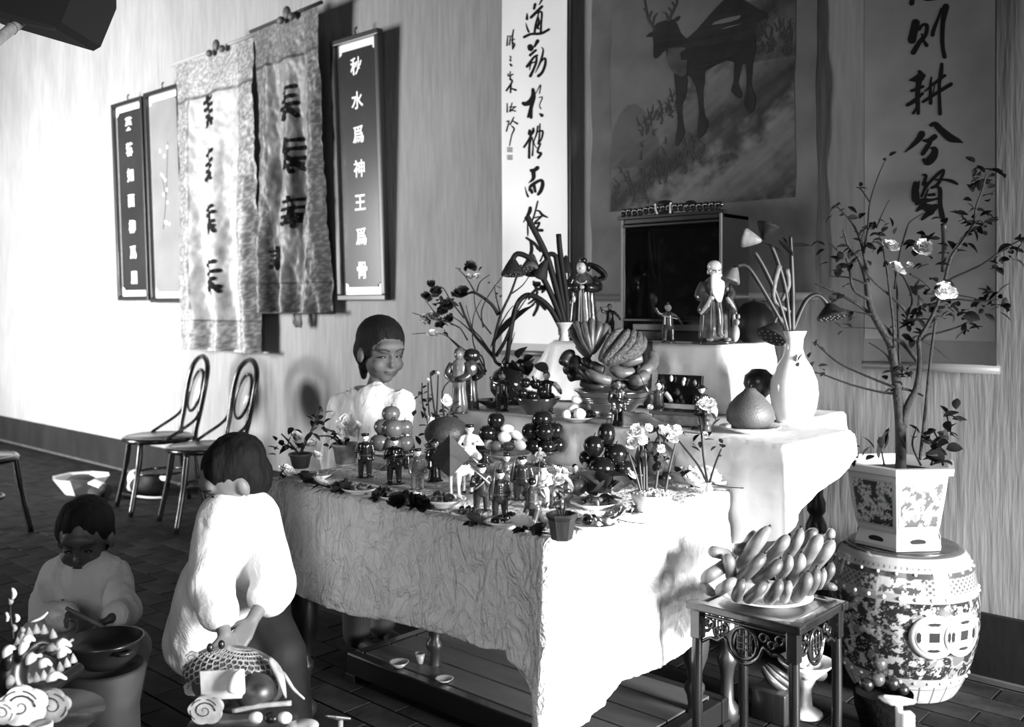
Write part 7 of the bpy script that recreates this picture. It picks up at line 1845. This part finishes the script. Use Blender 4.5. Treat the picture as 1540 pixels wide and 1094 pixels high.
# tops of small things rising over the lower picture edge
def stick_paper(u, v, d, label, w, h, m, name='paper_flag'):
    p = PD(u, v, d); t = thing(name, label, 'ornament', (p.x, p.y, 0)); k = d / FPX; z = p.z
    MB().tube([(0, 0, .006), (0, 0, z - h * k * .3)], .006, 8).build('stick', m, t)
    MB().lathe([(0, 0), (.04, 0), (.035, .012), (0, .014)], 20).build('foot', DARKWOOD, t)
    M = Matrix.Translation((0, 0, z)) @ Matrix.Rotation(YAW, 4, 'Z')
    vs = [(-w * .62 * k, -.004, h * .35 * k), (-w * .5 * k, -.012, h * .5 * k), (-w * .1 * k, -.016, h * .48 * k), (w * .45 * k, -.006, h * .1 * k), (w * .42 * k, 0, -h * .1 * k), (w * .1 * k, .01, -h * .3 * k), (-w * .2 * k, .006, -h * .22 * k), (-w * .45 * k, .002, h * .05 * k)]
    o_ = newmesh('folded_paper', [M @ Vector(x) for x in vs], [(0, 1, 7), (1, 2, 6, 7), (2, 3, 5, 6), (3, 4, 5)], m, t, False); o_.modifiers.new('s', 'SOLIDIFY').thickness = .003
    return t
t = stick_paper(1352, 1055, 1.75, 'white folded paper flag on a white post at the bottom, before the garden stool', 52, 26, mat(.8, .6), 'paper_flag')
MB().box((.012, 0, (PD(1370, 1062, 1.75).z) / 2), (.024, .02, PD(1370, 1062, 1.75).z - .02), (0, 0, YAW)).build('post', mat(.8, .6), t)
stick_paper(512, 1080, 2.2, 'small grey paper pennant at the bottom edge in front of the platform', 36, 14, mat(.22, .6))
p = PD(455, 1094, 2.1); t = thing('white_saucer', 'white saucer edge at the bottom right of the carp ornament', 'plate', (p.x, p.y, 0))
MB().lathe([(0, p.z - .02), (.02, p.z - .02), (.035, p.z + .002), (.034, p.z + .004), (0, p.z - .008)], 28).build('saucer', PORC, t)
MB().lathe([(0, 0), (.03, 0), (.012, .02), (.012, p.z - .03), (.02, p.z - .02), (0, p.z - .02)], 20).build('pillar', DARKWOOD, t)
p = PD(62, 1092, 1.9); t = thing('white_saucer', 'white saucer edge at the bottom of the lower left dragon', 'plate', (p.x, p.y, 0))
MB().lathe([(0, p.z - .02), (.02, p.z - .02), (.022, p.z + .004), (.021, p.z + .006), (0, p.z - .008)], 28).build('saucer', PORC, t)
MB().lathe([(0, 0), (.03, 0), (.012, .02), (.012, p.z - .03), (.02, p.z - .02), (0, p.z - .02)], 20).build('pillar', DARKWOOD, t)

# ================================================================ odds and ends on the far floor
p = PT(122, 742, 0); k = pxm(p)
t = thing('white_basin', 'white enamel basin standing on the far floor left of the chairs', 'basin', p)
MB().lathe([(0, 0), (22 * k, 0), (24 * k, 2 * k), (40 * k, 24 * k), (42 * k, 26 * k), (38 * k, 25 * k), (20 * k, 6 * k), (0, 5 * k)], 8).build('basin', mat(.75, .3), t, False)
MB().ell((-.0, 0, 20 * k), (24 * k, 20 * k, 8 * k), 16, 10).build('dark_contents', mat(.02, .6), t)
p = PT(150, 752, 0)
t = thing('dark_bundle', 'dark bundle with a white paper corner between the basin and the chair leg', 'bundle', p)
b = blob('bundle_cloth', [('e', (0, 0, .05), (.09, .08, .05)), ('e', (.05, .02, .08), (.05, .05, .04))], mat(.015, .8), .01, 4, t)
MB().box((.0, -.02, .115), (.11, .06, .012), (.3, .2, .3), .003).build('white_paper', mat(.75, .6), t)
p = PT(222, 744, 0)
t = thing('dark_sack', 'dark sack spilling white cloth under the left chair', 'sack', p)
blob('sack_body', [('e', (0, 0, .07), (.14, .12, .075)), ('e', (.08, .0, .11), (.07, .07, .06))], mat(.012, .8), .012, 4, t)
blob('white_cloth', [('e', (-.12, -.03, .10), (.08, .05, .07)), ('e', (-.15, -.03, .04), (.05, .05, .04)), ('e', (.12, .05, .13), (.11, .04, .025))], mat(.8, .8), .012, 4, t)
MB().tube(cr([(-.22, -.10, .015), (-.05, -.15, .016), (.20, -.10, .018), (.3, -.02, .02)], 5), .014, 6, .3).build('cloth_edge', mat(.6, .8), t)
# small plates on the low platform under the table
for i, (u, v) in enumerate(((600, 1003), (632, 998), (668, 1025))):
    p = PT(u, v, .10); t = thing('small_bowl', ('pale bowl at the left on the shaded low platform', 'upright pale cup on the shaded low platform', 'flat pale dish at the right on the shaded low platform')[i], 'bowl', (p.x, p.y, .099)); k = pxm(p)
    h_ = (8, 16, 5)[i] * k; r_ = (15, 8, 14)[i] * k
    MB().lathe([(0, 0), (r_ * .5, 0), (r_ * .6, h_ * .2), (r_, h_), (r_ * .9, h_), (r_ * .5, h_ * .4), (0, h_ * .35)], 24).build('bowl', mat(.25, .3), t)

# ================================================================ dark lamp box and bamboo pole at the upper left
dB = 2.6
P0, P1, P2 = PD(-60, 12, dB), PD(80, 44, dB), PD(108, 0, dB)
t = thing('hanging_sign_box', 'dark wooden box hanging at the upper left corner above a bamboo pole', 'box', PD(20, -40, dB))
o = Vector(t.location); dk_ = dB / FPX
def prism(pts, dep, name, m, parent, bev=0):
    n = len(pts); back = [p + Vector((FX, FY, 0)) * dep for p in pts]
    vs = pts + back; fs = [tuple(reversed(range(n))), tuple(range(n, 2 * n))] + [(i, (i + 1) % n, (i + 1) % n + n, i + n) for i in range(n)]
    return newmesh(name, vs, fs, m, parent, False)
Q2 = lambda u, v, dd=0: PD(u, v, dB + dd) - o
prism([Q2(-70, -4), Q2(80, 40), Q2(92, 33), Q2(118, -30), Q2(118, -90), Q2(-70, -90)], .25, 'box_panel', mat(.012, .7), t)
prism([Q2(-70, -4, -.01), Q2(79, 39, -.01), Q2(80, 44, -.01), Q2(-70, 12, -.01)], .02, 'lower_rail', mat(.02, .6), t)
MB().tube([Q2(40, -88, .1), Q2(40, -88, .1) + Vector((0, 0, ZC - (Q2(40, -88).z + o.z)))], .01, 6).build('hanging_rod', BLACKWOOD, t)
MB().tube([Q2(26 + 9 * math.cos(a), 37 + 8 * math.sin(a), .04) for a in [k * PI / 8 for k in range(17)]], .0022, 6).build('wire_ring', BLACKWOOD, t)
t = thing('bamboo_pole', 'pale bamboo pole slung through a wire ring at the upper left', 'pole', Q2(26, 38, .04) + o); o = Vector(t.location)
A_ = PD(30, 33, dB + .04) - o; B2 = PD(-60, 105, dB - .35) - o
b = MB().tube([A_.lerp(B2, i / 6) for i in range(7)], .0145, 12); b.build('culm', mat(.45, .4, 0, .3, 20), t)
for i in (1, 3, 5):
    c = A_.lerp(B2, i / 6); d_ = (B2 - A_).normalized(); MB().tube([c - d_ * .004, c + d_ * .004], .0165, 12).build('node_ring', mat(.2, .4), t)
